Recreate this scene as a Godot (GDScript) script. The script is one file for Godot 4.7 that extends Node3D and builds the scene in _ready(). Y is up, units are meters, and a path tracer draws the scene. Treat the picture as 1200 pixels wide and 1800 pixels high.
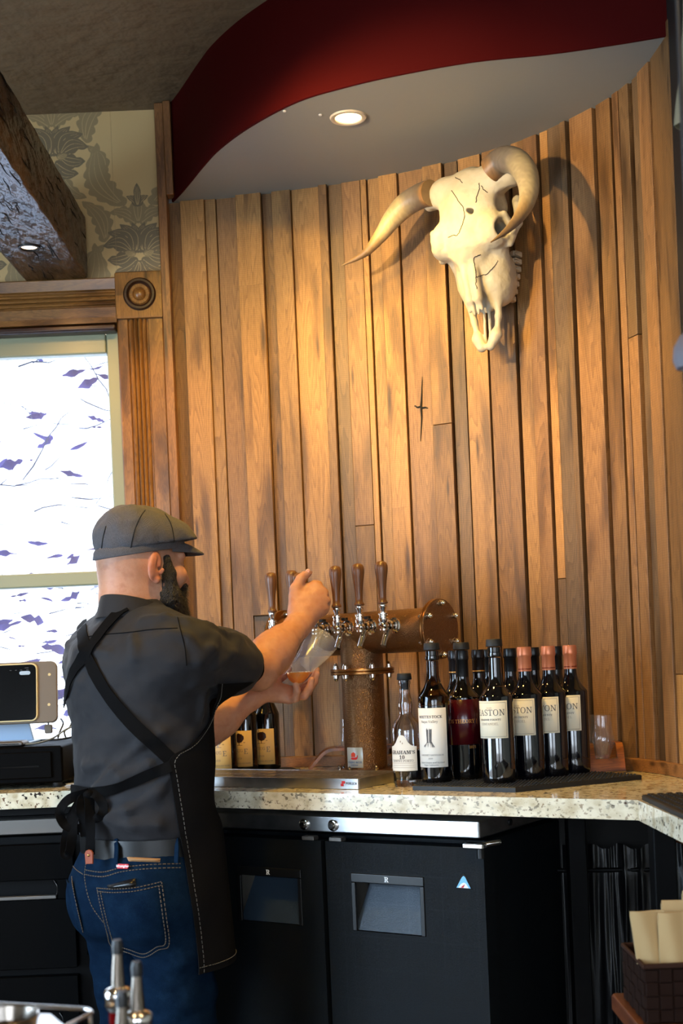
extends Node3D

const F := 2300.0        # focal length in pixels of the 1200 x 1800 frame
const ROLL := 0.042
const EYE := 1.37
var rng := RandomNumberGenerator.new()
var M := {}
var names := {}

# a point by its distance in front of the eye (d = -z)
func V(x: float, y: float, d: float) -> Vector3:
	return Vector3(x, y, -d)

# the place at depth d that is seen at pixel (px, py)
func P(px: float, py: float, d: float) -> Vector3:
	var a := (px - 600.0) / F
	var b := (1160.0 - py) / F
	return Vector3(d * (a * cos(ROLL) + b * sin(ROLL)), EYE + d * (b * cos(ROLL) - a * sin(ROLL)), -d)

# ------------------------------------------------------------------ mesh builder
class MB:
	var v := PackedVector3Array()
	var n := PackedVector3Array()
	var t := PackedVector2Array()
	var c := PackedColorArray()
	var ix := PackedInt32Array()
	var colored := false
	var us := 1.0

	func add(p: Vector3, nn: Vector3, u := Vector2.ZERO) -> int:
		v.append(p); n.append(nn); t.append(u)
		return v.size() - 1

	func tri(a: int, b: int, d: int) -> void:   # counter-clockwise seen from outside
		ix.append(a); ix.append(d); ix.append(b)

	func face(pts: Array, uvs := []) -> void:    # flat convex polygon, counter-clockwise
		var nn: Vector3 = (pts[1] - pts[0]).cross(pts[2] - pts[0]).normalized()
		var first := v.size()
		for i in pts.size():
			add(pts[i], nn, uvs[i] if uvs.size() else Vector2(pts[i].x + pts[i].z, pts[i].y))
		for i in range(1, pts.size() - 1):
			tri(first, first + i, first + i + 1)

	# rows of points; normals by differences; flip turns the outside
	func grid(rows: Array, loop_u := false, loop_v := false, flip := false, uvs := []) -> void:
		var nr := rows.size()
		var nc: int = rows[0].size()
		var first := v.size()
		for i in nr:
			var r0: PackedVector3Array = rows[(i - 1 + nr) % nr if loop_v else maxi(i - 1, 0)]
			var r1: PackedVector3Array = rows[(i + 1) % nr if loop_v else mini(i + 1, nr - 1)]
			var r: PackedVector3Array = rows[i]
			for j in nc:
				var ja := (j - 1 + nc) % nc if loop_u else maxi(j - 1, 0)
				var jb := (j + 1) % nc if loop_u else mini(j + 1, nc - 1)
				var du := r[jb] - r[ja]
				var dv := r1[j] - r0[j]
				if du.length_squared() < 1e-14:
					var q: PackedVector3Array = r1 if i == 0 else r0
					du = q[jb] - q[ja]
				var nn := du.cross(dv).normalized()
				if flip: nn = -nn
				add(r[j], nn, uvs[i][j] if uvs.size() else Vector2(float(j) / maxf(1, nc - (0 if loop_u else 1)), float(i) / maxf(1, nr - 1)))
		for i in (nr if loop_v else nr - 1):
			for j in (nc if loop_u else nc - 1):
				var a := first + i * nc + j
				var b := first + i * nc + (j + 1) % nc
				var e := first + ((i + 1) % nr) * nc + j
				var g := first + ((i + 1) % nr) * nc + (j + 1) % nc
				if flip:
					tri(a, e, b); tri(b, e, g)
				else:
					tri(a, b, e); tri(b, g, e)

	# box with chamfered, softly shaded edges; b = its axes (columns), ctr = centre, s = size
	func box(ctr: Vector3, s: Vector3, b := Basis.IDENTITY, ch := 0.003, uo := Vector2.ZERO) -> void:
		ch = minf(ch, minf(s.x, minf(s.y, s.z)) * 0.49)
		var h := s * 0.5
		var id := {}
		for ax in 3:
			for k in 8:
				var sg := Vector3(1 if k & 1 else -1, 1 if k & 2 else -1, 1 if k & 4 else -1)
				var p := Vector3.ZERO
				for q in 3:
					p[q] = sg[q] * (h[q] if q == ax else h[q] - ch)
				var nn := Vector3.ZERO
				nn[ax] = sg[ax]
				var u := Vector2(p.z, p.y) if ax == 0 else (Vector2(p.x, p.z) if ax == 1 else Vector2(p.x, p.y))
				id[ax * 8 + k] = add(ctr + b * p, (b * nn).normalized(), u + uo)
		for ax in 3:
			var q1 := 1 << ((ax + 1) % 3)
			var q2 := 1 << ((ax + 2) % 3)
			for sgn in 2:
				var k0 := (1 << ax) * sgn
				_q(id[ax * 8 + k0], id[ax * 8 + k0 + q1], id[ax * 8 + k0 + q1 + q2], id[ax * 8 + k0 + q2])
			for s1 in 2:
				for s2 in 2:
					var base := q1 * s1 + q2 * s2
					var a1: int = (ax + 1) % 3
					var a2: int = (ax + 2) % 3
					_q(id[a1 * 8 + base], id[a1 * 8 + base + (1 << ax)], id[a2 * 8 + base + (1 << ax)], id[a2 * 8 + base])
		for k in 8:
			_t(id[k], id[8 + k], id[16 + k])

	func _t(a: int, b: int, d: int) -> void:
		var nn := n[a] + n[b] + n[d]
		if (v[b] - v[a]).cross(v[d] - v[a]).dot(nn) >= 0.0: tri(a, b, d)
		else: tri(a, d, b)

	func _q(a: int, b: int, d: int, e: int) -> void:
		_t(a, b, d); _t(a, d, e)

	# surface of revolution: prof = Vector2(radius, height) from bottom to top; b = axes (y is the axle)
	func lathe(o: Vector3, prof: Array, seg := 24, b := Basis.IDENTITY, crease := 0.75, a0 := 0.0, a1 := TAU) -> void:
		var m := prof.size()
		var full := is_equal_approx(a1 - a0, TAU)
		var len := 0.0
		for i in m - 1:
			var p: Vector2 = prof[i]
			var q: Vector2 = prof[i + 1]
			var e := q - p
			if e.length() < 1e-7: continue
			var nn := Vector2(e.y, -e.x).normalized()
			var n0 := nn
			var n1 := nn
			if i > 0:
				var f: Vector2 = p - prof[i - 1]
				var fn := Vector2(f.y, -f.x).normalized()
				if fn.dot(nn) > crease: n0 = (fn + nn).normalized()
			if i < m - 2:
				var g: Vector2 = prof[i + 2] - q
				var gn := Vector2(g.y, -g.x).normalized()
				if gn.dot(nn) > crease: n1 = (gn + nn).normalized()
			var first := v.size()
			for j in seg + 1:
				var an := a0 + (a1 - a0) * float(j) / seg
				var dir := Vector3(sin(an), 0, cos(an))
				add(o + b * (dir * p.x + Vector3(0, p.y, 0)), (b * (dir * n0.x + Vector3(0, n0.y, 0))).normalized(), Vector2(float(j) / seg, len))
				add(o + b * (dir * q.x + Vector3(0, q.y, 0)), (b * (dir * n1.x + Vector3(0, n1.y, 0))).normalized(), Vector2(float(j) / seg, len + e.length()))
			len += e.length()
			for j in seg:
				var k := first + j * 2
				if p.x > 1e-7: tri(k, k + 2, k + 1)
				if q.x > 1e-7: tri(k + 2, k + 3, k + 1)

	# tube along a path with radii (one number or an array)
	func tube(path: Array, rad, seg := 10, caps := true, flat := 1.0) -> void:
		var rows := []
		var m := path.size()
		var up := Vector3.UP
		var t0: Vector3 = (path[1] - path[0]).normalized()
		if absf(t0.dot(up)) > 0.95: up = Vector3.RIGHT
		var x := up.cross(t0).normalized()
		var ends := [Vector3.ZERO, Vector3.ZERO]
		for i in m:
			var tg: Vector3 = (path[mini(i + 1, m - 1)] - path[maxi(i - 1, 0)]).normalized()
			x = (x - tg * x.dot(tg)).normalized()
			var y := tg.cross(x)
			var r: float = rad[i] if rad is Array else rad
			var row := PackedVector3Array()
			for j in seg:
				var an := TAU * j / seg
				row.append(path[i] + x * cos(an) * r + y * sin(an) * r * flat)
			rows.append(row)
			if i == 0: ends[0] = -tg
			if i == m - 1: ends[1] = tg
		grid(rows, true, false)
		if caps:
			for e in 2:
				var row: PackedVector3Array = rows[0 if e == 0 else m - 1]
				var ce := add(path[0 if e == 0 else m - 1], ends[e])
				var first := v.size()
				for p in row: add(p, ends[e])
				for j in seg:
					if e == 1: tri(ce, first + j, first + (j + 1) % seg)
					else: tri(ce, first + (j + 1) % seg, first + j)

	# flat ribbon with thickness along a path; side = direction across at every point
	func ribbon(path: Array, sides: Array, w: float, th: float) -> void:
		var rows := []
		for i in path.size():
			var s: Vector3 = sides[i].normalized()
			var tg: Vector3 = (path[mini(i + 1, path.size() - 1)] - path[maxi(i - 1, 0)]).normalized()
			var nn := tg.cross(s).normalized()
			var p: Vector3 = path[i]
			rows.append(PackedVector3Array([p - s * w * 0.5 - nn * th * 0.5, p + s * w * 0.5 - nn * th * 0.5, p + s * w * 0.5 + nn * th * 0.5, p - s * w * 0.5 + nn * th * 0.5]))
		for k in 4:   # four strips with their own normals
			var part := []
			for r in rows: part.append(PackedVector3Array([r[k], r[(k + 1) % 4]]))
			grid(part)
		face([rows[0][3], rows[0][2], rows[0][1], rows[0][0]])
		var q: PackedVector3Array = rows[-1]
		face([q[0], q[1], q[2], q[3]])

	func ball(ctr: Vector3, r: Vector3, b := Basis.IDENTITY, nu := 20, nv := 12) -> void:
		var first := v.size()
		for i in nv + 1:
			var th := PI * i / nv
			for j in nu + 1:
				var ph := TAU * j / nu
				var q := Vector3(sin(th) * cos(ph), cos(th), sin(th) * sin(ph))
				add(ctr + b * (q * r), (b * (q / r)).normalized(), Vector2(float(j) / nu, float(i) / nv))
		for i in nv:
			for j in nu:
				var a := first + i * (nu + 1) + j
				tri(a, a + 1, a + nu + 1); tri(a + 1, a + nu + 2, a + nu + 1)

	# a polygon (x, y in the plane of b.x, b.y) drawn out along b.z by depth h, with a small chamfer at the front
	func prism(poly: PackedVector2Array, o: Vector3, b: Basis, h: float, ch := 0.0) -> void:
		var pl := poly
		if Geometry2D.is_polygon_clockwise(pl):
			pl = pl.duplicate(); pl.reverse()
		var top := pl
		if ch > 0.0:
			var ins := Geometry2D.offset_polygon(pl, -ch, Geometry2D.JOIN_MITER)
			if ins.size() == 1 and ins[0].size() == pl.size():
				top = ins[0]
				if Geometry2D.is_polygon_clockwise(top):
					top.reverse()
				var bi := 0        # line the two rings up
				for k in top.size():
					if top[k].distance_squared_to(pl[0]) < top[bi].distance_squared_to(pl[0]): bi = k
				var tt := PackedVector2Array()
				for k in top.size(): tt.append(top[(bi + k) % top.size()])
				top = tt
			else: ch = 0.0
		var tr := Geometry2D.triangulate_polygon(top)
		var lift := func(q: Vector2, z: float) -> Vector3: return o + b.x * q.x + b.y * q.y + b.z * z
		var f0 := v.size()
		for q in top: add(lift.call(q, h), b.z, q)
		for k in range(0, tr.size(), 3): _t(f0 + tr[k], f0 + tr[k + 1], f0 + tr[k + 2])
		var f1 := v.size()
		for q in pl: add(lift.call(q, 0.0), -b.z, q)
		var tb := Geometry2D.triangulate_polygon(pl)
		for k in range(0, tb.size(), 3): _t(f1 + tb[k], f1 + tb[k + 1], f1 + tb[k + 2])
		var m := pl.size()
		var s := 0.0
		for k in m:
			var a := pl[k]
			var e := pl[(k + 1) % m]
			var l := a.distance_to(e)
			face([lift.call(a, 0.0), lift.call(e, 0.0), lift.call(e, h - ch), lift.call(a, h - ch)], [Vector2(s, 0), Vector2(s + l, 0), Vector2(s + l, h), Vector2(s, h)])
			if ch > 0.0:
				var ta := top[k]
				var te := top[(k + 1) % m]
				face([lift.call(a, h - ch), lift.call(e, h - ch), lift.call(te, h), lift.call(ta, h)], [Vector2(s, h), Vector2(s + l, h), Vector2(s + l, h), Vector2(s, h)])
			s += l

	func join(o: MB) -> void:
		var k := v.size()
		v.append_array(o.v); n.append_array(o.n); t.append_array(o.t)
		for i in o.ix: ix.append(i + k)
		if o.colored:
			colored = true
			while c.size() < k: c.append(Color.WHITE)
			c.append_array(o.c)

	func mesh(base: Vector3) -> ArrayMesh:
		var a := []
		a.resize(Mesh.ARRAY_MAX)
		var vv := v
		if base != Vector3.ZERO:
			vv = PackedVector3Array()
			vv.resize(v.size())
			for i in v.size(): vv[i] = v[i] - base
		a[Mesh.ARRAY_VERTEX] = vv
		a[Mesh.ARRAY_NORMAL] = n
		a[Mesh.ARRAY_TEX_UV] = t
		if colored:
			while c.size() < v.size(): c.append(Color.WHITE)
			a[Mesh.ARRAY_COLOR] = c
		a[Mesh.ARRAY_INDEX] = ix
		var m := ArrayMesh.new()
		m.add_surface_from_arrays(Mesh.PRIMITIVE_TRIANGLES, a)
		return m

# ------------------------------------------------------------------ distance fields meshed as surface nets
class Field:
	var o: Vector3
	var h: float
	var nx: int
	var ny: int
	var nz: int
	var d := PackedFloat32Array()

	func _init(lo: Vector3, hi: Vector3, cell: float) -> void:
		o = lo; h = cell
		nx = int(ceil((hi.x - lo.x) / h)) + 1
		ny = int(ceil((hi.y - lo.y) / h)) + 1
		nz = int(ceil((hi.z - lo.z) / h)) + 1
		d.resize(nx * ny * nz)
		d.fill(1.0)

	func rangeof(lo: Vector3, hi: Vector3) -> Array:
		return [clampi(int((lo.x - o.x) / h), 0, nx - 1), clampi(int((hi.x - o.x) / h) + 1, 0, nx - 1),
			clampi(int((lo.y - o.y) / h), 0, ny - 1), clampi(int((hi.y - o.y) / h) + 1, 0, ny - 1),
			clampi(int((lo.z - o.z) / h), 0, nz - 1), clampi(int((hi.z - o.z) / h) + 1, 0, nz - 1)]

	# tapered capsule; k = blend radius; cut = take away instead
	func cap(a: Vector3, b: Vector3, ra: float, rb: float, k := 0.01, cut := false) -> void:
		var m := maxf(ra, rb) + k + h * 2.5
		var g := rangeof(a.min(b) - Vector3.ONE * m, a.max(b) + Vector3.ONE * m)
		var ab := b - a
		var l2 := maxf(ab.length_squared(), 1e-12)
		var ik := 0.25 / maxf(k, 1e-6)
		for z in range(g[4], g[5] + 1):
			for y in range(g[2], g[3] + 1):
				var at := (z * ny + y) * nx
				var pa := Vector3(o.x, o.y + y * h, o.z + z * h) - a
				for x in range(g[0], g[1] + 1):
					var q := pa
					q.x += x * h
					var s := clampf(q.dot(ab) / l2, 0.0, 1.0)
					var e := (q - ab * s).length() - ra - (rb - ra) * s
					var w := d[at + x]
					if cut:
						e = -e
						var f := k - absf(w - e)
						d[at + x] = maxf(w, e) + (f * f * ik if f > 0.0 else 0.0)
					else:
						var f := k - absf(w - e)
						d[at + x] = minf(w, e) - (f * f * ik if f > 0.0 else 0.0)

	# ellipsoid; bs = its axes, r = its radii
	func ell(ctr: Vector3, r: Vector3, bs := Basis.IDENTITY, k := 0.01, cut := false) -> void:
		var ext := Vector3.ZERO
		for q in 3:
			ext += (bs[q] * r[q]).abs()
		var m := Vector3.ONE * (k + h * 2.5)
		var g := rangeof(ctr - ext - m, ctr + ext + m)
		var inv := bs.transposed()
		var ir := Vector3.ONE / r
		var ik := 0.25 / maxf(k, 1e-6)
		for z in range(g[4], g[5] + 1):
			for y in range(g[2], g[3] + 1):
				var at := (z * ny + y) * nx
				for x in range(g[0], g[1] + 1):
					var q := (inv * (Vector3(o.x + x * h, o.y + y * h, o.z + z * h) - ctr)) * ir
					var k0 := q.length()
					var e := k0 * (k0 - 1.0) / maxf((q * ir).length(), 1e-6)
					var w := d[at + x]
					if cut:
						e = -e
						var f := k - absf(w - e)
						d[at + x] = maxf(w, e) + (f * f * ik if f > 0.0 else 0.0)
					else:
						var f := k - absf(w - e)
						d[at + x] = minf(w, e) - (f * f * ik if f > 0.0 else 0.0)

	# keep only the side of a plane that nn points away from
	func plane(p: Vector3, nn: Vector3) -> void:
		for z in nz:
			for y in ny:
				var at := (z * ny + y) * nx
				for x in nx:
					d[at + x] = maxf(d[at + x], (Vector3(o.x + x * h, o.y + y * h, o.z + z * h) - p).dot(nn))

	func each(fn: Callable) -> void:   # d = fn(point, d) near the surface
		for z in nz:
			for y in ny:
				var at := (z * ny + y) * nx
				for x in nx:
					if absf(d[at + x]) < 0.06:
						d[at + x] = fn.call(Vector3(o.x + x * h, o.y + y * h, o.z + z * h), d[at + x])

	func val(p: Vector3) -> float:
		var q := (p - o) / h
		if q.x < 0 or q.y < 0 or q.z < 0 or q.x >= nx - 1 or q.y >= ny - 1 or q.z >= nz - 1: return 1.0
		var x := int(q.x)
		var y := int(q.y)
		var z := int(q.z)
		var f := q - Vector3(x, y, z)
		var at := (z * ny + y) * nx + x
		var sy := nx
		var sz := nx * ny
		var a := lerpf(lerpf(d[at], d[at + 1], f.x), lerpf(d[at + sy], d[at + sy + 1], f.x), f.y)
		var b := lerpf(lerpf(d[at + sz], d[at + sz + 1], f.x), lerpf(d[at + sz + sy], d[at + sz + sy + 1], f.x), f.y)
		return lerpf(a, b, f.z)

	# first point on the way from p along dir where the distance falls to lift
	func hit(p: Vector3, dir: Vector3, lift := 0.0, far := 3.0) -> Vector3:
		var s := 0.0
		while s < far:
			var e := val(p + dir * s) - lift
			if e < 0.0006: return p + dir * s
			s += clampf(e * 0.7, 0.0008, 0.03)
		return p + dir * far

	func grad(p: Vector3) -> Vector3:
		var e := h
		return Vector3(val(p + Vector3(e, 0, 0)) - val(p - Vector3(e, 0, 0)), val(p + Vector3(0, e, 0)) - val(p - Vector3(0, e, 0)), val(p + Vector3(0, 0, e)) - val(p - Vector3(0, 0, e))).normalized()

	func nets() -> MB:
		var mb := MB.new()
		var vi := PackedInt32Array()
		vi.resize(nx * ny * nz)
		vi.fill(-1)
		var sy := nx
		var sz := nx * ny
		var off := [0, 1, sy, sy + 1, sz, sz + 1, sz + sy, sz + sy + 1]
		var ea := [0, 2, 4, 6, 0, 1, 4, 5, 0, 1, 2, 3]
		var eb := [1, 3, 5, 7, 2, 3, 6, 7, 4, 5, 6, 7]
		for z in nz - 1:
			for y in ny - 1:
				var at := (z * ny + y) * nx
				for x in nx - 1:
					var i := at + x
					var c0 := d[i]
					if absf(c0) > h * 2.0: continue
					var neg := c0 < 0.0
					if neg == (d[i + 1] < 0.0) and neg == (d[i + sy] < 0.0) and neg == (d[i + sz] < 0.0) and neg == (d[i + sy + 1] < 0.0) and neg == (d[i + sz + 1] < 0.0) and neg == (d[i + sz + sy] < 0.0) and neg == (d[i + sz + sy + 1] < 0.0): continue
					var sum := Vector3.ZERO
					var cnt := 0
					for e in 12:
						var va := d[i + off[ea[e]]]
						var vb := d[i + off[eb[e]]]
						if (va < 0.0) == (vb < 0.0): continue
						var s := va / (va - vb)
						var k: int = ea[e]
						var p := Vector3(k & 1, (k >> 1) & 1, k >> 2)
						p[0 if e < 4 else (1 if e < 8 else 2)] += s
						sum += p
						cnt += 1
					vi[i] = mb.v.size()
					mb.v.append(o + (Vector3(x, y, z) + sum / cnt) * h)
					mb.n.append(Vector3.ZERO)
					mb.t.append(Vector2.ZERO)
		for z in range(1, nz - 1):
			for y in range(1, ny - 1):
				var at := (z * ny + y) * nx
				for x in range(1, nx - 1):
					var i := at + x
					if vi[i] < 0: continue
					var neg := d[i] < 0.0
					if neg != (d[i + 1] < 0.0): _quad(mb, vi[i], vi[i - sy], vi[i - sy - sz], vi[i - sz], neg)
					if neg != (d[i + sy] < 0.0): _quad(mb, vi[i], vi[i - sz], vi[i - sz - 1], vi[i - 1], neg)
					if neg != (d[i + sz] < 0.0): _quad(mb, vi[i], vi[i - 1], vi[i - 1 - sy], vi[i - sy], neg)
		for i in mb.n.size(): mb.n[i] = mb.n[i].normalized()
		return mb

	func _quad(mb: MB, a: int, b: int, c: int, e: int, neg: bool) -> void:
		if a < 0 or b < 0 or c < 0 or e < 0: return
		if not neg:
			var q := b
			b = e
			e = q
		var nn := (mb.v[c] - mb.v[a]).cross(mb.v[e] - mb.v[b])
		mb.n[a] += nn; mb.n[b] += nn; mb.n[c] += nn; mb.n[e] += nn
		mb.tri(a, b, c); mb.tri(a, c, e)

# ------------------------------------------------------------------ scene nodes
func numbered(called: String) -> String:
	var k: int = names.get(called, -1) + 1
	names[called] = k
	return called if k == 0 else "%s_%03d" % [called, k]

func metas(o: Node3D, label: String, category: String, group := "", kind := "") -> void:
	if label: o.set_meta("label", label)
	if category: o.set_meta("category", category)
	if group: o.set_meta("group", group)
	if kind: o.set_meta("kind", kind)

# a thing: an empty node at its base whose children are its parts
func thing(called: String, label: String, category: String, at: Vector3, group := "", kind := "") -> Node3D:
	var o := Node3D.new()
	o.name = numbered(called)
	o.position = at
	metas(o, label, category, group, kind)
	add_child(o, true)
	return o

func origin_of(n: Node) -> Vector3:
	var p := Vector3.ZERO
	while n != self and n is Node3D:
		p += n.position
		n = n.get_parent()
	return p

# a mesh built in the scene's own coordinates, as a child of parent (or as a thing by itself)
func part(mb: MB, called: String, mat: Material, parent: Node3D = null) -> MeshInstance3D:
	var o := MeshInstance3D.new()
	o.mesh = mb.mesh(origin_of(parent) if parent else Vector3.ZERO)
	o.mesh.surface_set_material(0, mat)
	if parent:
		o.name = called
		parent.add_child(o, true)
	else:
		o.name = numbered(called)
		add_child(o, true)
	return o

func single(mb: MB, called: String, mat: Material, label: String, category: String, base: Vector3, group := "", kind := "") -> MeshInstance3D:
	var o := MeshInstance3D.new()
	o.mesh = mb.mesh(base)
	o.mesh.surface_set_material(0, mat)
	o.name = numbered(called)
	o.position = base
	metas(o, label, category, group, kind)
	add_child(o, true)
	return o

func copy(src: Node3D, called: String, at: Vector3, turn: float, label: String) -> Node3D:
	var o: Node3D = src.duplicate()
	o.name = numbered(called)
	add_child(o, true)
	o.position = at
	o.rotation.y = turn
	if label: o.set_meta("label", label)
	return o

func bez(p: Array, n: int) -> Array:   # smooth curve through the points (Catmull-Rom)
	var out := []
	var m := p.size()
	for i in m - 1:
		var a = p[maxi(i - 1, 0)]
		var b = p[i]
		var c = p[i + 1]
		var e = p[mini(i + 2, m - 1)]
		for k in n:
			var s := float(k) / n
			out.append(0.5 * (2.0 * b + (c - a) * s + (2.0 * a - 5.0 * b + 4.0 * c - e) * s * s + (3.0 * b - a - 3.0 * c + e) * s * s * s))
	out.append(p[m - 1])
	return out

func face_basis(fwd: Vector3, up := Vector3.UP) -> Basis:   # z = fwd
	var z := fwd.normalized()
	var x := up.cross(z).normalized()
	return Basis(x, z.cross(x), z)

func axis_basis(y: Vector3) -> Basis:   # y = the axle
	y = y.normalized()
	var x := y.cross(Vector3.FORWARD if absf(y.dot(Vector3.FORWARD)) < 0.9 else Vector3.RIGHT).normalized()
	return Basis(x, y, x.cross(y))

func frame(yaw: float) -> Basis:   # x = right-hand side, y = up, z = backward of somebody who looks along (sin yaw, 0, -cos yaw)
	return Basis(Vector3(cos(yaw), 0, sin(yaw)), Vector3.UP, Vector3(-sin(yaw), 0, cos(yaw)))

# lettering: flat letters, or bent round a bottle of radius bend (turned by ang)
func letters(text: String, size: float, o: Vector3, b: Basis, bold := false, serif := false, bend := 0.0) -> MB:
	var tm := TextMesh.new()
	var sf := SystemFont.new()
	sf.font_names = PackedStringArray(["Droid Serif" if serif else "Droid Sans"])
	sf.font_weight = 700 if bold else 400
	tm.font = sf
	tm.text = text
	tm.font_size = 48
	tm.pixel_size = size / 48.0
	tm.depth = 0.0
	tm.curve_step = 2.0
	var mb := MB.new()
	if tm.get_surface_count() == 0: return mb
	var a := tm.surface_get_arrays(0)
	var vs: PackedVector3Array = a[Mesh.ARRAY_VERTEX]
	var ids = a[Mesh.ARRAY_INDEX]
	if ids == null: ids = PackedInt32Array(range(vs.size()))
	for p in vs:
		if bend > 0.0:
			var an := p.x / bend
			mb.add(o + b.x * sin(an) * bend + b.y * p.y + b.z * (cos(an) - 1.0) * bend, (b.z * cos(an) + b.x * sin(an)).normalized())
		else:
			mb.add(o + b.x * p.x + b.y * p.y, b.z)
	for i in range(0, ids.size(), 3):
		mb._t(ids[i], ids[i + 1], ids[i + 2])
	return mb

# ------------------------------------------------------------------ materials
func mat(called: String, col: Color, rough := 0.6, metal := 0.0, spec := 0.5) -> StandardMaterial3D:
	var m := StandardMaterial3D.new()
	m.resource_name = called
	m.albedo_color = col
	m.roughness = rough
	m.metallic = metal
	m.metallic_specular = spec
	M[called] = m
	return m

func noise(freq: float, oct := 3, sd := 1, type := FastNoiseLite.TYPE_SIMPLEX_SMOOTH) -> FastNoiseLite:
	var f := FastNoiseLite.new()
	f.noise_type = type
	f.frequency = freq
	f.fractal_octaves = oct
	f.seed = sd
	return f

func ntex(freq: float, size := 256, oct := 3, sd := 1, normal := false, strength := 4.0, type := FastNoiseLite.TYPE_SIMPLEX_SMOOTH) -> NoiseTexture2D:
	var t := NoiseTexture2D.new()
	t.width = size
	t.height = size
	t.seamless = true
	t.noise = noise(freq, oct, sd, type)
	t.as_normal_map = normal
	t.bump_strength = strength
	return t

func ramp(t: NoiseTexture2D, stops: Array) -> NoiseTexture2D:
	var g := Gradient.new()
	var off := PackedFloat32Array()
	var cols := PackedColorArray()
	for s in stops:
		off.append(s[0]); cols.append(s[1])
	g.offsets = off
	g.colors = cols
	t.color_ramp = g
	return t

func tri_scale(m: StandardMaterial3D, s: float, world := false) -> void:
	m.uv1_triplanar = true
	m.uv1_world_triplanar = world
	m.uv1_scale = Vector3.ONE * s

func bumps(m: StandardMaterial3D, t: Texture2D, scale: float) -> void:
	m.normal_enabled = true
	m.normal_texture = t
	m.normal_scale = scale

# flat-sawn wood: contour lines of a stretched noise, pores, stain and knots (0.3 m x 3.2 m)
func wood_image(w: int, h: int, sd: int, rough_sawn: bool) -> Image:
	var im := Image.create(w, h, false, Image.FORMAT_RGB8)
	var a := noise(1.0, 2, sd)
	var b := noise(1.0, 2, sd + 7)
	var c := noise(1.0, 3, sd + 13)
	var r := RandomNumberGenerator.new()
	r.seed = sd
	var knots := []
	for i in 7: knots.append(Vector3(r.randf() * w, r.randf() * h, r.randf_range(5.0, 12.0)))
	for y in h:
		var near := []
		for k in knots:
			if absf(k.y - y) < 110.0: near.append(k)
		var fy := float(y) / h * 3.2
		for x in w:
			var fx := float(x) / w * 0.3
			var bend := 0.0
			var dark := 0.0
			for k in near:
				var dx: float = (x - k.x) / k.z
				var dy: float = (y - k.y) / (k.z * 2.6)
				var q := dx * dx + dy * dy
				bend += 1.3 * exp(-q * 0.35)
				dark += 0.5 * exp(-q * 1.8)
			var v := a.get_noise_2d(fx * 16.0, fy * 1.1 + 3.0) * 5.5 + bend
			var ring := v - floorf(v)
			ring = ring * ring
			var pore := b.get_noise_2d(fx * 900.0, fy * 26.0)
			var stain := c.get_noise_2d(fx * 9.0, fy * 1.5)
			var g := 0.80 - 0.13 * ring + 0.10 * pore
			g *= 1.0 + 0.42 * minf(stain + 0.1, 0.12)
			if stain < -0.22: g *= 1.0 - minf((-0.22 - stain) * 0.5, 0.16)
			if rough_sawn: g *= 1.0 + 0.05 * sin(fy * 1100.0 + a.get_noise_2d(fx * 20.0, fy * 10.0) * 3.0)
			g *= 1.0 - minf(dark, 0.8)
			g = clampf(g, 0.05, 1.0)
			# darker wood is also redder
			im.set_pixel(x, y, Color(g, g * (0.79 + 0.12 * g), g * (0.52 + 0.22 * g)))
	return im

func granite_image(n: int) -> Image:
	var im := Image.create(n, n, false, Image.FORMAT_RGB8)
	var a := noise(0.016, 3, 3)
	var b := noise(0.06, 2, 4)
	var e := noise(0.035, 2, 9)
	var g2 := noise(0.2, 2, 5)
	for y in n:
		for x in n:
			var base := Color(0.93, 0.89, 0.80).lerp(Color(0.76, 0.69, 0.57), clampf(a.get_noise_2d(x, y) * 1.3 + 0.25, 0, 1))
			var s := 0.72 * b.get_noise_2d(x, y) + 0.85 * e.get_noise_2d(x * 0.6, y * 0.6) + g2.get_noise_2d(x, y) * 0.2
			if s > 0.50: base = base.lerp(Color(0.13, 0.10, 0.10), clampf((s - 0.50) * 8.0, 0, 0.95))
			elif s < -0.60: base = base.lerp(Color(0.33, 0.20, 0.13), clampf((-0.60 - s) * 8.0, 0, 0.85))
			base = base.lerp(Color(0.95, 0.93, 0.88), clampf(g2.get_noise_2d(x + 300, y) * 0.9 - 0.2, 0, 0.5))
			im.set_pixel(x, y, base)
	return im

func fill_poly(im: Image, pts: Array, col: Color) -> void:
	var lo := INF
	var hi := -INF
	for p in pts:
		lo = minf(lo, p.y); hi = maxf(hi, p.y)
	for y in range(maxi(0, int(lo)), mini(im.get_height() - 1, int(hi) + 1) + 1):
		var xs := []
		var fy := y + 0.5
		for i in pts.size():
			var a: Vector2 = pts[i]
			var b: Vector2 = pts[(i + 1) % pts.size()]
			if (a.y <= fy) != (b.y <= fy): xs.append(a.x + (fy - a.y) / (b.y - a.y) * (b.x - a.x))
		xs.sort()
		for k in range(0, xs.size() - 1, 2):
			var x0 := int(round(xs[k]))
			var x1 := int(round(xs[k + 1]))
			if x1 > x0: im.fill_rect(Rect2i(x0, y, x1 - x0, 1), col)

# a scalloped leaf along a bent spine
func leaf_shape(a: Vector2, b: Vector2, bend: float, width: float, lobes: int) -> Array:
	var l := []
	var r := []
	var ax := (b - a)
	var nn := Vector2(-ax.y, ax.x).normalized()
	for i in 41:
		var s := i / 40.0
		var c := a + ax * s + nn * bend * sin(s * PI)
		var w := width * pow(sin(PI * pow(s, 0.75)), 0.7) * (0.72 + 0.28 * absf(sin(s * PI * lobes)))
		l.append(c + nn * w); r.append(c - nn * w)
	r.reverse()
	return l + r

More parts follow.
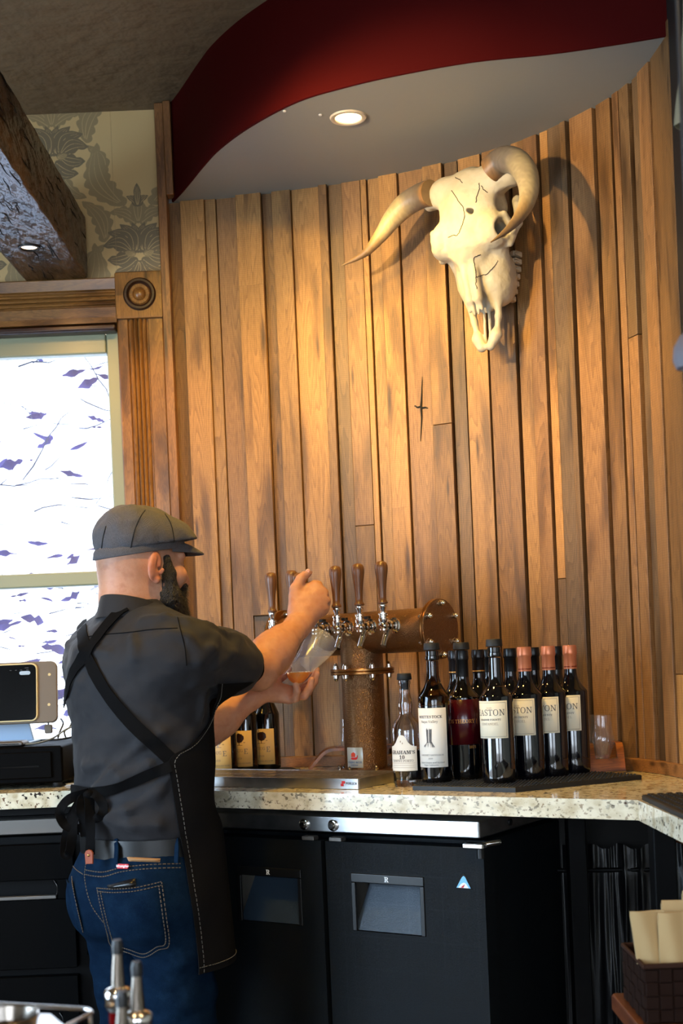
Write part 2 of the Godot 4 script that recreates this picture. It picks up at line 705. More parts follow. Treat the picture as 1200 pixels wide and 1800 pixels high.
func leaf(im: Image, W: float, a: Vector2, b: Vector2, bend: float, width: float, lobes: int, col: Color, vein: Color) -> void:
	for mir in [1, -1]:
		for sh in [-W, 0.0, W]:
			var f := func(p: Vector2) -> Vector2: return Vector2(W * 0.5 + mir * p.x + sh, p.y)
			fill_poly(im, leaf_shape(a, b, bend, width, lobes).map(f), col)
			var ax := b - a
			var nn := Vector2(-ax.y, ax.x).normalized()
			for q in [-0.45, 0.0, 0.45]:
				var l := []
				var r := []
				for i in 15:
					var s := 0.08 + 0.8 * i / 14.0
					var c: Vector2 = a + ax * s + nn * (bend * sin(s * PI) + q * width * sin(s * PI))
					var w := 1.3 * (1.2 - s)
					l.append(c + nn * w); r.append(c - nn * w)
				r.reverse()
				fill_poly(im, (l + r).map(f), vein)

# damask: palmettes and acanthus plumes, half a drop apart (one repeat = 0.48 m x 0.58 m, 512 x 620)
func damask_image() -> Image:
	var W := 512
	var im := Image.create(W, 620, false, Image.FORMAT_RGB8)
	im.fill(Color(0.80, 0.70, 0.52))
	var c1 := Color(0.48, 0.435, 0.35)
	var c2 := Color(0.60, 0.535, 0.41)
	var vn := Color(0.74, 0.65, 0.49)
	for k in [-2, -1, 0, 1, 2]:
		var ox := 256.0 if k % 2 != 0 else 0.0
		var y: float = 310.0 + 310.0 * k
		for m in ([0.0] if k % 2 == 0 else [256.0, -256.0]):
			ox = m
			# plumes that rise beside the palmette, bending outward and back
			leaf(im, W, Vector2(ox + 40, y - 130), Vector2(ox + 118, y - 330), 46, 46, 7, c2, vn)
			leaf(im, W, Vector2(ox + 104, y - 20), Vector2(ox + 172, y - 150), -26, 34, 5, c2, vn)
			leaf(im, W, Vector2(ox + 150, y + 96), Vector2(ox + 108, y - 14), 20, 26, 4, c2, vn)
			leaf(im, W, Vector2(ox + 24, y + 70), Vector2(ox + 100, y + 150), 22, 26, 4, c2, vn)
			# collar leaves and finial over the palmette
			leaf(im, W, Vector2(ox + 6, y - 72), Vector2(ox + 88, y - 112), -18, 24, 4, c2, vn)
			leaf(im, W, Vector2(ox, y - 74), Vector2(ox, y - 176), 0, 26, 3, c2, vn)
			leaf(im, W, Vector2(ox + 3, y - 128), Vector2(ox + 34, y - 160), -8, 12, 2, c1, vn)
			leaf(im, W, Vector2(ox, y - 126), Vector2(ox, y - 200), 0, 14, 2, c1, vn)
			# the palmette itself
			for q in [[20, 78, -10, 18], [58, 74, -20, 24], [96, 50, -26, 28], [112, 8, -24, 30], [100, -36, 10, 26]]:
				leaf(im, W, Vector2(ox + q[0] * 0.18, y + 18), Vector2(ox + q[0], y - q[1]), q[2], q[3], 3, c1, vn)
			leaf(im, W, Vector2(ox + 6, y + 34), Vector2(ox + 78, y + 74), 18, 26, 3, c1, vn)
			leaf(im, W, Vector2(ox + 2, y + 40), Vector2(ox + 30, y + 100), 8, 20, 3, c1, vn)
			leaf(im, W, Vector2(ox + 12, y + 22), Vector2(ox + 46, y + 12), 2, 12, 2, c2, vn)
	return im

func weave_image(n: int, a: Color, b: Color, tweed: bool) -> Image:
	var im := Image.create(n, n, false, Image.FORMAT_RGB8)
	var r := RandomNumberGenerator.new()
	r.seed = 5
	for y in n:
		for x in n:
			var s := 0.0
			if tweed: s = 0.75 if ((x + (y if (x / 16) % 2 == 0 else -y)) % 4 + 4) % 4 < 2 else 0.1
			else: s = 0.6 if (x + 2 * y) % 4 < 2 else 0.2
			s += r.randf_range(-0.22, 0.22)
			im.set_pixel(x, y, a.lerp(b, clampf(s, 0, 1)))
	return im

func build_materials() -> void:
	var wi := wood_image(384, 1400, 11, true)
	var wt := ImageTexture.create_from_image(wi)
	var tints := [Color(0.69, 0.57, 0.42), Color(0.57, 0.46, 0.335), Color(0.76, 0.62, 0.44), Color(0.50, 0.425, 0.35), Color(0.64, 0.52, 0.41), Color(0.48, 0.42, 0.37)]
	for i in tints.size():
		var m := mat("plank%d" % i, tints[i], 0.52)
		m.albedo_texture = wt
		m.uv1_scale = Vector3(1.0 / 0.3, 1.0 / 3.2, 1)
		m.roughness = 0.5
		m.heightmap_enabled = true
		m.heightmap_texture = wt
		m.heightmap_scale = 0.12
	var ct := ImageTexture.create_from_image(wood_image(256, 512, 29, false))
	for q in [["casing", Color(0.66, 0.51, 0.32), 0.3], ["casing_dark", Color(0.24, 0.14, 0.08), 0.35], ["trim_wood", Color(0.66, 0.50, 0.36), 0.45], ["handle_wood", Color(0.52, 0.385, 0.29), 0.34], ["bent_wood", Color(0.72, 0.45, 0.23), 0.3], ["post_dark", Color(0.07, 0.05, 0.04), 0.6], ["shelf_wood", Color(0.42, 0.23, 0.11), 0.45], ["backing", Color(0.55, 0.33, 0.15), 0.6]]:
		var m := mat(q[0], q[1], q[2])
		m.albedo_texture = ct
		m.uv1_scale = Vector3(4.0, 0.6, 1)
	var g := mat("granite", Color(0.92, 0.92, 0.90), 0.09, 0.0, 0.5)
	g.albedo_texture = ImageTexture.create_from_image(granite_image(512))
	tri_scale(g, 3.0, true)
	var wp := mat("wallpaper", Color(1.0, 0.97, 0.90), 0.5)
	wp.albedo_texture = ImageTexture.create_from_image(damask_image())
	wp.uv1_scale = Vector3(1.0 / 0.48, -1.0 / 0.58, 1)
	wp.uv1_offset = Vector3(0.5, 0.5, 0)
	var pl := mat("ceiling", Color(0.46, 0.385, 0.28), 0.85)
	bumps(pl, ntex(0.02, 256, 4, 21, true, 6.0), 0.5)
	tri_scale(pl, 2.2, true)
	var so := mat("soffit_paint", Color(0.54, 0.535, 0.51), 0.8)
	bumps(so, ntex(0.05, 256, 3, 22, true, 2.0), 0.06)
	tri_scale(so, 3.0, true)
	mat("red_paint", Color(0.24, 0.018, 0.015), 0.8, 0.0, 0.2)
	mat("wall_paint", Color(0.78, 0.75, 0.68), 0.85)
	mat("floor", Color(0.16, 0.13, 0.11), 0.5)
	mat("dark_room", Color(0.05, 0.045, 0.04), 0.8)
	var bm := mat("beam", Color(0.32, 0.235, 0.155), 0.30)
	bm.albedo_texture = ramp(ntex(0.012, 512, 4, 31), [[0.0, Color(0.35, 0.35, 0.35)], [0.42, Color(0.75, 0.75, 0.75)], [0.6, Color(1, 1, 1)], [1.0, Color(0.8, 0.8, 0.8)]])
	bm.uv1_scale = Vector3(3.0, 0.7, 1)
	bumps(bm, ntex(0.03, 512, 4, 33, true, 10.0), 0.4)
	mat("beam_crack", Color(0.03, 0.02, 0.015), 0.9)
	mat("sash", Color(0.56, 0.57, 0.46), 0.35)
	var gl := mat("pane", Color(1, 1, 1, 0.03), 0.02)
	gl.transparency = BaseMaterial3D.TRANSPARENCY_ALPHA
	var lt := mat("lamp_lens", Color(1, 0.9, 0.75), 0.4)
	lt.emission_enabled = true
	lt.emission = Color(1.0, 0.83, 0.58)
	lt.emission_energy_multiplier = 7.0
	var lc := mat("lamp_lens_cool", Color(1, 0.95, 0.9), 0.4)
	lc.emission_enabled = true
	lc.emission = Color(1.0, 0.88, 0.72)
	lc.emission_energy_multiplier = 3.0
	mat("lamp_ring", Color(0.75, 0.70, 0.62), 0.4)
	mat("lamp_ring_dark", Color(0.10, 0.09, 0.08), 0.4, 0.5)
	mat("twig", Color(0.30, 0.34, 0.48), 0.8)
	mat("dry_leaf", Color(0.36, 0.34, 0.62), 0.8)
	mat("snow", Color(0.85, 0.87, 0.92), 0.9)
	# metals
	var st := mat("steel", Color(0.80, 0.80, 0.80), 0.30, 1.0)
	st.albedo_texture = ramp(ntex(0.02, 256, 3, 41), [[0.0, Color(0.78, 0.78, 0.78)], [1.0, Color(1, 1, 1)]])
	tri_scale(st, 4.0)
	mat("spout_steel", Color(0.50, 0.46, 0.42), 0.22, 1.0)
	mat("steel_dull", Color(0.42, 0.40, 0.38), 0.5, 0.85)
	mat("chrome", Color(0.86, 0.84, 0.82), 0.09, 1.0)
	mat("brass", Color(0.72, 0.55, 0.32), 0.2, 1.0)
	var bz := mat("bronze", Color(0.50, 0.37, 0.25), 0.32, 0.85)
	bumps(bz, ntex(0.16, 256, 2, 44, true, 6.0), 0.55)
	tri_scale(bz, 6.0)
	mat("bronze_edge", Color(0.52, 0.36, 0.2), 0.28, 0.9)
	mat("black_plastic", Color(0.03, 0.03, 0.032), 0.4)
	mat("black_gloss", Color(0.012, 0.012, 0.02), 0.12)
	mat("black_steel", Color(0.025, 0.025, 0.028), 0.5, 0.0, 0.22)
	var fr := mat("cooler_black", Color(0.011, 0.028, 0.045), 0.45, 0.0, 0.3)
	bumps(fr, ntex(0.28, 256, 2, 47, true, 7.0), 0.9)
	tri_scale(fr, 14.0)
	mat("cooler_recess", Color(0.095, 0.15, 0.20), 0.42)
	M.cooler_recess.normal_enabled = true
	M.cooler_recess.normal_texture = fr.normal_texture
	tri_scale(M.cooler_recess, 14.0)
	M.cooler_recess.normal_scale = 0.6
	mat("rubber", Color(0.022, 0.022, 0.026), 0.55)
	mat("rubber_edge", Color(0.06, 0.075, 0.10), 0.5)
	mat("drawer_black", Color(0.02, 0.018, 0.018), 0.6, 0.0, 0.14)
	mat("white_print", Color(0.85, 0.85, 0.85), 0.5)
	mat("grey_print", Color(0.30, 0.29, 0.29), 0.6)
	mat("dark_print", Color(0.09, 0.08, 0.08), 0.6)
	mat("pale_print", Color(0.62, 0.55, 0.47), 0.6)
	mat("gold_print", Color(0.80, 0.58, 0.30), 0.35, 0.5)
	mat("red_print", Color(0.72, 0.06, 0.06), 0.5)
	mat("orange_print", Color(0.75, 0.22, 0.08), 0.5)
	mat("blue_print", Color(0.10, 0.32, 0.60), 0.5)
	mat("sky_print", Color(0.42, 0.68, 0.88), 0.5)
	mat("label_cream", Color(0.86, 0.82, 0.72), 0.6)
	mat("label_tan", Color(0.78, 0.62, 0.36), 0.55)
	mat("label_white", Color(0.88, 0.86, 0.82), 0.55)
	mat("label_silver", Color(0.72, 0.78, 0.82), 0.3, 0.4)
	mat("label_maroon", Color(0.23, 0.018, 0.05), 0.22)
	mat("wine_glass", Color(0.010, 0.012, 0.022), 0.06, 0.0, 0.6)
	M.wine_glass.clearcoat_enabled = true
	M.wine_glass.clearcoat = 0.6
	M.wine_glass.clearcoat_roughness = 0.03
	mat("wine_glass_blue", Color(0.012, 0.014, 0.035), 0.07, 0.0, 0.6)
	mat("wine_brown", Color(0.030, 0.018, 0.010), 0.06, 0.0, 0.6)
	var am := mat("amber_glass", Color(0.34, 0.21, 0.04, 0.0), 0.02)
	am.refraction_enabled = true
	am.refraction_scale = 0.05
	var cg := mat("clear_glass", Color(0.97, 0.97, 0.98, 0.0), 0.0)
	cg.refraction_enabled = true
	cg.refraction_scale = 0.05
	var tg := mat("thin_glass", Color(0.92, 0.93, 0.95, 0.03), 0.02)
	tg.transparency = BaseMaterial3D.TRANSPARENCY_ALPHA
	var fg := mat("frosted_glass", Color(0.92, 0.93, 0.97, 0.17), 0.22)
	fg.transparency = BaseMaterial3D.TRANSPARENCY_ALPHA
	var be := mat("beer", Color(0.95, 0.60, 0.10), 0.08)
	be.backlight_enabled = true
	be.backlight = Color(0.9, 0.6, 0.12)
	mat("port", Color(0.018, 0.006, 0.022), 0.08)
	mat("copper_foil", Color(0.78, 0.47, 0.33), 0.36, 0.45)
	mat("copper_dark", Color(0.50, 0.22, 0.12), 0.34, 0.55)
	mat("navy_foil", Color(0.035, 0.04, 0.055), 0.3, 0.2)
	mat("brown_foil", Color(0.07, 0.05, 0.06), 0.3, 0.2)
	mat("stopper", Color(0.05, 0.05, 0.055), 0.6)
	# skull
	var bn := mat("bone", Color(1, 1, 1), 0.55)
	bn.vertex_color_use_as_albedo = true
	bumps(bn, ntex(0.05, 256, 4, 51, true, 4.0), 0.25)
	tri_scale(bn, 8.0)
	var hn := mat("horn", Color(1, 1, 1), 0.42)
	hn.vertex_color_use_as_albedo = true
	mat("bone_dark", Color(0.16, 0.10, 0.06), 0.8)
	# the man
	var sk := mat("skin", Color(0.73, 0.525, 0.415), 0.5, 0.0, 0.4)
	sk.vertex_color_use_as_albedo = true
	sk.albedo_texture = ramp(ntex(0.02, 256, 4, 61), [[0.0, Color(0.88, 0.80, 0.76)], [0.5, Color(1, 1, 1)], [1.0, Color(0.95, 0.90, 0.86)]])
	tri_scale(sk, 5.0)
	sk.subsurf_scatter_enabled = true
	sk.subsurf_scatter_strength = 0.12
	bumps(sk, ntex(0.3, 256, 2, 62, true, 3.0), 0.18)
	mat("stubble", Color(0.46, 0.33, 0.26), 0.6)
	mat("nail", Color(0.86, 0.62, 0.53), 0.3)
	mat("eye", Color(0.8, 0.78, 0.75), 0.2)
	var hr := mat("hair", Color(0.10, 0.08, 0.068), 0.55)
	bumps(hr, ntex(0.15, 256, 3, 63, true, 10.0), 1.0)
	tri_scale(hr, 9.0)
	var sh := mat("shirt", Color(0.15, 0.143, 0.148), 0.7, 0.0, 0.25)
	bumps(sh, ntex(0.35, 256, 2, 64, true, 3.0), 0.3)
	tri_scale(sh, 8.0)
	sh.rim_enabled = true
	sh.rim = 0.25
	mat("apron", Color(0.085, 0.08, 0.08), 0.9, 0.0, 0.12)
	M.apron.normal_enabled = true
	M.apron.normal_texture = sh.normal_texture
	M.apron.normal_scale = 0.5
	tri_scale(M.apron, 8.0)
	mat("strap", Color(0.06, 0.056, 0.056), 0.85, 0.0, 0.12)
	mat("stitch", Color(0.42, 0.40, 0.37), 0.8)
	mat("gold_stitch", Color(0.34, 0.28, 0.22), 0.8)
	mat("belt", Color(0.055, 0.05, 0.048), 0.35)
	mat("leather", Color(0.56, 0.26, 0.14), 0.55)
	mat("patch", Color(0.58, 0.42, 0.26), 0.7)
	var dn := mat("denim", Color(1, 1, 1), 0.9, 0.0, 0.1)
	dn.albedo_texture = ImageTexture.create_from_image(weave_image(128, Color(0.04, 0.095, 0.15), Color(0.11, 0.20, 0.285), false))
	tri_scale(dn, 7.0)
	dn.detail_enabled = true
	dn.detail_blend_mode = BaseMaterial3D.BLEND_MODE_MUL
	dn.detail_albedo = ramp(ntex(0.012, 256, 3, 66), [[0.0, Color(0.7, 0.7, 0.75)], [1.0, Color(1, 1, 1)]])
	dn.uv2_triplanar = true
	dn.uv2_scale = Vector3.ONE * 1.5
	var tw := mat("tweed", Color(1, 1, 1), 0.9)
	tw.albedo_texture = ImageTexture.create_from_image(weave_image(128, Color(0.14, 0.137, 0.15), Color(0.45, 0.43, 0.44), true))
	tri_scale(tw, 11.0)
	mat("tweed_dark", Color(0.06, 0.06, 0.065), 0.9)
	mat("shoe", Color(0.03, 0.025, 0.02), 0.5)
	# small things
	mat("napkin", Color(0.66, 0.56, 0.39), 0.85)
	mat("wicker", Color(0.11, 0.06, 0.04), 0.75, 0.0, 0.2)
	mat("wicker_light", Color(0.17, 0.095, 0.06), 0.7, 0.0, 0.25)
	mat("terminal", Color(0.40, 0.34, 0.27), 0.5)
	mat("terminal_edge", Color(0.80, 0.72, 0.52), 0.4)
	mat("screen_glass", Color(0.006, 0.006, 0.010), 0.16)
	mat("pill", Color(0.62, 0.68, 0.74), 0.5)
	mat("stand_blue", Color(0.55, 0.66, 0.78), 0.4)
	mat("cable", Color(0.06, 0.07, 0.09), 0.5)
	mat("cable_grey", Color(0.42, 0.47, 0.52), 0.5)
	mat("paper", Color(0.80, 0.82, 0.85), 0.7)
	mat("cloth_black", Color(0.02, 0.019, 0.026), 0.38)
	mat("hose", Color(0.45, 0.22, 0.10), 0.35)
	mat("red_liquor", Color(0.40, 0.02, 0.03), 0.1)
	mat("grey_shade", Color(0.36, 0.34, 0.37), 0.6)
	mat("beige_shade", Color(0.46, 0.43, 0.34), 0.7)

# ------------------------------------------------------------------ the room
var wall_path := []      # front of the plank wall in plan: Vector2(x, d)
var wall_len := PackedFloat32Array()

func wall_at(s: float) -> Array:     # [place, direction along, direction into the room]
	var i := 0
	while i < wall_len.size() - 2 and wall_len[i + 1] < s: i += 1
	var a: Vector2 = wall_path[i]
	var b: Vector2 = wall_path[i + 1]
	var t := (b - a).normalized()
	return [a + t * (s - wall_len[i]), t, Vector2(-t.y, t.x) * (-1.0 if Vector2(-t.y, t.x).y > 0 else 1.0)]

func seen_s(px: float) -> float:     # how far along the wall the plank edge lies that the photo shows at px, on the row 860
	var k := (px - 600.0) / F * cos(ROLL) + 300.0 / F * sin(ROLL)
	for i in wall_path.size() - 1:
		var a: Vector2 = wall_path[i]
		var b: Vector2 = wall_path[i + 1]
		var fa := a.x - k * a.y
		var fb := b.x - k * b.y
		if fa <= 0.0 and fb >= 0.0:
			return wall_len[i] + a.distance_to(b) * (-fa / (fb - fa))
	return 0.0

func build_wall_path() -> void:
	var p := [Vector2(-0.475, 3.792), Vector2(-0.24, 3.757), Vector2(-0.03, 3.712), Vector2(0.2, 3.64), Vector2(0.44, 3.512), Vector2(0.588, 3.375), Vector2(0.70, 3.215), Vector2(0.75, 3.08), Vector2(0.771, 2.96), Vector2(0.776, 2.87)]
	wall_path = bez(p, 10)
	wall_len.append(0.0)
	for i in range(1, wall_path.size()):
		wall_len.append(wall_len[i - 1] + wall_path[i - 1].distance_to(wall_path[i]))

func _ready() -> void:
	# camera: level, rolled a little, with the lens shifted up as in an architectural photograph
	var cam := Camera3D.new()
	cam.name = "camera"
	var at := CameraAttributesPhysical.new()
	at.frustum_near = 0.05
	at.frustum_far = 60.0
	at.frustum_focus_distance = 3.05
	at.frustum_focal_length = 46.0
	at.exposure_aperture = 5.6
	cam.attributes = at
	add_child(cam)
	cam.position = Vector3(0, EYE, 0)
	cam.rotation.z = -ROLL
	cam.set_frustum(0.05 * 1800.0 / F, Vector2(0, 0.05 * 260.0 / F), 0.05, 60.0)
	cam.current = true
	# daylight sky
	var env := Environment.new()
	env.background_mode = Environment.BG_SKY
	var sky := Sky.new()
	var sm := ProceduralSkyMaterial.new()
	sm.sky_top_color = Color(0.80, 0.89, 1.0)
	sm.sky_horizon_color = Color(0.94, 0.97, 1.0)
	sm.ground_horizon_color = Color(0.90, 0.93, 0.97)
	sm.ground_bottom_color = Color(0.75, 0.78, 0.82)
	sky.sky_material = sm
	env.sky = sky
	env.background_energy_multiplier = 6.0
	env.tonemap_mode = Environment.TONE_MAPPER_LINEAR
	env.tonemap_exposure = 1.0
	env.sdfgi_enabled = true
	env.ssao_enabled = true
	env.ssil_enabled = true
	var we := WorldEnvironment.new()
	we.environment = env
	add_child(we)
	# daylight that enters by the street windows behind the camera and by the window on the left
	for q in [[Vector3(-1.1, 1.65, 2.57), Vector3(-1.1, -1.75, -0.2), Vector2(1.6, 1.7), 7.5, Color(0.86, 0.93, 1.0)], [Vector3(1.1, 1.65, 2.57), Vector3(1.1, -1.75, -0.2), Vector2(1.6, 1.7), 3.2, Color(0.84, 0.92, 1.0)], [Vector3(-2.66, 1.4, -1.55), Vector3(0.0, -0.6, -1.55), Vector2(1.4, 1.8), 12.0, Color(0.74, 0.88, 1.0)]]:
		var al := AreaLight3D.new()
		al.name = "street_daylight"
		al.area_size = q[2]
		al.area_normalize_energy = true
		al.light_energy = q[3]
		al.light_color = q[4]
		al.shadow_enabled = true
		al.position = q[0]
		add_child(al, true)
		al.look_at(q[1])
	rng.seed = 7
	build_materials()
	build_wall_path()
	build_room()
	build_window()
	build_lamps()
	build_counter()
	build_taps()
	build_bottles()
	build_left()
	build_right()
	build_skull()
	build_person()
	build_near()

func build_room() -> void:
	var mb := MB.new()
	mb.box(Vector3(-0.1, -0.05, -0.7), Vector3(5.4, 0.1, 6.8))
	var o := single(mb, "floor", M.floor, "dark floor behind the bar", "floor", Vector3.ZERO, "", "structure")
	mb = MB.new()
	mb.box(Vector3(-0.1, 3.04, -0.7), Vector3(5.4, 0.1, 6.8))
	o = single(mb, "ceiling", M.ceiling, "dim tan plaster ceiling above the wooden beam", "ceiling", Vector3.ZERO, "", "structure")
	# wall with the left-hand window: papered above
	mb = MB.new()
	var x0 := -2.7
	var wl := -1.75
	var wr := -0.604
	var wb := 1.12
	var wt := 2.372
	for q in [[x0, wl, 0.0, 2.99], [wr, -0.44, 0.0, 2.99], [wl, wr, 0.0, wb], [wl, wr, wt, 2.99]]:
		mb.box(Vector3((q[0] + q[1]) * 0.5, (q[2] + q[3]) * 0.5, -3.875), Vector3(q[1] - q[0], q[3] - q[2], 0.15), Basis.IDENTITY, 0.0005, Vector2((q[0] + q[1]) * 0.5 + 0.536, (q[2] + q[3]) * 0.5 - 2.592))
	single(mb, "wall_back", M.wallpaper, "wall papered in grey and tan damask above the window", "wall", Vector3.ZERO, "", "structure")
	mb = MB.new()
	for q in [[-4.1, -2.35, 0.0, 2.99], [-0.75, 2.7, 0.0, 2.99], [-2.35, -0.75, 0.0, 0.38], [-2.35, -0.75, 2.42, 2.99]]:
		mb.box(Vector3(-2.75, (q[2] + q[3]) * 0.5, (q[0] + q[1]) * 0.5), Vector3(0.1, q[3] - q[2], q[1] - q[0]))
	var wl4 := thing("window_4", "side window out of frame on the left", "window", Vector3(-2.75, 0.38, -1.55), "", "structure")
	var wf := MB.new()
	for q in [[-0.79, 1.4, 0.04, 2.0], [0.79, 1.4, 0.04, 2.0], [0, 0.40, 1.6, 0.04], [0, 2.40, 1.6, 0.04]]:
		wf.box(Vector3(-2.75, q[1], -1.55 + q[0]), Vector3(0.05, q[3], q[2]))
	part(wf, "window_frame", M.sash, wl4)
	wf = MB.new()
	wf.box(Vector3(-2.76, 1.4, -1.55), Vector3(0.006, 1.98, 1.56), Basis.IDENTITY, 0.0005)
	part(wf, "pane", M.pane, wl4)
	single(mb, "wall_left", M.wall_paint, "plain tan side wall out of frame", "wall", Vector3.ZERO, "", "structure")
	mb = MB.new()
	mb.box(Vector3(2.55, 1.495, -0.7), Vector3(0.1, 2.99, 6.8))
	single(mb, "wall_right", M.wall_paint, "plain tan wall far to the right", "wall", Vector3.ZERO, "", "structure")
	mb = MB.new()
	mb.box(Vector3(1.05, 1.495, -4.02), Vector3(3.0, 2.99, 0.1))
	single(mb, "wall_outer", M.dark_room, "dark wall hidden behind the planks", "wall", Vector3.ZERO, "", "structure")
	# street front: two big openings with piers
	mb = MB.new()
	for q in [[-2.7, -1.95, 0, 2.99], [-0.25, 0.25, 0, 2.99], [1.95, 2.5, 0, 2.99], [-1.95, -0.25, 0, 0.75], [-1.95, -0.25, 2.55, 2.99], [0.25, 1.95, 0, 0.75], [0.25, 1.95, 2.55, 2.99]]:
		mb.box(Vector3((q[0] + q[1]) * 0.5, (q[2] + q[3]) * 0.5, 2.66), Vector3(q[1] - q[0], q[3] - q[2], 0.12))
	single(mb, "wall_front", M.wall_paint, "street wall behind the camera with two openings", "wall", Vector3.ZERO, "", "structure")
	for cx in [-1.1, 1.1]:
		var w := thing("window", "large street window behind the camera", "window", Vector3(cx, 0.75, 2.66), "street windows", "structure")
		w.name = numbered("window_2") if cx < 0 else numbered("window_3")
		var fb := MB.new()
		for q in [[-0.83, 0, 0.04, 1.8], [0.83, 0, 0.04, 1.8], [0, -0.88, 1.7, 0.04], [0, 0.88, 1.7, 0.04]]:
			fb.box(Vector3(cx + q[0], 1.65 + q[1], 2.66), Vector3(q[2], q[3], 0.05))
		part(fb, "window_frame", M.post_dark, w)
		fb = MB.new()
		fb.box(Vector3(cx, 1.65, 2.66), Vector3(1.64, 1.74, 0.006), Basis.IDENTITY, 0.0005)
		part(fb, "pane", M.pane, w)
	# curved wall: backing and separate planks
	var wc := thing("wall_curved", "curved wall of honey brown vertical planks behind the taps", "wall", Vector3.ZERO, "", "structure")
	mb = MB.new()
	for side in [0.030, 0.09]:
		var rows := []
		for i in wall_path.size():
			var t: Vector2 = (wall_path[mini(i + 1, wall_path.size() - 1)] - wall_path[maxi(i - 1, 0)]).normalized()
			var nn := Vector2(-t.y, t.x)
			if nn.y < 0: nn = -nn
			var q: Vector2 = wall_path[i] + nn * side
			rows.append(PackedVector3Array([V(q.x, 0.9, q.y), V(q.x, 2.99, q.y)]))
		var uvs := []
		for i in rows.size(): uvs.append([Vector2(wall_len[i], 0), Vector2(wall_len[i], 2)])
		mb.grid(rows, false, false, side < 0.05, uvs)
	part(mb, "backing", M.backing, wc)
	# [left edge, right edge (pixels on the row 860), how far proud (m), timber, lower end, upper end, joint]
	var pk := [
		[287.5, 298, -0.006, 3, 0], [299, 311.5, 0.004, 2, 1.745], [312, 337, -0.006, 1, 0], [337.5, 379.5, 0.004, 2, 0], [380, 399, -0.003, 0, 0], [400, 435, -0.007, 4, 0],
		[436, 480, 0.010, 2, -1.507], [480.5, 498.5, -0.007, 1, 0], [499, 532, 0.006, 0, 0], [533, 581.5, -0.002, 2, 0], [582, 596.5, 0.009, 1, 0], [598, 621.5, -0.004, 3, 0],
		[622, 655, 0.002, 4, 1.745], [655.5, 665.5, 0.002, 2, 0], [667.5, 688, -0.004, 0, 0], [688.5, 721, 0.008, 2, 0], [722.5, 766.5, -0.001, 4, 0], [767, 801, 0.010, 0, 2.003],
		[803, 826, -0.002, 3, 0], [829, 868, 0.004, 0, 0], [872, 918, 0.006, 1, 0], [923, 945, 0.003, 0, 0], [945.5, 969.5, 0.005, 4, 0], [974, 988, 0.002, 2, 1.556],
		[989, 1013, 0.004, 5, 0], [1013.5, 1023, 0.009, 3, 0], [1028.5, 1069.5, 0.005, 4, 0], [1075.5, 1100.5, 0.003, 1, 0], [1106.5, 1117, 0.006, 4, 0], [1117.5, 1134, 0.004, 3, 2.115],
		[1140, 1153, 0.001, 5, 0], [1153.5, 1173.5, 0.006, 4, 0], [1176.5, 1198, 0.004, 1, 1.305]]
	for q in pk:
		var s0 := seen_s(q[0])
		var s1 := seen_s(q[1])
		if q[1] > 1197: s1 = wall_len[-1]
		var yb := 1.098
		var yt := 2.745
		var runs := [[yb, yt, q[3]]]
		if q[4] > 0: runs = [[yb, q[4] - 0.0006, (q[3] + 1) % 5], [q[4] + 0.0006, yt, q[3]]]
		if q[4] < 0: runs = [[yb, -q[4] - 0.001, -1], [-q[4], yt, q[3]]]
		for r in runs:
			var pr: float = q[2] if r[2] >= 0 else -0.008
			var b := MB.new()
			var u0 := rng.randf() * 3.0
			var v0 := rng.randf() * 3.0
			var pa = wall_at(s0)
			var pb = wall_at(s1)
			var a2: Vector2 = pa[0]
			var b2: Vector2 = pb[0]
			var t := (b2 - a2).normalized()
			var nn := Vector2(-t.y, t.x)
			if nn.y > 0: nn = -nn
			var mid: Vector2 = (a2 + b2) * 0.5 + nn * (pr - 0.009)
			var bs := Basis(V(t.x, 0, t.y), Vector3.UP, V(nn.x, 0, nn.y))
			b.box(V(mid.x, (r[0] + r[1]) * 0.5, mid.y), Vector3(a2.distance_to(b2), r[1] - r[0], 0.018), bs, 0.0014, Vector2(u0, v0))
			part(b, "plank", M["plank%d" % (r[2] if r[2] >= 0 else 1)], wc)
	# the split in one of the planks
	mb = MB.new()
	var cr := [P(742, 664, 3.62), P(741, 700, 3.62), P(740, 716, 3.62), P(741, 735, 3.62), P(739, 776, 3.62)]
	var sideways := [P(728, 713, 3.62), P(740, 716, 3.62), P(752, 718, 3.62)]
	for line in [cr, sideways]:
		var pts := []
		for p in bez(line, 5):
			var s := seen_s_of(p)
			pts.append(Vector3(s.x, p.y + rng.randf_range(-0.002, 0.002), s.z))
		var rr := []
		for i in pts.size(): rr.append(0.0026 * sin(PI * (i + 0.6) / (pts.size() + 0.2)) + 0.0006)
		mb.tube(pts, rr, 5, true)
	part(mb, "split", M.beam_crack, wc)
	# wooden strip on the worktop along the curved wall
	mb = MB.new()
	var rows := []
	for i in range(0, wall_path.size(), 2):
		var t: Vector2 = (wall_path[mini(i + 1, wall_path.size() - 1)] - wall_path[maxi(i - 1, 0)]).normalized()
		var nn := Vector2(-t.y, t.x)
		if nn.y > 0: nn = -nn
		var q: Vector2 = wall_path[i] + nn * 0.016
		var w: Vector2 = wall_path[i] - nn * 0.02
		rows.append([V(q.x, 1.071, q.y), V(q.x, 1.0985, q.y), V(q.x - nn.x * 0.002, 1.1005, q.y - nn.y * 0.002), V(w.x, 1.1005, w.y)])
	for k in 3:
		var gr := []
		var uvs := []
		for i in rows.size():
			gr.append(PackedVector3Array([rows[i][k], rows[i][k + 1]]))
			uvs.append([Vector2(k * 0.03, i * 0.1), Vector2(k * 0.03 + 0.03, i * 0.1)])
		mb.grid(gr, false, false, true, uvs)
	single(mb, "trim_1", M.trim_wood, "low wooden strip on the worktop along the curved plank wall", "trim", Vector3.ZERO, "", "structure")
	# dark end post at the right end of the planks and the upright strip at their left
	mb = MB.new()
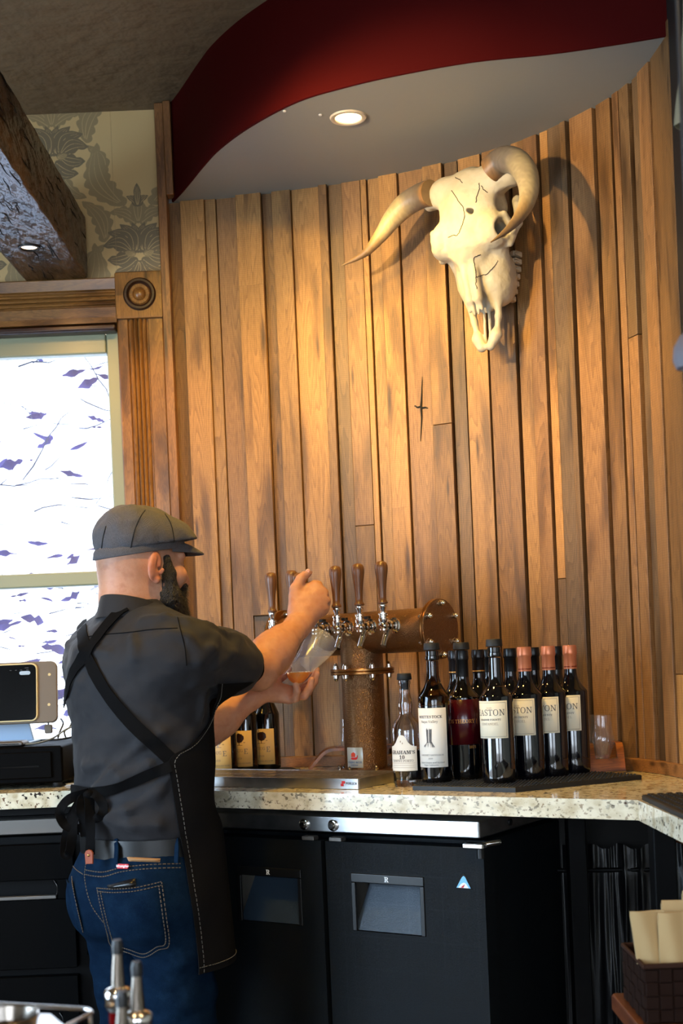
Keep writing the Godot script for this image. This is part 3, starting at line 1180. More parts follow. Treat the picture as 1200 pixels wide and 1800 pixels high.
	mb.box(V(0.845, 2.03, 2.835), Vector3(0.142, 1.92, 0.09))
	single(mb, "trim_2", M.post_dark, "dark upright post that ends the plank wall on its right", "trim", Vector3.ZERO, "", "structure")
	mb = MB.new()
	mb.box(V(-0.4575, 2.03, 3.772), Vector3(0.026, 1.915, 0.05), Basis.IDENTITY, 0.003)
	mb.box(V(-0.434, 2.855, 3.76), Vector3(0.022, 0.27, 0.04), Basis.IDENTITY, 0.003)
	single(mb, "trim_3", M.trim_wood, "narrow upright strip between window casing and planks", "trim", Vector3.ZERO, "", "structure")
	# soffit: curved red face and grey underside
	var so := thing("ceiling_soffit", "curved soffit with a dark red face and grey underside", "soffit", V(0, 2.713, 3.3), "", "structure")
	var edge := bez([Vector2(-0.434, 3.78), Vector2(-0.40, 3.71), Vector2(-0.365, 3.63), Vector2(-0.318, 3.52), Vector2(-0.2625, 3.405), Vector2(-0.172, 3.27), Vector2(-0.053, 3.14), Vector2(0.06, 3.072), Vector2(0.179, 3.02), Vector2(0.35, 2.967), Vector2(0.518, 2.944), Vector2(0.66, 2.912), Vector2(0.79, 2.875)], 5)
	mb = MB.new()
	rows = []
	for e in edge: rows.append(PackedVector3Array([V(e.x + 0.004, 2.7125, e.y + 0.005), V(e.x, 2.7125, e.y), V(e.x, 2.716, e.y), V(e.x, 2.995, e.y)]))
	mb.grid(rows, false, false, true)
	part(mb, "fascia", M.red_paint, so)
	mb = MB.new()
	var poly := PackedVector2Array()
	for e in edge: poly.append(Vector2(e.x + 0.003, -e.y - 0.004))
	for i in range(wall_path.size() - 1, -1, -2): poly.append(Vector2(wall_path[i].x, -wall_path[i].y - 0.02))
	mb.prism(poly, Vector3(0, 2.713, 0), Basis(Vector3.RIGHT, Vector3(0, 0, 1), Vector3.UP), 0.012)
	part(mb, "underside", M.soffit_paint, so)
	for q in [P(500, 200, 3.19), P(562, 183, 3.22)]:
		mb = MB.new()
		mb.lathe(Vector3(q.x, 2.711, q.z), [Vector2(0, 0), Vector2(0.004, 0), Vector2(0.005, 0.002)], 10)
		part(mb, "screw_cap", M.label_white, so)
	# old timber across the corner
	var bm := thing("beam", "rough old timber beam with a small lamp let into it", "beam", V(-0.775, 2.5, 2.6), "", "structure")
	var fw := noise(0.9, 3, 71)
	rows = []
	var uvb := []
	var L := 44
	for i in L + 1:
		var dd := 1.3 + 2.47 * i / L
		var row := PackedVector3Array()
		var uu := []
		var pr := [Vector2(-0.0915, 0.004), Vector2(-0.085, 0), Vector2(-0.05, 0), Vector2(0, 0), Vector2(0.05, 0), Vector2(0.085, 0), Vector2(0.0915, 0.006), Vector2(0.0915, 0.06), Vector2(0.0915, 0.12), Vector2(0.0915, 0.175), Vector2(0.085, 0.182), Vector2(0, 0.182), Vector2(-0.085, 0.182), Vector2(-0.0915, 0.17), Vector2(-0.0915, 0.06)]
		for k in pr.size():
			var w := 0.004 * fw.get_noise_2d(k * 37.0, dd * 11.0)
			row.append(V(-0.775 + pr[k].x + w, 2.5 + pr[k].y + 0.003 * fw.get_noise_2d(k * 91.0 + 50.0, dd * 9.0), dd))
			uu.append(Vector2(k * 0.04, dd))
		rows.append(row)
		uvb.append(uu)
	mb = MB.new()
	mb.grid(rows, true, false, true, uvb)
	mb.face([rows[L][14], rows[L][12], rows[L][9], rows[L][6], rows[L][3], rows[L][0]])
	part(mb, "timber", M.beam, bm)
	mb = MB.new()
	for i in 95:      # drying cracks along the grain
		var under := i < 55
		var dd := rng.randf_range(2.3, 3.7)
		var off := rng.randf_range(-0.08, 0.08)
		var pts := []
		var nseg := rng.randi_range(4, 7)
		for k in nseg:
			var q := off + rng.randf_range(-0.003, 0.003)
			pts.append(V(-0.775 + q, 2.4995, dd) if under else V(-0.6835, 2.5 + 0.091 + q, dd))
			dd += rng.randf_range(0.008, 0.03)
			off += rng.randf_range(-0.002, 0.002)
		var rr := []
		var wmax := rng.randf_range(0.0006, 0.0022)
		for k in nseg: rr.append(wmax * sin(PI * (k + 0.5) / nseg) + 0.0002)
		mb.tube(pts, rr, 4, false)
	var ck := part(mb, "crack", M.beam_crack, bm)
	ck.set_meta("kind", "stuff")

func seen_s_of(p: Vector3) -> Vector3:     # p moved along its line of sight onto the plank fronts
	var k := p.x / -p.z
	for i in wall_path.size() - 1:
		var a: Vector2 = wall_path[i]
		var b: Vector2 = wall_path[i + 1]
		var fa := a.x - k * a.y
		var fb := b.x - k * b.y
		if fa <= 0.0 and fb >= 0.0:
			var q := a.lerp(b, -fa / (fb - fa)) + Vector2(-0.3, -1.0).normalized() * 0.0005
			return V(q.x, p.y, q.y)
	return p

func build_window() -> void:
	var w := thing("window_1", "sash window with olive green frame on the left", "window", V(-1.18, 1.12, 3.82), "", "structure")
	var x0 := -1.75
	var x1 := -0.606
	var cx := (x0 + x1) * 0.5
	var mb := MB.new()
	mb.box(V(x1 - 0.0195, 1.75, 3.835), Vector3(0.041, 1.26, 0.045), Basis.IDENTITY, 0.006)
	mb.box(V(x0 + 0.02, 1.75, 3.835), Vector3(0.04, 1.26, 0.045), Basis.IDENTITY, 0.006)
	part(mb, "stile", M.sash, w)
	mb = MB.new()
	mb.box(V(cx, 2.322, 3.836), Vector3(1.063, 0.060, 0.045), Basis.IDENTITY, 0.006)
	part(mb, "top_rail", M.sash, w)
	mb = MB.new()
	mb.box(V(cx, 1.638, 3.828), Vector3(1.064, 0.042, 0.05), Basis.IDENTITY, 0.006)
	part(mb, "meeting_rail", M.sash, w)
	mb = MB.new()
	mb.box(V(cx, 1.145, 3.836), Vector3(1.063, 0.05, 0.045), Basis.IDENTITY, 0.006)
	part(mb, "bottom_rail", M.sash, w)
	for q in [[1.976, 0.636], [1.394, 0.448]]:
		mb = MB.new()
		mb.box(V(cx, q[0], 3.842), Vector3(1.066, q[1], 0.005), Basis.IDENTITY, 0.0005)
		part(mb, "pane", M.pane, w)
	mb = MB.new()
	mb.box(V(cx, 1.112, 3.79), Vector3(1.2, 0.025, 0.12))
	part(mb, "sill", M.sash, w)
	# casing: reeded upright, moulded head, corner block with bull's-eye
	mb = MB.new()
	var z0 := 3.80
	var prof := [Vector2(0, 0), Vector2(0, 0.022), Vector2(0.004, 0.026), Vector2(0.030, 0.026), Vector2(0.033, 0.018)]
	for k in 4:
		var rx := 0.036 + k * 0.0125
		for a in 5: prof.append(Vector2(rx + 0.0055 - 0.0055 * cos(PI * a / 4.0), 0.018 + (0.013 if k in [1, 2] else 0.009) * sin(PI * a / 4.0)))
	prof.append_array([Vector2(0.088, 0.018), Vector2(0.091, 0.026), Vector2(0.130, 0.026), Vector2(0.134, 0.022), Vector2(0.134, 0)])
	var pp := PackedVector2Array(prof)
	mb.prism(pp, V(-0.606, 1.072, z0), Basis(Vector3.RIGHT, Vector3(0, 0, 1), Vector3.UP), 1.305)
	single(mb, "trim_4", M.casing, "reeded upright window casing under the corner block", "trim", Vector3.ZERO, "", "structure")
	mb = MB.new()
	var hp := [Vector2(0, 0), Vector2(0, 0.036), Vector2(0.016, 0.036), Vector2(0.019, 0.022), Vector2(0.048, 0.024), Vector2(0.052, 0.018)]
	for k in 3:
		var ry := 0.054 + k * 0.013
		for a in 5: hp.append(Vector2(ry + 0.006 - 0.006 * cos(PI * a / 4.0), 0.018 + 0.010 * sin(PI * a / 4.0)))
	hp.append_array([Vector2(0.096, 0.018), Vector2(0.099, 0.026), Vector2(0.128, 0.032), Vector2(0.132, 0.028), Vector2(0.132, 0)])
	mb.prism(PackedVector2Array(hp), V(-1.9, 2.368, z0), Basis(Vector3.UP, Vector3(0, 0, 1), Vector3.RIGHT), 1.295)
	single(mb, "trim_5", M.casing, "moulded head casing above the sash window", "trim", Vector3.ZERO, "", "structure")
	mb = MB.new()
	mb.box(V(-1.2, 2.357, 3.79), Vector3(1.185, 0.022, 0.05), Basis.IDENTITY, 0.008)
	single(mb, "trim_6", M.casing_dark, "dark rounded bead under the window head", "trim", Vector3.ZERO, "", "structure")
	var cb := thing("trim_7", "square corner block with a turned bull's-eye", "trim", V(-0.539, 2.445, 3.78), "", "structure")
	mb = MB.new()
	mb.box(V(-0.539, 2.445, 3.783), Vector3(0.136, 0.136, 0.036), Basis.IDENTITY, 0.004)
	part(mb, "block", M.casing, cb)
	mb = MB.new()
	mb.lathe(V(-0.536, 2.446, 3.7655), [Vector2(0.047, -0.002), Vector2(0.047, 0.004), Vector2(0.043, 0.008), Vector2(0.037, 0.008), Vector2(0.034, 0.003), Vector2(0.031, 0.001)], 40, Basis(Vector3.RIGHT, Vector3(0, 0, 1), Vector3.DOWN))
	part(mb, "ring", M.casing_dark, cb)
	mb = MB.new()
	mb.lathe(V(-0.536, 2.446, 3.7655), [Vector2(0.031, 0), Vector2(0.028, 0.006), Vector2(0.020, 0.006), Vector2(0.017, 0.003), Vector2(0.014, 0.008), Vector2(0.008, 0.012), Vector2(0, 0.013)], 40, Basis(Vector3.RIGHT, Vector3(0, 0, 1), Vector3.DOWN))
	part(mb, "bulls_eye", M.casing, cb)
	# dry creeper outside the glass
	var sh := thing("creeper", "dry twigs and leaves against bright snow light outside the window", "plant", V(-1.2, 0.0, 4.6))
	var tw := MB.new()
	var lf := MB.new()
	for i in 110:
		var p := V(rng.randf_range(-1.75, -0.6), rng.randf_range(1.15, 2.75), rng.randf_range(4.3, 5.0))
		var ang := rng.randf_range(-0.5, 0.75)
		var pts := [p]
		for k in rng.randi_range(3, 8):
			ang += rng.randf_range(-0.4, 0.4)
			p = p + Vector3(cos(ang), sin(ang), rng.randf_range(-0.3, 0.3)) * rng.randf_range(0.025, 0.07)
			pts.append(p)
		var rr := []
		for k in pts.size(): rr.append(rng.randf_range(0.0012, 0.004) * (1.0 - 0.7 * k / pts.size()))
		tw.tube(pts, rr, 5)
	part(tw, "twigs", M.twig, sh).set_meta("kind", "stuff")
	for i in 210:
		var p := V(rng.randf_range(-1.75, -0.55), rng.randf_range(1.15, 2.75), rng.randf_range(4.3, 5.0))
		var ang := rng.randf_range(-0.4, 0.7)
		var ax := Vector3(cos(ang), sin(ang), rng.randf_range(-0.4, 0.4)).normalized()
		var ay := ax.cross(Vector3(rng.randf_range(-0.5, 0.5), rng.randf_range(-0.4, 0.4), 1).normalized()).normalized()
		var l := rng.randf_range(0.03, 0.095)
		var wd := l * rng.randf_range(0.08, 0.24)
		var rows := []
		for k in 7:
			var s := k / 6.0
			var ww := wd * pow(sin(PI * clampf(s * 0.92 + 0.04, 0, 1)), 0.8) * rng.randf_range(0.3, 1.25)
			var cu := ax.cross(ay) * 0.2 * l * sin(s * 3.0)
			rows.append(PackedVector3Array([p + ax * l * s - ay * ww + cu, p + ax * l * s + ax.cross(ay) * ww * 0.4 + cu, p + ax * l * s + ay * ww + cu]))
		lf.grid(rows)
	part(lf, "leaves", M.dry_leaf, sh).set_meta("kind", "stuff")
	mb = MB.new()
	mb.box(Vector3(-1.3, -0.1, -9.1), Vector3(9, 0.2, 10))
	single(mb, "ground", M.snow, "snow covered ground outside the window", "snow", Vector3.ZERO, "", "structure")

func lamp(at: Vector3, r: float, energy: float, ang: float, lens: StandardMaterial3D, ring: StandardMaterial3D, label: String, col: Color, aim := Vector3.DOWN, size := 0.04) -> void:
	var l := thing("recessed_lamp", label, "lamp", at)
	var mb := MB.new()
	mb.lathe(at, [Vector2(r * 0.86, 0.004), Vector2(r * 0.9, -0.002), Vector2(r, -0.004), Vector2(r * 1.18, -0.003), Vector2(r * 1.24, 0.001)], 40)
	part(mb, "ring", ring, l)
	mb = MB.new()
	mb.lathe(at, [Vector2(0, -0.001), Vector2(r * 0.5, -0.0005), Vector2(r * 0.9, 0.001)], 40)
	part(mb, "lens", lens, l)
	var s := SpotLight3D.new()
	s.name = "lamp_light"
	s.spot_angle = ang
	s.spot_angle_attenuation = 0.6
	s.spot_range = 9.0
	s.spot_attenuation = 2.0
	s.light_energy = energy
	s.light_color = col
	s.light_size = size
	s.shadow_enabled = true
	add_child(s, true)
	s.position = at + Vector3(0, -0.055, 0)
	s.look_at(s.position + aim, Vector3(0, 0, -1))

func build_lamps() -> void:
	var warm := Color(1.0, 0.81, 0.38)
	lamp(V(0.073, 2.712, 3.243), 0.037, 0.95, 68.0, M.lamp_lens, M.lamp_ring, "glowing round lamp let into the grey soffit underside", warm)
	lamp(V(-0.782, 2.499, 3.473), 0.024, 0.25, 80.0, M.lamp_lens_cool, M.lamp_ring_dark, "small glowing lamp let into the old timber beam", Color(1.0, 0.74, 0.45))
	lamp(V(-0.775, 2.499, 1.97), 0.024, 4.6, 23.0, M.lamp_lens_cool, M.lamp_ring_dark, "adjustable lamp in the beam out of frame, aimed at the skull", Color(1.0, 0.85, 0.58), Vector3(1.15, -0.16, -1.36), 0.03)
	lamp(V(-0.3, 2.988, 2.25), 0.05, 2.8, 40.0, M.lamp_lens, M.lamp_ring, "ceiling lamp out of frame, turned to wash the plank wall", Color(1.0, 0.80, 0.36), Vector3(0.25, -1.5, -1.35), 0.05)
	for q in [[V(-0.9, 2.988, 1.0), "ceiling lamp out of frame above the bar station"], [V(0.5, 2.988, 1.1), "ceiling lamp out of frame above the near bar"], [V(0.0, 2.988, -0.9), "ceiling lamp out of frame behind the camera"]]:
		lamp(q[0], 0.05, 1.8, 50.0, M.lamp_lens, M.lamp_ring, q[1], Color(1.0, 0.84, 0.62), Vector3.DOWN, 0.05)

# ------------------------------------------------------------------ worktop and what stands under it
func build_counter() -> void:
	var out := PackedVector2Array([Vector2(-2.68, -3.29), Vector2(-0.575, -3.29), Vector2(0.57, -2.575), Vector2(0.585, -1.55), Vector2(1.12, -1.55), Vector2(1.12, -2.83), Vector2(0.80, -2.86)])
	for i in range(wall_path.size() - 3, 3, -8): out.append(Vector2(wall_path[i].x - 0.001, -wall_path[i].y - 0.001))
	out.append_array([Vector2(-0.47, -3.797), Vector2(-2.68, -3.797)])
	var mb := MB.new()
	mb.prism(out, Vector3(0, 1.03, 0), Basis(Vector3.RIGHT, Vector3(0, 0, 1), Vector3.UP), 0.04, 0.003)
	single(mb, "countertop", M.granite, "speckled cream granite bar top that bends round the corner", "countertop", V(0, 1.03, 3.0))
	# bar back cooler with two doors
	var bs := Basis(Vector3(0.843, 0, 0.538), Vector3.UP, Vector3(-0.538, 0, 0.843))
	var o := V(0.279, 0, 2.80)
	var at := func(x: float, y: float, z: float) -> Vector3: return o + bs * Vector3(x, y, z)
	var co := thing("bar_cooler", "black two-door bar cooler with steel top rail under the granite", "cooler", at.call(-0.42, 0, -0.3))
	mb = MB.new()
	mb.box(at.call(-0.42, 0.50, -0.325), Vector3(0.838, 0.93, 0.55), bs, 0.004)
	mb.box(at.call(-0.42, 0.02, -0.33), Vector3(0.78, 0.04, 0.48), bs, 0.004)
	part(mb, "body", M.cooler_black, co)
	mb = MB.new()
	mb.box(at.call(-0.45, 0.9935, -0.30), Vector3(0.90, 0.039, 0.60), bs, 0.004)
	part(mb, "top_rail", M.steel, co)
	for k in 2:
		var x0 := -0.388 if k == 0 else -0.80
		var x1 := 0.014 if k == 0 else -0.400
		var r0 := -0.321 if k == 0 else -0.644
		var r1 := -0.133 if k == 0 else -0.458
		var ya := 0.757
		var yb := 0.888
		mb = MB.new()
		for q in [[x0, r0, 0.09, 0.957], [r1, x1, 0.09, 0.957], [r0, r1, 0.09, ya], [r0, r1, yb, 0.957]]:
			mb.box(at.call((q[0] + q[1]) * 0.5, (q[2] + q[3]) * 0.5, -0.012), Vector3(q[1] - q[0], q[3] - q[2], 0.05), bs, 0.00005)
		var door := part(mb, "door", M.cooler_black, co)
		mb = MB.new()
		for q in [[r0, r1, yb - 0.021, yb], [r0, r0 + 0.011, ya, yb - 0.021], [r1 - 0.011, r1, ya, yb - 0.021]]:
			mb.box(at.call((q[0] + q[1]) * 0.5, (q[2] + q[3]) * 0.5, 0.012), Vector3(q[1] - q[0], q[3] - q[2], 0.008), bs, 0.002)
		part(mb, "handle_frame", M.black_plastic, door)
		mb = MB.new()
		var a: Vector3 = at.call(r0 + 0.003, ya + 0.002, 0.010)
		var b: Vector3 = at.call(r1 - 0.008, ya + 0.002, 0.010)
		var c: Vector3 = at.call(r1 - 0.008, yb - 0.012, -0.028)
		var d: Vector3 = at.call(r0 + 0.030, yb - 0.012, -0.028)
		mb.face([a, b, c, d])
		part(mb, "handle_recess", M.cooler_recess, door)
		mb = MB.new()
		var e: Vector3 = at.call(r0 + 0.003, yb - 0.012, 0.010)
		mb.face([a, d, e])
		mb.face([d, c, at.call(r1 - 0.008, yb - 0.012, 0.010), e])
		part(mb, "recess_cheek", M.black_gloss, door)
		part(letters("R", 0.016, at.call((r0 + r1) * 0.5, yb - 0.0105, 0.0166), bs, true, true), "logo", M.white_print, door)
		mb = MB.new()
		var hx := -0.36 if k == 0 else -0.435
		mb.box(at.call(hx, 0.9615, 0.004), Vector3(0.034, 0.010, 0.022), bs, 0.002)
		part(mb, "catch", M.steel_dull, co)
		mb = MB.new()
		var lx := -0.372 if k == 0 else -0.452
		var axb := Basis(bs.x, bs.z, -bs.y)
		mb.lathe(at.call(lx, 0.992, -0.001), [Vector2(0.0135, 0), Vector2(0.0135, 0.004), Vector2(0.011, 0.006), Vector2(0.0085, 0.006), Vector2(0.008, 0.010), Vector2(0.006, 0.012), Vector2(0, 0.012)], 20, axb)
		part(mb, "lock", M.chrome, co)
	mb = MB.new()
	mb.box(at.call(-0.005, 0.962, 0.012), Vector3(0.05, 0.012, 0.028), bs, 0.003)
	mb.tube([at.call(0.0, 0.962, 0.012), at.call(0.028, 0.966, -0.006), at.call(0.038, 0.967, -0.02)], 0.006, 8)
	part(mb, "hinge", M.chrome, co)
	mb = MB.new()
	mb.lathe(at.call(0.008, 0.935, 0.014), [Vector2(0, 0), Vector2(0.008, 0.001), Vector2(0.008, 0.022), Vector2(0, 0.023)], 12)
	part(mb, "hinge_pin", M.black_plastic, co)
	mb = MB.new()
	mb.lathe(at.call(0.001, 0.992, -0.15), [Vector2(0.008, 0), Vector2(0.008, 0.003), Vector2(0, 0.004)], 12, Basis(bs.z * -1.0, bs.x, bs.y * -1.0))
	part(mb, "screw", M.black_plastic, co)
	# triangular badge
	mb = MB.new()
	mb.prism(PackedVector2Array([Vector2(-0.020, 0), Vector2(0.020, 0), Vector2(0.0055, 0.030), Vector2(0.001, 0.034), Vector2(-0.004, 0.029)]), at.call(-0.036, 0.868, 0.0132), bs, 0.0008)
	var bd := part(mb, "badge", M.black_gloss, co)
	mb = MB.new()
	mb.prism(PackedVector2Array([Vector2(-0.017, 0.002), Vector2(0.017, 0.002), Vector2(0.0045, 0.026), Vector2(0.001, 0.028), Vector2(-0.003, 0.025)]), at.call(-0.036, 0.868, 0.0138), bs, 0.0008)
	part(mb, "badge_sky", M.sky_print, bd)
	mb = MB.new()
	mb.prism(PackedVector2Array([Vector2(-0.013, 0.0022), Vector2(0.013, 0.0022), Vector2(0.007, 0.011), Vector2(0.002, 0.014), Vector2(-0.005, 0.011)]), at.call(-0.036, 0.868, 0.0145), bs, 0.0006)
	part(mb, "badge_snow", M.white_print, bd)
	mb = MB.new()
	mb.prism(PackedVector2Array([Vector2(-0.006, 0.003), Vector2(0.0, 0.0025), Vector2(0.004, 0.010), Vector2(0.0, 0.008)]), at.call(-0.036, 0.868, 0.0150), bs, 0.0005)
	part(mb, "badge_mark", M.red_print, bd)
	# drawer cooler under the window run
	var dr := thing("drawer_cooler", "black cooler drawers with dull steel band under the window run", "cooler", V(-1.3, 0, 3.55))
	mb = MB.new()
	mb.box(V(-1.65, 0.485, 3.555), Vector3(2.0, 0.94, 0.42), Basis.IDENTITY, 0.004)
	mb.box(V(-1.65, 0.99, 3.57), Vector3(2.0, 0.075, 0.42), Basis.IDENTITY, 0.004)
	part(mb, "body", M.black_steel, dr)
	mb = MB.new()
	mb.box(V(-1.65, 0.980, 3.335), Vector3(2.02, 0.040, 0.03), Basis.IDENTITY, 0.004)
	part(mb, "top_band", M.steel_dull, dr)
	mb = MB.new()
	mb.box(V(-1.65, 1.017, 3.345), Vector3(2.02, 0.022, 0.02), Basis.IDENTITY, 0.003)
	part(mb, "ledge", M.black_steel, dr)
	for q in [[0.62, 0.935], [0.27, 0.60]]:
		mb = MB.new()
		var s0: float = q[1] - 0.09
		var s1: float = q[1] - 0.14
		for r in [[-1.35, -0.70, s0, q[1]], [-1.35, -0.70, q[0], s1], [-0.742, -0.70, s1, s0], [-1.35, -1.30, s1, s0]]:
			mb.box(V((r[0] + r[1]) * 0.5, (r[2] + r[3]) * 0.5, 3.326), Vector3(r[1] - r[0], r[3] - r[2], 0.026), Basis.IDENTITY, 0.002)
		var dw := part(mb, "drawer", M.drawer_black, dr)
		mb = MB.new()
		mb.box(V(-1.025, s1 + 0.006, 3.316), Vector3(0.56, 0.011, 0.012), Basis.IDENTITY, 0.003)
		part(mb, "pull", M.steel_dull, dw)
		mb = MB.new()
		mb.tube(bez([V(-0.752, s0 - 0.004, 3.320), V(-0.744, s0 - 0.018, 3.318), V(-0.744, s1 + 0.014, 3.318), V(-0.752, s1 + 0.004, 3.320)], 4), 0.004, 8)
		part(mb, "pull_end", M.black_gloss, dw)
	# steel legs and the curtain below the right-hand end
	for q in [[V(0.512, 0.515, 2.96), 0.042, "dark square steel leg in front of the black curtain"], [V(0.597, 0.515, 2.50), 0.044, "dark square steel leg behind the napkin basket"]]:
		mb = MB.new()
		mb.box(q[0], Vector3(q[1], 1.03, q[1]), Basis.IDENTITY, 0.004)
		var lg := thing("counter_leg", q[2], "table leg", Vector3(q[0].x, 0, q[0].z))
		part(mb, "tube", M.black_steel, lg)
		mb = MB.new()
		mb.box(Vector3(q[0].x, 0.006, q[0].z), Vector3(0.09, 0.012, 0.09), Basis.IDENTITY, 0.003)
		part(mb, "foot_plate", M.black_steel, lg)
	var cu := thing("curtain", "gathered black satin curtain under the right end of the worktop", "curtain", V(0.62, 0.1, 3.08))
	mb = MB.new()
	var rows := []
	var nf := noise(5.0, 2, 81)
	for i in 30:
		var row := PackedVector3Array()
		var y := 0.905 - 0.80 * pow(i / 29.0, 1.5)
		for j in 121:
			var s := j / 120.0
			var x := 0.50 + 0.44 * s
			var amp := 0.007 if y < 0.85 else 0.011
			var fold := amp * sin(s * 24.0 + 3.2 * nf.get_noise_2d(s * 3.0, 0.0)) + 0.022 * nf.get_noise_2d(s * 1.6, y * 0.3)
			if absf(y - 0.845) < 0.012: fold *= 0.5
			var d := 3.10 + fold - 0.10 * s
			row.append(V(x, y + (0.007 * sin(s * 43.0 + 1.0) if i == 0 else 0.0), d))
		rows.append(row)
	mb.grid(rows)
	part(mb, "cloth", M.cloth_black, cu)
	mb = MB.new()
	mb.tube([V(0.49, 0.85, 3.10), V(0.95, 0.85, 3.01)], 0.006, 8)
	part(mb, "rod", M.black_steel, cu)
	mb = MB.new()
	mb.prism(PackedVector2Array([Vector2(0.33, -3.16), Vector2(1.0, -3.16), Vector2(1.0, -3.17), Vector2(0.33, -3.17)]), Vector3(0, 0, 0), Basis(Vector3.RIGHT, Vector3(0, 0, 1), Vector3.UP), 1.03)
	single(mb, "wall_under", M.dark_room, "black panel behind the curtain", "wall", Vector3.ZERO, "", "structure")
	# bar mats
	mb = MB.new()
	var mp := PackedVector2Array([Vector2(0.148, -2.944), Vector2(0.361, -2.807), Vector2(0.669, -2.97), Vector2(0.575, -3.10), Vector2(0.57, -3.31), Vector2(0.50, -3.35), Vector2(0.33, -3.28), Vector2(0.20, -3.17)])
	mb.prism(mp, Vector3(0, 1.0702, 0), Basis(Vector3.RIGHT, Vector3(0, 0, 1), Vector3.UP), 0.011, 0.0015)
	var mt := thing("bar_mat", "black rubber bar mat under the group of wine bottles", "mat", V(0.36, 1.0702, 3.05))
	part(mb, "sheet", M.rubber, mt)
	mb = MB.new()
	for i in 62:
		for j in 34:
			var q := Vector2(0.16 + i * 0.0082 + (j % 2) * 0.004, -2.82 - j * 0.0145)
			if Geometry2D.is_point_in_polygon(q, mp) and (q.y > -3.03 or q.x > 0.5):
				mb.box(Vector3(q.x, 1.0822, q.y), Vector3(0.0042, 0.003, 0.0042), Basis.IDENTITY, 0.001)
	part(mb, "nubs", M.rubber, mt).set_meta("kind", "stuff")
	mb = MB.new()
	mb.prism(PackedVector2Array([Vector2(0.579, -2.575), Vector2(0.575, -1.95), Vector2(0.86, -1.95), Vector2(0.86, -2.58)]), Vector3(0, 1.0702, 0), Basis(Vector3.RIGHT, Vector3(0, 0, 1), Vector3.UP), 0.010, 0.002)
	mt = thing("bar_mat", "black rubber mat at the right-hand edge of the bar", "mat", V(0.72, 1.0702, 2.3))
	part(mb, "sheet", M.rubber, mt)
	mb = MB.new()
	for i in 14:
		for j in 34: mb.box(V(0.595 + i * 0.0185, 1.081, 1.98 + j * 0.0178), Vector3(0.012, 0.004, 0.011), Basis.IDENTITY, 0.0015)
	part(mb, "nubs", M.rubber, mt).set_meta("kind", "stuff")
	mb = MB.new()
	mb.prism(PackedVector2Array([Vector2(-0.40, -3.525), Vector2(-0.10, -3.338), Vector2(-0.06, -3.41), Vector2(-0.16, -3.66), Vector2(-0.42, -3.72)]), Vector3(0, 1.0702, 0), Basis(Vector3.RIGHT, Vector3(0, 0, 1), Vector3.UP), 0.007, 0.001)
	mt = single(mb, "bar_mat", M.rubber, "thin black mat under the three tan-labelled bottles", "mat", V(-0.2, 1.0702, 3.5))
	# drip tray
	var tb := Basis(Vector3(0.848, 0, 0.53), Vector3.UP, Vector3(-0.53, 0, 0.848))
	var to := V(0.026, 1.0702, 3.012)
	var tat := func(x: float, y: float, z: float) -> Vector3: return to + tb * Vector3(x, y, z)
	var tr := thing("drip_tray", "long steel drip tray with slotted grate below the taps", "tray", tat.call(-0.3, 0, -0.1))
	mb = MB.new()
	for q in [[-0.31, 0.0125, -0.002, 0.62, 0.025, 0.004], [-0.31, 0.0125, -0.198, 0.62, 0.025, 0.004], [-0.002, 0.0125, -0.1, 0.004, 0.025, 0.192], [-0.618, 0.0125, -0.1, 0.004, 0.025, 0.192], [-0.31, 0.0015, -0.1, 0.612, 0.003, 0.192]]:
		mb.box(tat.call(q[0], q[1], q[2]), Vector3(q[3], q[4], q[5]), tb, 0.001)
	part(mb, "pan", M.steel, tr)
	mb = MB.new()
	mb.box(tat.call(-0.31, 0.0225, -0.014), Vector3(0.61, 0.003, 0.018), tb, 0.001)
	mb.box(tat.call(-0.31, 0.0225, -0.1), Vector3(0.61, 0.003, 0.012), tb, 0.001)
	mb.box(tat.call(-0.31, 0.0225, -0.186), Vector3(0.61, 0.003, 0.018), tb, 0.001)
	for i in 41: mb.box(tat.call(-0.605 + i * 0.0148, 0.0225, -0.1), Vector3(0.0085, 0.003, 0.17), tb, 0.001)
	part(mb, "grate", M.steel, tr).set_meta("kind", "stuff")
	mb = MB.new()
	mb.prism(PackedVector2Array([Vector2(0, 0), Vector2(0.008, 0), Vector2(0.008, 0.006), Vector2(0.012, 0.006), Vector2(0.012, 0.012), Vector2(0.003, 0.012), Vector2(0.003, 0.006), Vector2(0, 0.006)]), tat.call(-0.047, 0.007, 0.0), tb, 0.0006)
	part(mb, "logo", M.red_print, tr)
	part(letters("PERLICK", 0.0075, tat.call(-0.018, 0.0135, 0.0007), tb, true), "lettering", M.grey_print, tr)

# ------------------------------------------------------------------ beer tower
func bolt(o: Vector3, dir: Vector3, r: float) -> MB:
	var mb := MB.new()
	var b := axis_basis(dir)
	mb.lathe(o, [Vector2(r * 1.05, 0), Vector2(r * 1.05, r * 0.25), Vector2(r * 0.95, r * 0.3)], 16, b)
	mb.lathe(o, [Vector2(r * 0.9, r * 0.3), Vector2(r * 0.9, r * 0.95), Vector2(r * 0.72, r * 1.05), Vector2(r * 0.66, r * 1.35), Vector2(r * 0.4, r * 1.75), Vector2(0, r * 1.9)], 6, b, 0.9)
	return mb

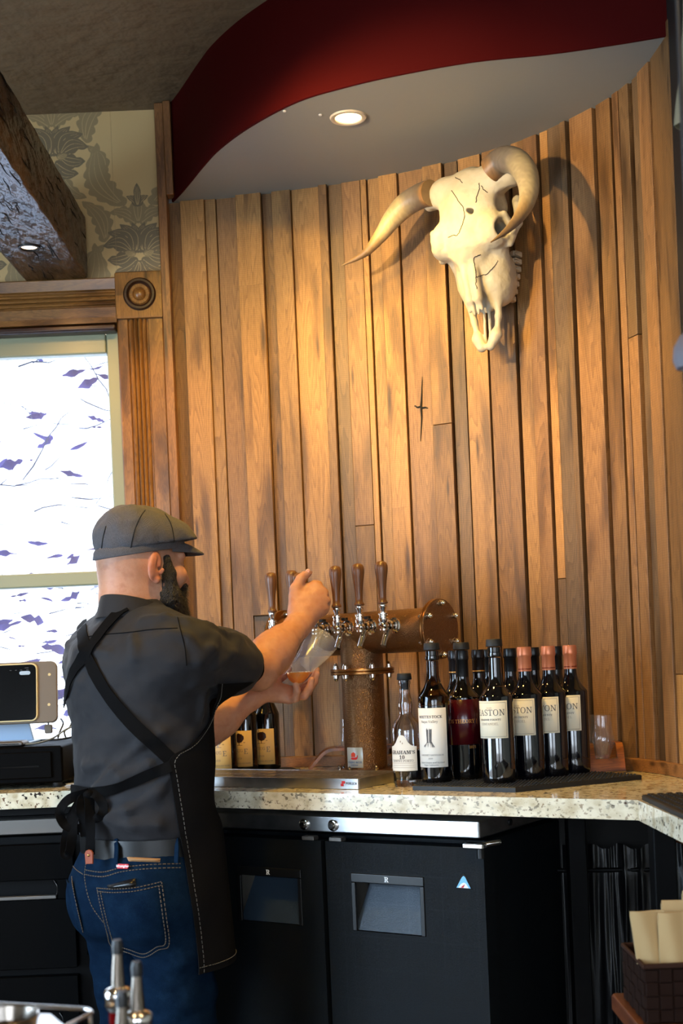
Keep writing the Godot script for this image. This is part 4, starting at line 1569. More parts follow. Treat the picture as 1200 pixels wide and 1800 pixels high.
func build_taps() -> void:
	var c := V(0.054, 1.07, 3.47)
	var u := Vector3(0.766, 0, 0.643)
	var n := Vector3(-0.643, 0, 0.766)
	var yc := 1.438
	var tw := thing("beer_tower", "hammered bronze T-shaped beer tower with six wooden-handled taps", "beer tower", c)
	var mb := MB.new()
	mb.lathe(c, [Vector2(0.056, 0.008), Vector2(0.056, 0.262)], 40)
	mb.lathe(c, [Vector2(0.056, 0.274), Vector2(0.056, 0.37)], 40)
	part(mb, "column", M.bronze, tw)
	mb = MB.new()
	mb.lathe(c, [Vector2(0.0, 0), Vector2(0.083, 0.0005), Vector2(0.084, 0.002), Vector2(0.084, 0.007), Vector2(0.082, 0.009), Vector2(0.05, 0.009)], 48)
	part(mb, "base_flange", M.bronze, tw)
	mb = MB.new()
	mb.lathe(c, [Vector2(0.05, 0.2595), Vector2(0.083, 0.2595), Vector2(0.0845, 0.261), Vector2(0.0845, 0.2655), Vector2(0.083, 0.267), Vector2(0.0825, 0.2675), Vector2(0.083, 0.268), Vector2(0.0845, 0.2695), Vector2(0.0845, 0.274), Vector2(0.083, 0.2755), Vector2(0.05, 0.2755)], 48)
	part(mb, "collar_flange", M.bronze_edge, tw)
	for k in 6:
		var an := k * TAU / 6.0 + 0.36
		var p := c + Vector3(sin(an), 0, cos(an)) * 0.071
		var b := bolt(p + Vector3(0, 0.2755, 0), Vector3.UP, 0.0088)
		b.join(bolt(p + Vector3(0, 0.2595, 0), Vector3.DOWN, 0.0088))
		part(b, "bolt", M.chrome, tw)
		part(bolt(p + Vector3(0, 0.009, 0), Vector3.UP, 0.007), "bolt", M.chrome, tw)
	var m := Vector3(c.x, yc, c.z)
	var ub := axis_basis(u)
	mb = MB.new()
	mb.lathe(m, [Vector2(0.056, -0.272), Vector2(0.056, 0.251)], 44, ub)
	part(mb, "crossbar", M.bronze, tw)
	for e in [[-0.282, -1.0], [0.261, 1.0]]:
		var dir: Vector3 = u * e[1]
		var o: Vector3 = m + u * e[0] - dir * 0.014
		var eb := axis_basis(dir)
		mb = MB.new()
		mb.lathe(o, [Vector2(0.05, 0), Vector2(0.075, 0), Vector2(0.077, 0.0015), Vector2(0.077, 0.0055), Vector2(0.0755, 0.007), Vector2(0.077, 0.0085), Vector2(0.077, 0.0125)], 56, eb)
		part(mb, "end_flange", M.bronze_edge, tw)
		mb = MB.new()
		mb.lathe(o, [Vector2(0.077, 0.0125), Vector2(0.0755, 0.014), Vector2(0, 0.014)], 56, eb)
		part(mb, "end_plate", M.bronze, tw)
		for k in 6:
			var an := k * TAU / 6.0
			var p: Vector3 = o + (eb.x * sin(an) + eb.z * cos(an)) * 0.065
			if absf(dir.y) < 0.1:      # first bolt at the top
				var side := dir.cross(Vector3.UP)
				p = o + (Vector3.UP * cos(an) + side * sin(an)) * 0.065
			part(bolt(p + dir * 0.014, dir, 0.0088), "bolt", M.chrome, tw)
			part(bolt(p, -dir, 0.008), "bolt", M.chrome, tw)
	for i in 6:
		var t := -0.2235 + 0.0760 * i
		var tap := Node3D.new()
		tap.name = "tap"
		var o := m + u * t + Vector3(0, 0.014, 0)
		tap.position = o + n * 0.055 - c
		tw.add_child(tap, true)
		var nb := axis_basis(n)
		mb = MB.new()
		mb.lathe(o, [Vector2(0.020, 0.0545), Vector2(0.0205, 0.059), Vector2(0.0165, 0.0605), Vector2(0.0165, 0.066), Vector2(0.0125, 0.0675), Vector2(0.0125, 0.071)], 20, nb)
		mb.lathe(o, [Vector2(0.0095, 0.07), Vector2(0.0095, 0.093)], 14, nb)
		mb.lathe(o + n * 0.082, [Vector2(0.0145, -0.006), Vector2(0.0155, -0.004), Vector2(0.0155, 0.004), Vector2(0.0145, 0.006)], 8, nb, 0.9)
		part(mb, "shank", M.chrome, tap)
		mb = MB.new()
		mb.tube([o + n * 0.0715, o + n * 0.091], 0.0072, 10)
		part(mb, "shank_tube", M.brass, tap)
		mb = MB.new()
		var f := o + n * 0.10
		mb.ball(f, Vector3(0.0125, 0.0125, 0.0125))
		mb.lathe(f, [Vector2(0.010, -0.012), Vector2(0.0105, 0.008), Vector2(0.0125, 0.012), Vector2(0.0125, 0.018), Vector2(0.0105, 0.02), Vector2(0.0105, 0.026), Vector2(0.0125, 0.028), Vector2(0.0125, 0.032), Vector2(0.008, 0.034), Vector2(0.0, 0.035)], 18)
		mb.lathe(f + n * 0.009, [Vector2(0.0075, 0), Vector2(0.0085, 0.003), Vector2(0.007, 0.007), Vector2(0, 0.008)], 14, nb)
		part(mb, "faucet_body", M.chrome, tap)
		mb = MB.new()
		var sp := [f - n * 0.024 + Vector3(0, -0.003, 0), f - n * 0.014 + Vector3(0, -0.018, 0), f - n * 0.002 + Vector3(0, -0.040, 0), f + n * 0.004 + Vector3(0, -0.052, 0)]
		mb.tube(sp, [0.0095, 0.0095, 0.0092, 0.0088], 14, false)
		mb.tube([sp[3], sp[2] + Vector3(0, -0.004, 0)], [0.0072, 0.0072], 14, true)
		part(mb, "spout", M.chrome, tap)
		var tilt := 0.5 if i == 2 else 0.0
		var hy := (Vector3.UP * cos(tilt) + n * sin(tilt)).normalized()
		var hb := axis_basis(hy)
		var h0 := f + Vector3(0, 0.028, 0)
		mb = MB.new()
		mb.lathe(h0, [Vector2(0.0055, 0.004), Vector2(0.0065, 0.012), Vector2(0.0095, 0.018), Vector2(0.0105, 0.026), Vector2(0.0095, 0.0275)], 18, hb)
		part(mb, "ferrule", M.chrome, tap)
		mb = MB.new()
		mb.lathe(h0 + hy * 0.0265, [Vector2(0.0, 0), Vector2(0.0125, 0.0005), Vector2(0.0132, 0.003), Vector2(0.012, 0.0062), Vector2(0.0098, 0.009), Vector2(0.0096, 0.018), Vector2(0.0102, 0.034), Vector2(0.0124, 0.056), Vector2(0.0152, 0.076), Vector2(0.0165, 0.088), Vector2(0.0160, 0.097), Vector2(0.0135, 0.1035), Vector2(0.008, 0.107), Vector2(0, 0.108)], 24, hb, 0.5)
		part(mb, "handle", M.handle_wood, tap)
		if i < 5 and i > 1:
			mb = MB.new()
			mb.box(o + n * 0.066 + Vector3(0, 0.024, 0) - u * 0.004, Vector3(0.016, 0.008, 0.012), Basis(u, Vector3.UP, n * -1.0), 0.001)
			part(mb, "tag", M.black_plastic, tap)
	# label on the column
	mb = MB.new()
	mb.lathe(c, [Vector2(0.0564, 0.0165), Vector2(0.0567, 0.017), Vector2(0.0567, 0.0690), Vector2(0.0564, 0.0695)], 12, Basis.IDENTITY, 0.2, deg_to_rad(-60), deg_to_rad(-9))
	var st := part(mb, "sticker", M.label_silver, tw)
	var a := deg_to_rad(-34.5)
	var fb := Basis(Vector3(cos(a), 0, -sin(a)), Vector3.UP, Vector3(sin(a), 0, cos(a)))
	var fo := c + fb.z * 0.0569
	var ship := MB.new()
	ship.prism(PackedVector2Array([Vector2(-0.0105, 0.0405), Vector2(-0.006, 0.0375), Vector2(0.006, 0.0375), Vector2(0.0100, 0.0400), Vector2(0.0115, 0.047), Vector2(0.0095, 0.050), Vector2(0.0090, 0.045), Vector2(0.004, 0.0435), Vector2(-0.006, 0.0435)]), fo + fb.z * -0.0010, fb, 0.0010)
	part(ship, "ship_print", M.red_print, st)
	ship = MB.new()
	ship.prism(PackedVector2Array([Vector2(-0.008, 0.0445), Vector2(0.004, 0.0445), Vector2(0.0045, 0.054), Vector2(-0.001, 0.0575), Vector2(-0.008, 0.054)]), fo + fb.z * -0.0007, fb, 0.0010)
	part(ship, "sail_print", M.orange_print, st)
	part(letters("VIKING BEER", 0.0072, fo + Vector3(0, 0.0305, 0), fb, true, false, 0.0568), "lettering", M.blue_print, st)
	part(letters("COMPANY", 0.0045, fo + Vector3(0, 0.0235, 0), fb, true, false, 0.0568), "lettering", M.blue_print, st)

# ------------------------------------------------------------------ bottles and glasses
# outline of a wine bottle: body radius, shoulder height, neck height, total, neck radius, how sloping the shoulder is
func bottle_prof(r: float, ys: float, yn: float, top: float, rn: float) -> Array:
	var p := [Vector2(0, 0.012), Vector2(r * 0.55, 0.006), Vector2(r * 0.80, 0.0), Vector2(r * 0.93, 0.0015), Vector2(r * 0.985, 0.006), Vector2(r, 0.013), Vector2(r, ys)]
	for i in range(1, 11):
		var s := i / 10.0
		p.append(Vector2(rn + (r - rn) * (0.5 + 0.5 * cos(PI * pow(s, 0.86))), ys + (yn - ys) * (0.42 * s + 0.58 * s * s) ))
	p.append(Vector2(rn * 0.97, (yn + top) * 0.5))
	p.append(Vector2(rn * 0.95, top - 0.022))
	return p

func cut_prof(p: Array, y: float, lower: bool) -> Array:
	var out := []
	for i in p.size():
		if i > 0 and (p[i - 1].y < y) != (p[i].y < y):
			out.append(p[i - 1].lerp(p[i], (y - p[i - 1].y) / (p[i].y - p[i - 1].y)))
		if (p[i].y < y) == lower: out.append(p[i])
	return out

# parts of one bottle; returns the node
func make_bottle(at: Vector3, called: String, label: String, r: float, ys: float, yn: float, top: float, rn: float, low: Material, high: Material, split: float, group: String) -> Node3D:
	var b := thing(called, label, "bottle", at, group)
	var p := bottle_prof(r, ys, yn, top, rn)
	var mb := MB.new()
	if low == high:
		mb.lathe(at, p, 36)
		part(mb, "glass", low, b)
	else:
		mb.lathe(at, cut_prof(p, split, true) + [Vector2(0, split)], 36)
		part(mb, "glass", low, b)
		mb = MB.new()
		mb.lathe(at, [Vector2(0, split + 0.0006)] + cut_prof(p, split + 0.0006, false) + [Vector2(0, top - 0.021)], 36)
		part(mb, "upper_glass", high, b)
	return b

func lip(b: Node3D, at: Vector3, y: float, r: float, m: Material) -> void:
	var mb := MB.new()
	mb.lathe(at, [Vector2(r * 0.95, y - 0.022), Vector2(r * 1.12, y - 0.021), Vector2(r * 1.16, y - 0.017), Vector2(r * 1.12, y - 0.012), Vector2(r * 1.03, y - 0.011), Vector2(r * 1.05, y - 0.001), Vector2(r * 0.9, y), Vector2(0, y)], 28)
	part(mb, "lip", m, b)

func stopper(b: Node3D, at: Vector3, y: float, r: float) -> void:
	var mb := MB.new()
	mb.lathe(at, [Vector2(0, y + 0.0005), Vector2(r * 1.25, y + 0.0005), Vector2(r * 1.42, y + 0.002), Vector2(r * 1.36, y + 0.0155), Vector2(r * 1.25, y + 0.0175), Vector2(0, y + 0.018)], 28)
	part(mb, "stopper", M.stopper, b)

func capsule(b: Node3D, at: Vector3, y0: float, y: float, r: float, m: Material, band: Material = null) -> void:
	var mb := MB.new()
	mb.lathe(at, [Vector2(r * 1.06, y0), Vector2(r * 1.09, y0 + 0.002), Vector2(r * 1.05, y - 0.024), Vector2(r * 1.13, y - 0.0225), Vector2(r * 1.20, y - 0.018), Vector2(r * 1.15, y - 0.013), Vector2(r * 1.13, y - 0.003), Vector2(r * 1.05, y), Vector2(0, y)], 30)
	var c := part(mb, "capsule", m, b)
	if band:
		mb = MB.new()
		mb.lathe(at, [Vector2(r * 1.10, y0 + 0.004), Vector2(r * 1.115, y0 + 0.0045), Vector2(r * 1.115, y0 + 0.0062), Vector2(r * 1.10, y0 + 0.0068)], 30)
		part(mb, "band", band, c)

func paper(b: Node3D, at: Vector3, r: float, y0: float, y1: float, mid: float, half: float, m: Material, called := "label") -> MeshInstance3D:
	var mb := MB.new()
	mb.lathe(at, [Vector2(r, y0), Vector2(r + 0.0006, y0 + 0.0004), Vector2(r + 0.0006, y1 - 0.0004), Vector2(r, y1)], 28, Basis.IDENTITY, 0.2, deg_to_rad(mid - half), deg_to_rad(mid + half))
	return part(mb, called, m, b)

func side_basis(ang: float) -> Basis:
	var a := deg_to_rad(ang)
	return Basis(Vector3(cos(a), 0, -sin(a)), Vector3.UP, Vector3(sin(a), 0, cos(a)))

func print_on(p: Node3D, text: String, size: float, at: Vector3, r: float, y: float, ang: float, m: Material, bold := false, serif := true) -> void:
	var b := side_basis(ang)
	part(letters(text, size, at + b.z * (r + 0.0011) + Vector3(0, y, 0), b, bold, serif, r + 0.0011), "lettering", m, p)

# a patch of print, polygons bent round the bottle (x along the arc, y up)
func print_shape(p: Node3D, polys: Array, at: Vector3, r: float, ang: float, m: Material, called: String) -> void:
	var mb := MB.new()
	var b := side_basis(ang)
	for q in polys:
		var lo := INF
		var hi := -INF
		for w in q:
			lo = minf(lo, w.x); hi = maxf(hi, w.x)
		var pieces := [PackedVector2Array(q)]
		if hi - lo > 0.004:      # narrow upright strips, so that the print bends with the glass
			pieces = []
			var x := lo
			while x < hi:
				pieces.append_array(Geometry2D.intersect_polygons(PackedVector2Array(q), PackedVector2Array([Vector2(x, -1), Vector2(x + 0.0025, -1), Vector2(x + 0.0025, 1), Vector2(x, 1)])))
				x += 0.0025
		for pl in pieces:
			var tr := Geometry2D.triangulate_polygon(pl)
			var f := mb.v.size()
			for w in pl:
				var an: float = w.x / r
				var dir := b.z * cos(an) + b.x * sin(an)
				mb.add(at + dir * (r + 0.0010) + Vector3(0, w.y, 0), dir)
			for k in range(0, tr.size(), 3): mb._t(f + tr[k], f + tr[k + 1], f + tr[k + 2])
	part(mb, called, m, p)

func blob(c: Vector2, rx: float, ry: float, n := 18, rough := 0.0) -> Array:
	var out := []
	for i in n:
		var a := TAU * i / n
		var k := 1.0 + rng.randf_range(-rough, rough)
		out.append(c + Vector2(cos(a) * rx, sin(a) * ry) * k)
	return out

func bar(x0: float, x1: float, y: float, h: float) -> Array:
	return [Vector2(x0, y - h), Vector2(x1, y - h), Vector2(x1, y + h), Vector2(x0, y + h)]

func frame_print(p: Node3D, at: Vector3, r: float, ang: float, half: float, y0: float, y1: float, m: Material) -> void:
	var l := deg_to_rad(half) * r - 0.004
	var n := 16
	var polys := []
	for i in n:
		var x0 := -l + 2.0 * l * i / n
		var x1 := -l + 2.0 * l * (i + 1) / n
		polys.append(bar(x0, x1, y1 - 0.004, 0.0003))
		polys.append(bar(x0, x1, y0 + 0.004, 0.0003))
	for x in [-l, l]: polys.append([Vector2(x - 0.0003, y0 + 0.004), Vector2(x + 0.0003, y0 + 0.004), Vector2(x + 0.0003, y1 - 0.004), Vector2(x - 0.0003, y1 - 0.004)])
	print_shape(p, polys, at, r, ang, m, "border_line")

func build_bottles() -> void:
	var y0 := 1.0813
	# four of a kind with cream labels: one recorked, three with copper foil
	var spots := [[P(878, 1372, 2.925), "recorked dark wine bottle with cream label and black stopper"], [P(930, 1368, 2.985), "copper-capped wine bottle with cream label, next to the recorked one"], [P(972, 1366, 3.035), "copper-capped wine bottle with cream label, middle of the three"], [P(1010, 1364, 3.085), "copper-capped wine bottle with cream label at the far end of the row"]]
	for i in 4:
		var at := Vector3(spots[i][0].x, y0, spots[i][0].z)
		var b := make_bottle(at, "wine_bottle", spots[i][1], 0.0378, 0.192, 0.243, 0.301, 0.0143, M.wine_glass if i == 0 else M.wine_glass_blue, M.wine_brown if i == 0 else M.wine_glass_blue, 0.215, "cream-labelled wine bottles on the bar mat")
		if i == 0:
			lip(b, at, 0.303, 0.0143, M.wine_brown)
			stopper(b, at, 0.3035, 0.0132)
		else:
			lip(b, at, 0.299, 0.0138, M.wine_glass)
			capsule(b, at, 0.245, 0.301, 0.0143, M.copper_foil, M.copper_dark)
		var ang := -34.0 if i == 0 else -43.0
		var l := paper(b, at, 0.0378, 0.101, 0.184, ang, 64.0, M.label_cream)
		print_on(l, "EASTON", 0.0185, at, 0.0378, 0.158, ang, M.grey_print)
		frame_print(l, at, 0.0378, ang, 64.0, 0.101, 0.184, M.grey_print)
		print_on(l, "AMADOR COUNTY", 0.0058, at, 0.0378, 0.1425, ang, M.grey_print, true)
		print_on(l, "ZINFANDEL", 0.0075, at, 0.0378, 0.133, ang, M.pale_print)
		print_on(l, "2019", 0.006, at, 0.0378, 0.168, ang, M.pale_print)
	# amber bottle with the tall white label
	var at := P(768, 1371, 3.003)
	at.y = y0
	var b := make_bottle(at, "wine_bottle", "olive-amber wine bottle with a tall white label of tree roots", 0.0362, 0.196, 0.252, 0.300, 0.0142, M.wine_glass, M.amber_glass, 0.176, "")
	lip(b, at, 0.301, 0.0142, M.wine_brown)
	stopper(b, at, 0.3015, 0.0132)
	var l := paper(b, at, 0.0362, 0.036, 0.171, -26.0, 68.0, M.label_white)
	print_on(l, "WHITESTOCK", 0.0088, at, 0.0362, 0.151, -24.0, M.dark_print, true)
	print_on(l, "Napa Valley", 0.0075, at, 0.0362, 0.140, -26.0, M.grey_print)
	var polys := []
	for k in 34:      # gnarled trunk and roots, in ink strokes
		var x := rng.randf_range(-0.0058, 0.0058)
		polys.append([Vector2(x - 0.00022, 0.092 + rng.randf() * 0.004), Vector2(x + 0.00022, 0.092), Vector2(x * 1.15 + 0.0003 + rng.randf_range(-0.001, 0.001), 0.122 + rng.randf() * 0.005), Vector2(x * 1.15 - 0.0002, 0.122)])
	for k in 22:
		var x := rng.randf_range(-0.0062, 0.0062)
		var e := x * 2.0 + rng.randf_range(-0.003, 0.003)
		polys.append([Vector2(x - 0.0003, 0.094), Vector2(x + 0.0003, 0.094), Vector2(e + 0.0002, 0.080 + rng.randf() * 0.006), Vector2(e - 0.0002, 0.080 + rng.randf() * 0.004)])
	print_shape(l, polys, at, 0.0362, -27.0, M.grey_print, "root_print")
	print_on(l, "CABERNET SAUVIGNON", 0.0052, at, 0.0362, 0.064, -22.0, M.grey_print)
	print_on(l, "2019", 0.0045, at, 0.0362, 0.056, -24.0, M.grey_print)
	print_on(l, "Estate Grown and Bottled", 0.0052, at, 0.0362, 0.047, -22.0, M.grey_print)
	print_on(l, "Napa California", 0.0048, at, 0.0362, 0.0415, -24.0, M.grey_print)
	# the bottle with the maroon band
	at = P(820, 1371, 3.04)
	at.y = y0
	b = make_bottle(at, "wine_bottle", "recorked wine bottle with a maroon printed band and gold lettering", 0.0372, 0.190, 0.240, 0.298, 0.0143, M.wine_glass, M.wine_brown, 0.188, "")
	lip(b, at, 0.299, 0.0143, M.navy_foil)
	capsule(b, at, 0.238, 0.2995, 0.0137, M.navy_foil)
	stopper(b, at, 0.300, 0.0136)
	l = paper(b, at, 0.0372, 0.082, 0.186, 0.0, 180.0, M.label_maroon, "printed_band")
	print_on(l, "CHAOS THEORY |", 0.0118, at, 0.0372, 0.136, -28.0, M.gold_print)
	print_on(b, "2021", 0.008, at, 0.0372, 0.0765, 22.0, M.gold_print)
	# row of capped bottles behind
	for q in [[799, 3.112, 0, "brown-capped dark bottle behind the amber and maroon bottles"], [840, 3.165, 0, "brown-capped dark bottle behind the maroon-banded one"], [857, 3.245, 1, "navy-capped dark bottle half hidden by the tall recorked one"], [896, 3.185, 1, "navy-capped dark bottle between the recorked bottle and the first copper cap"], [937, 3.252, 1, "navy-capped dark bottle between the first and second copper caps"], [977, 3.19, 1, "navy-capped dark bottle between the second and third copper caps"]]:
		at = P(q[0] + 8, 1352, q[1])
		at.y = y0 if q[1] < 3.21 else y0
		b = make_bottle(at, "wine_bottle", q[3], 0.0365, 0.190, 0.238, 0.299, 0.0140, M.wine_glass_blue, M.wine_glass_blue, 0.2, "dark capped bottles in the back row")
		lip(b, at, 0.297, 0.0134, M.wine_glass)
		capsule(b, at, 0.243, 0.300, 0.0140, M.brown_foil if q[2] == 0 else M.navy_foil, M.gold_print if q[2] == 0 else null)
	# clear port bottle
	at = P(718, 1379, 3.045)
	at.y = 1.0702
	b = thing("port_bottle", "clear half-empty port bottle with an arched white label", "bottle", at)
	var pr := [Vector2(0, 0.004), Vector2(0.026, 0.002), Vector2(0.031, 0.0), Vector2(0.0335, 0.004), Vector2(0.0345, 0.016), Vector2(0.0345, 0.098), Vector2(0.0352, 0.118), Vector2(0.0355, 0.128), Vector2(0.0335, 0.141), Vector2(0.027, 0.152), Vector2(0.0185, 0.160), Vector2(0.0152, 0.168), Vector2(0.0160, 0.178), Vector2(0.0172, 0.188), Vector2(0.0162, 0.198), Vector2(0.0138, 0.208), Vector2(0.0128, 0.220), Vector2(0.0130, 0.236), Vector2(0.0142, 0.238), Vector2(0.0142, 0.246), Vector2(0.0125, 0.247)]
	var inner := [Vector2(0.0105, 0.247), Vector2(0.0105, 0.21), Vector2(0.0135, 0.198), Vector2(0.0143, 0.188), Vector2(0.0125, 0.170), Vector2(0.0155, 0.160), Vector2(0.025, 0.150), Vector2(0.0310, 0.140), Vector2(0.0328, 0.128), Vector2(0.0322, 0.10), Vector2(0.0322, 0.022), Vector2(0.029, 0.016), Vector2(0, 0.015)]
	var mb := MB.new()
	mb.lathe(at, pr + inner, 40)
	part(mb, "glass", M.clear_glass, b)
	mb = MB.new()
	mb.lathe(at, [Vector2(0, 0.0155), Vector2(0.0285, 0.0165), Vector2(0.0319, 0.0225), Vector2(0.0319, 0.084), Vector2(0.0, 0.084)], 36)
	part(mb, "port", M.port, b)
	mb = MB.new()
	mb.lathe(at, [Vector2(0, 0.225), Vector2(0.009, 0.225), Vector2(0.0102, 0.247), Vector2(0.0165, 0.2475), Vector2(0.0175, 0.249), Vector2(0.0165, 0.261), Vector2(0.0155, 0.2625), Vector2(0, 0.263)], 28)
	part(mb, "stopper", M.stopper, b)
	var arch := [Vector2(-0.036, 0.038), Vector2(0.036, 0.038), Vector2(0.036, 0.094), Vector2(0.030, 0.0945), Vector2(0.022, 0.097), Vector2(0.015, 0.104), Vector2(0.0105, 0.113), Vector2(0.006, 0.1195), Vector2(0, 0.121), Vector2(-0.006, 0.1195), Vector2(-0.0105, 0.113), Vector2(-0.015, 0.104), Vector2(-0.022, 0.097), Vector2(-0.030, 0.0945), Vector2(-0.036, 0.094)]
	var cols := []
	for k in 24:       # the label in upright strips, so that it bends
		var x0 := -0.036 + 0.003 * k
		var x1 := x0 + 0.003
		cols.append([Vector2(x0, 0.038), Vector2(x1, 0.038), Vector2(x1, arch_y(arch, x1)), Vector2(x0, arch_y(arch, x0))])
	print_shape(b, cols, at, 0.0345, -24.0, M.label_white, "label")
	var lb: Node3D = b.get_node("label")
	print_on(lb, "GRAHAM'S", 0.0115, at, 0.0351, 0.081, -24.0, M.dark_print, true)
	print_on(lb, "10", 0.0125, at, 0.0351, 0.070, -24.0, M.dark_print, true)
	print_on(lb, "TAWNY PORTO", 0.0075, at, 0.0351, 0.0615, -24.0, M.grey_print)
	print_shape(lb, [blob(Vector2(-0.002, 0.106), 0.0012, 0.0025), blob(Vector2(0.0025, 0.102), 0.0012, 0.002)], at, 0.0351, -24.0, M.pale_print, "crest_print")
	var lines := []
	for k in 3:
		for s in 10: lines.append(bar(-0.03 + s * 0.006, -0.024 + s * 0.006, 0.056 - k * 0.005, 0.0003))
	print_shape(lb, lines, at, 0.0351, -24.0, M.pale_print, "rule_print")
	# three tan-labelled bottles left of the tray
	var sp := [[P(396, 1352, 3.53), "tan-labelled wine bottle half hidden behind the apron"], [P(433, 1351, 3.583), "tan-labelled wine bottle in the middle of the three by the wall"], [P(472, 1349, 3.635), "tan-labelled wine bottle on the right of the three by the wall"]]
	for q in sp:
		at = Vector3(q[0].x, 1.0773, q[0].z)
		b = make_bottle(at, "wine_bottle", q[1], 0.0355, 0.150, 0.238, 0.292, 0.0145, M.wine_glass, M.wine_glass, 0.2, "tan-labelled wine bottles left of the drip tray")
		lip(b, at, 0.290, 0.0138, M.wine_glass)
		capsule(b, at, 0.235, 0.292, 0.0145, M.navy_foil)
		l = paper(b, at, 0.0355, 0.014, 0.112, -22.0, 56.0, M.label_tan)
		var crown := [blob(Vector2(0, 0.092), 0.0135, 0.0125, 26, 0.07), [Vector2(-0.0012, 0.072), Vector2(0.0012, 0.072), Vector2(0.001, 0.082), Vector2(-0.001, 0.082)], bar(-0.017, 0.010, 0.0725, 0.0005), bar(0.012, 0.017, 0.080, 0.0006)]
		print_shape(l, crown, at, 0.0355, -24.0, M.casing_dark, "tree_print")
		print_on(l, "ROUG", 0.0115, at, 0.0355, 0.058, -34.0, M.grey_print)
		print_on(l, "E", 0.019, at, 0.0355, 0.0555, 5.0, M.grey_print)
		print_on(l, "2019", 0.007, at, 0.0355, 0.037, -26.0, M.grey_print)
		print_on(l, "CALIFORNIA RED WINE", 0.0048, at, 0.0355, 0.0235, -18.0, M.grey_print)
	# bent plywood carriers with nosing glasses
	for q in [[V(0.055, 1.0702, 3.595), 0.02, 0.155, "bent plywood glass carrier behind the beer tower column"], [V(0.627, 1.0702, 3.204), PI / 2, 0.058, "bent plywood glass carrier right of the wine bottles"]]:
		var o: Vector3 = q[0]
		var half: float = q[2]
		var bs := Basis(Vector3.UP, q[1])
		var ca := thing("glass_carrier", q[3], "glass carrier", o, "bent plywood glass carriers")
		var wide := 0.044 if half < 0.1 else 0.045
		var hgt := 0.064 if half < 0.1 else 0.053
		var outl := []
		for e in [[-1.0, 0], [1.0, 1]]:
			var pts := [Vector2(half, 0), Vector2(half - 0.007, hgt * 0.4), Vector2(half - 0.016, hgt * 0.8), Vector2(half - 0.026, hgt * 0.985), Vector2(half - 0.036, hgt)]
			if half > 0.1: pts = [Vector2(half, 0), Vector2(half - 0.02, hgt * 0.45), Vector2(half - 0.042, hgt * 0.85), Vector2(half - 0.062, hgt * 0.99), Vector2(half - 0.085, hgt)]
			pts = bez(pts, 4)
			if e[1] == 0: pts = pts.map(func(w): return Vector2(-w.x, w.y))
			else: pts.reverse()
			outl.append_array(pts)
		var inner2 := Geometry2D.offset_polyline(PackedVector2Array(outl), 0.004, Geometry2D.JOIN_ROUND, Geometry2D.END_BUTT)
		var reach := half - 0.0045 if half < 0.1 else 0.082
		var gap := PackedVector2Array([Vector2(-reach, -1), Vector2(reach, -1), Vector2(reach, 1), Vector2(-reach, 1)])
		mb = MB.new()
		for pl in Geometry2D.clip_polygons(inner2[0], gap): mb.prism(pl, o + bs * Vector3(0, 0.0042, -wide), bs, wide * 2.0)
		for pl in Geometry2D.intersect_polygons(inner2[0], gap):
			mb.prism(pl, o + bs * Vector3(0, 0.0042, -wide), bs, wide - 0.027)
			mb.prism(pl, o + bs * Vector3(0, 0.0042, 0.027), bs, wide - 0.027)
		part(mb, "bent_board", M.bent_wood, ca)
		var xs := [-0.0275, 0.0275] if half < 0.1 else [-0.048, 0.048]
		for k in 2:
			var gp: Vector3 = o + bs * Vector3(xs[k], 0, 0)
			var gl := thing("nosing_glass", ["clear tulip glass left of the tower column", "clear tulip glass right of the tower column", "clear tulip glass nearest the end of the wine row", "clear tulip glass at the back of the right-hand carrier"][k if half > 0.1 else (2 if k == 0 else 3)], "glass", gp, "tulip nosing glasses in the carriers")
			mb = MB.new()
			mb.lathe(gp, [Vector2(0, 0.0005), Vector2(0.0165, 0.0005), Vector2(0.0172, 0.003), Vector2(0.014, 0.009), Vector2(0.0085, 0.017), Vector2(0.0078, 0.024), Vector2(0.010, 0.029), Vector2(0.0, 0.031)], 28)
			part(mb, "foot", M.clear_glass, gl)
			mb = MB.new()
			mb.lathe(gp, [Vector2(0.009, 0.0295), Vector2(0.0150, 0.040), Vector2(0.0195, 0.055), Vector2(0.0262, 0.0705), Vector2(0.0272, 0.078), Vector2(0.0262, 0.087), Vector2(0.0232, 0.101), Vector2(0.0208, 0.116), Vector2(0.0200, 0.130), Vector2(0.0197, 0.138), Vector2(0.0187, 0.1385)], 32)
			part(mb, "bowl", M.thin_glass, gl)

func arch_y(pl: Array, x: float) -> float:
	for i in range(2, pl.size() - 1):
		var a: Vector2 = pl[i]
		var b: Vector2 = pl[i + 1]
		if a.x >= x and b.x <= x and a.x > b.x: return lerpf(a.y, b.y, (a.x - x) / (a.x - b.x))
	return 0.094

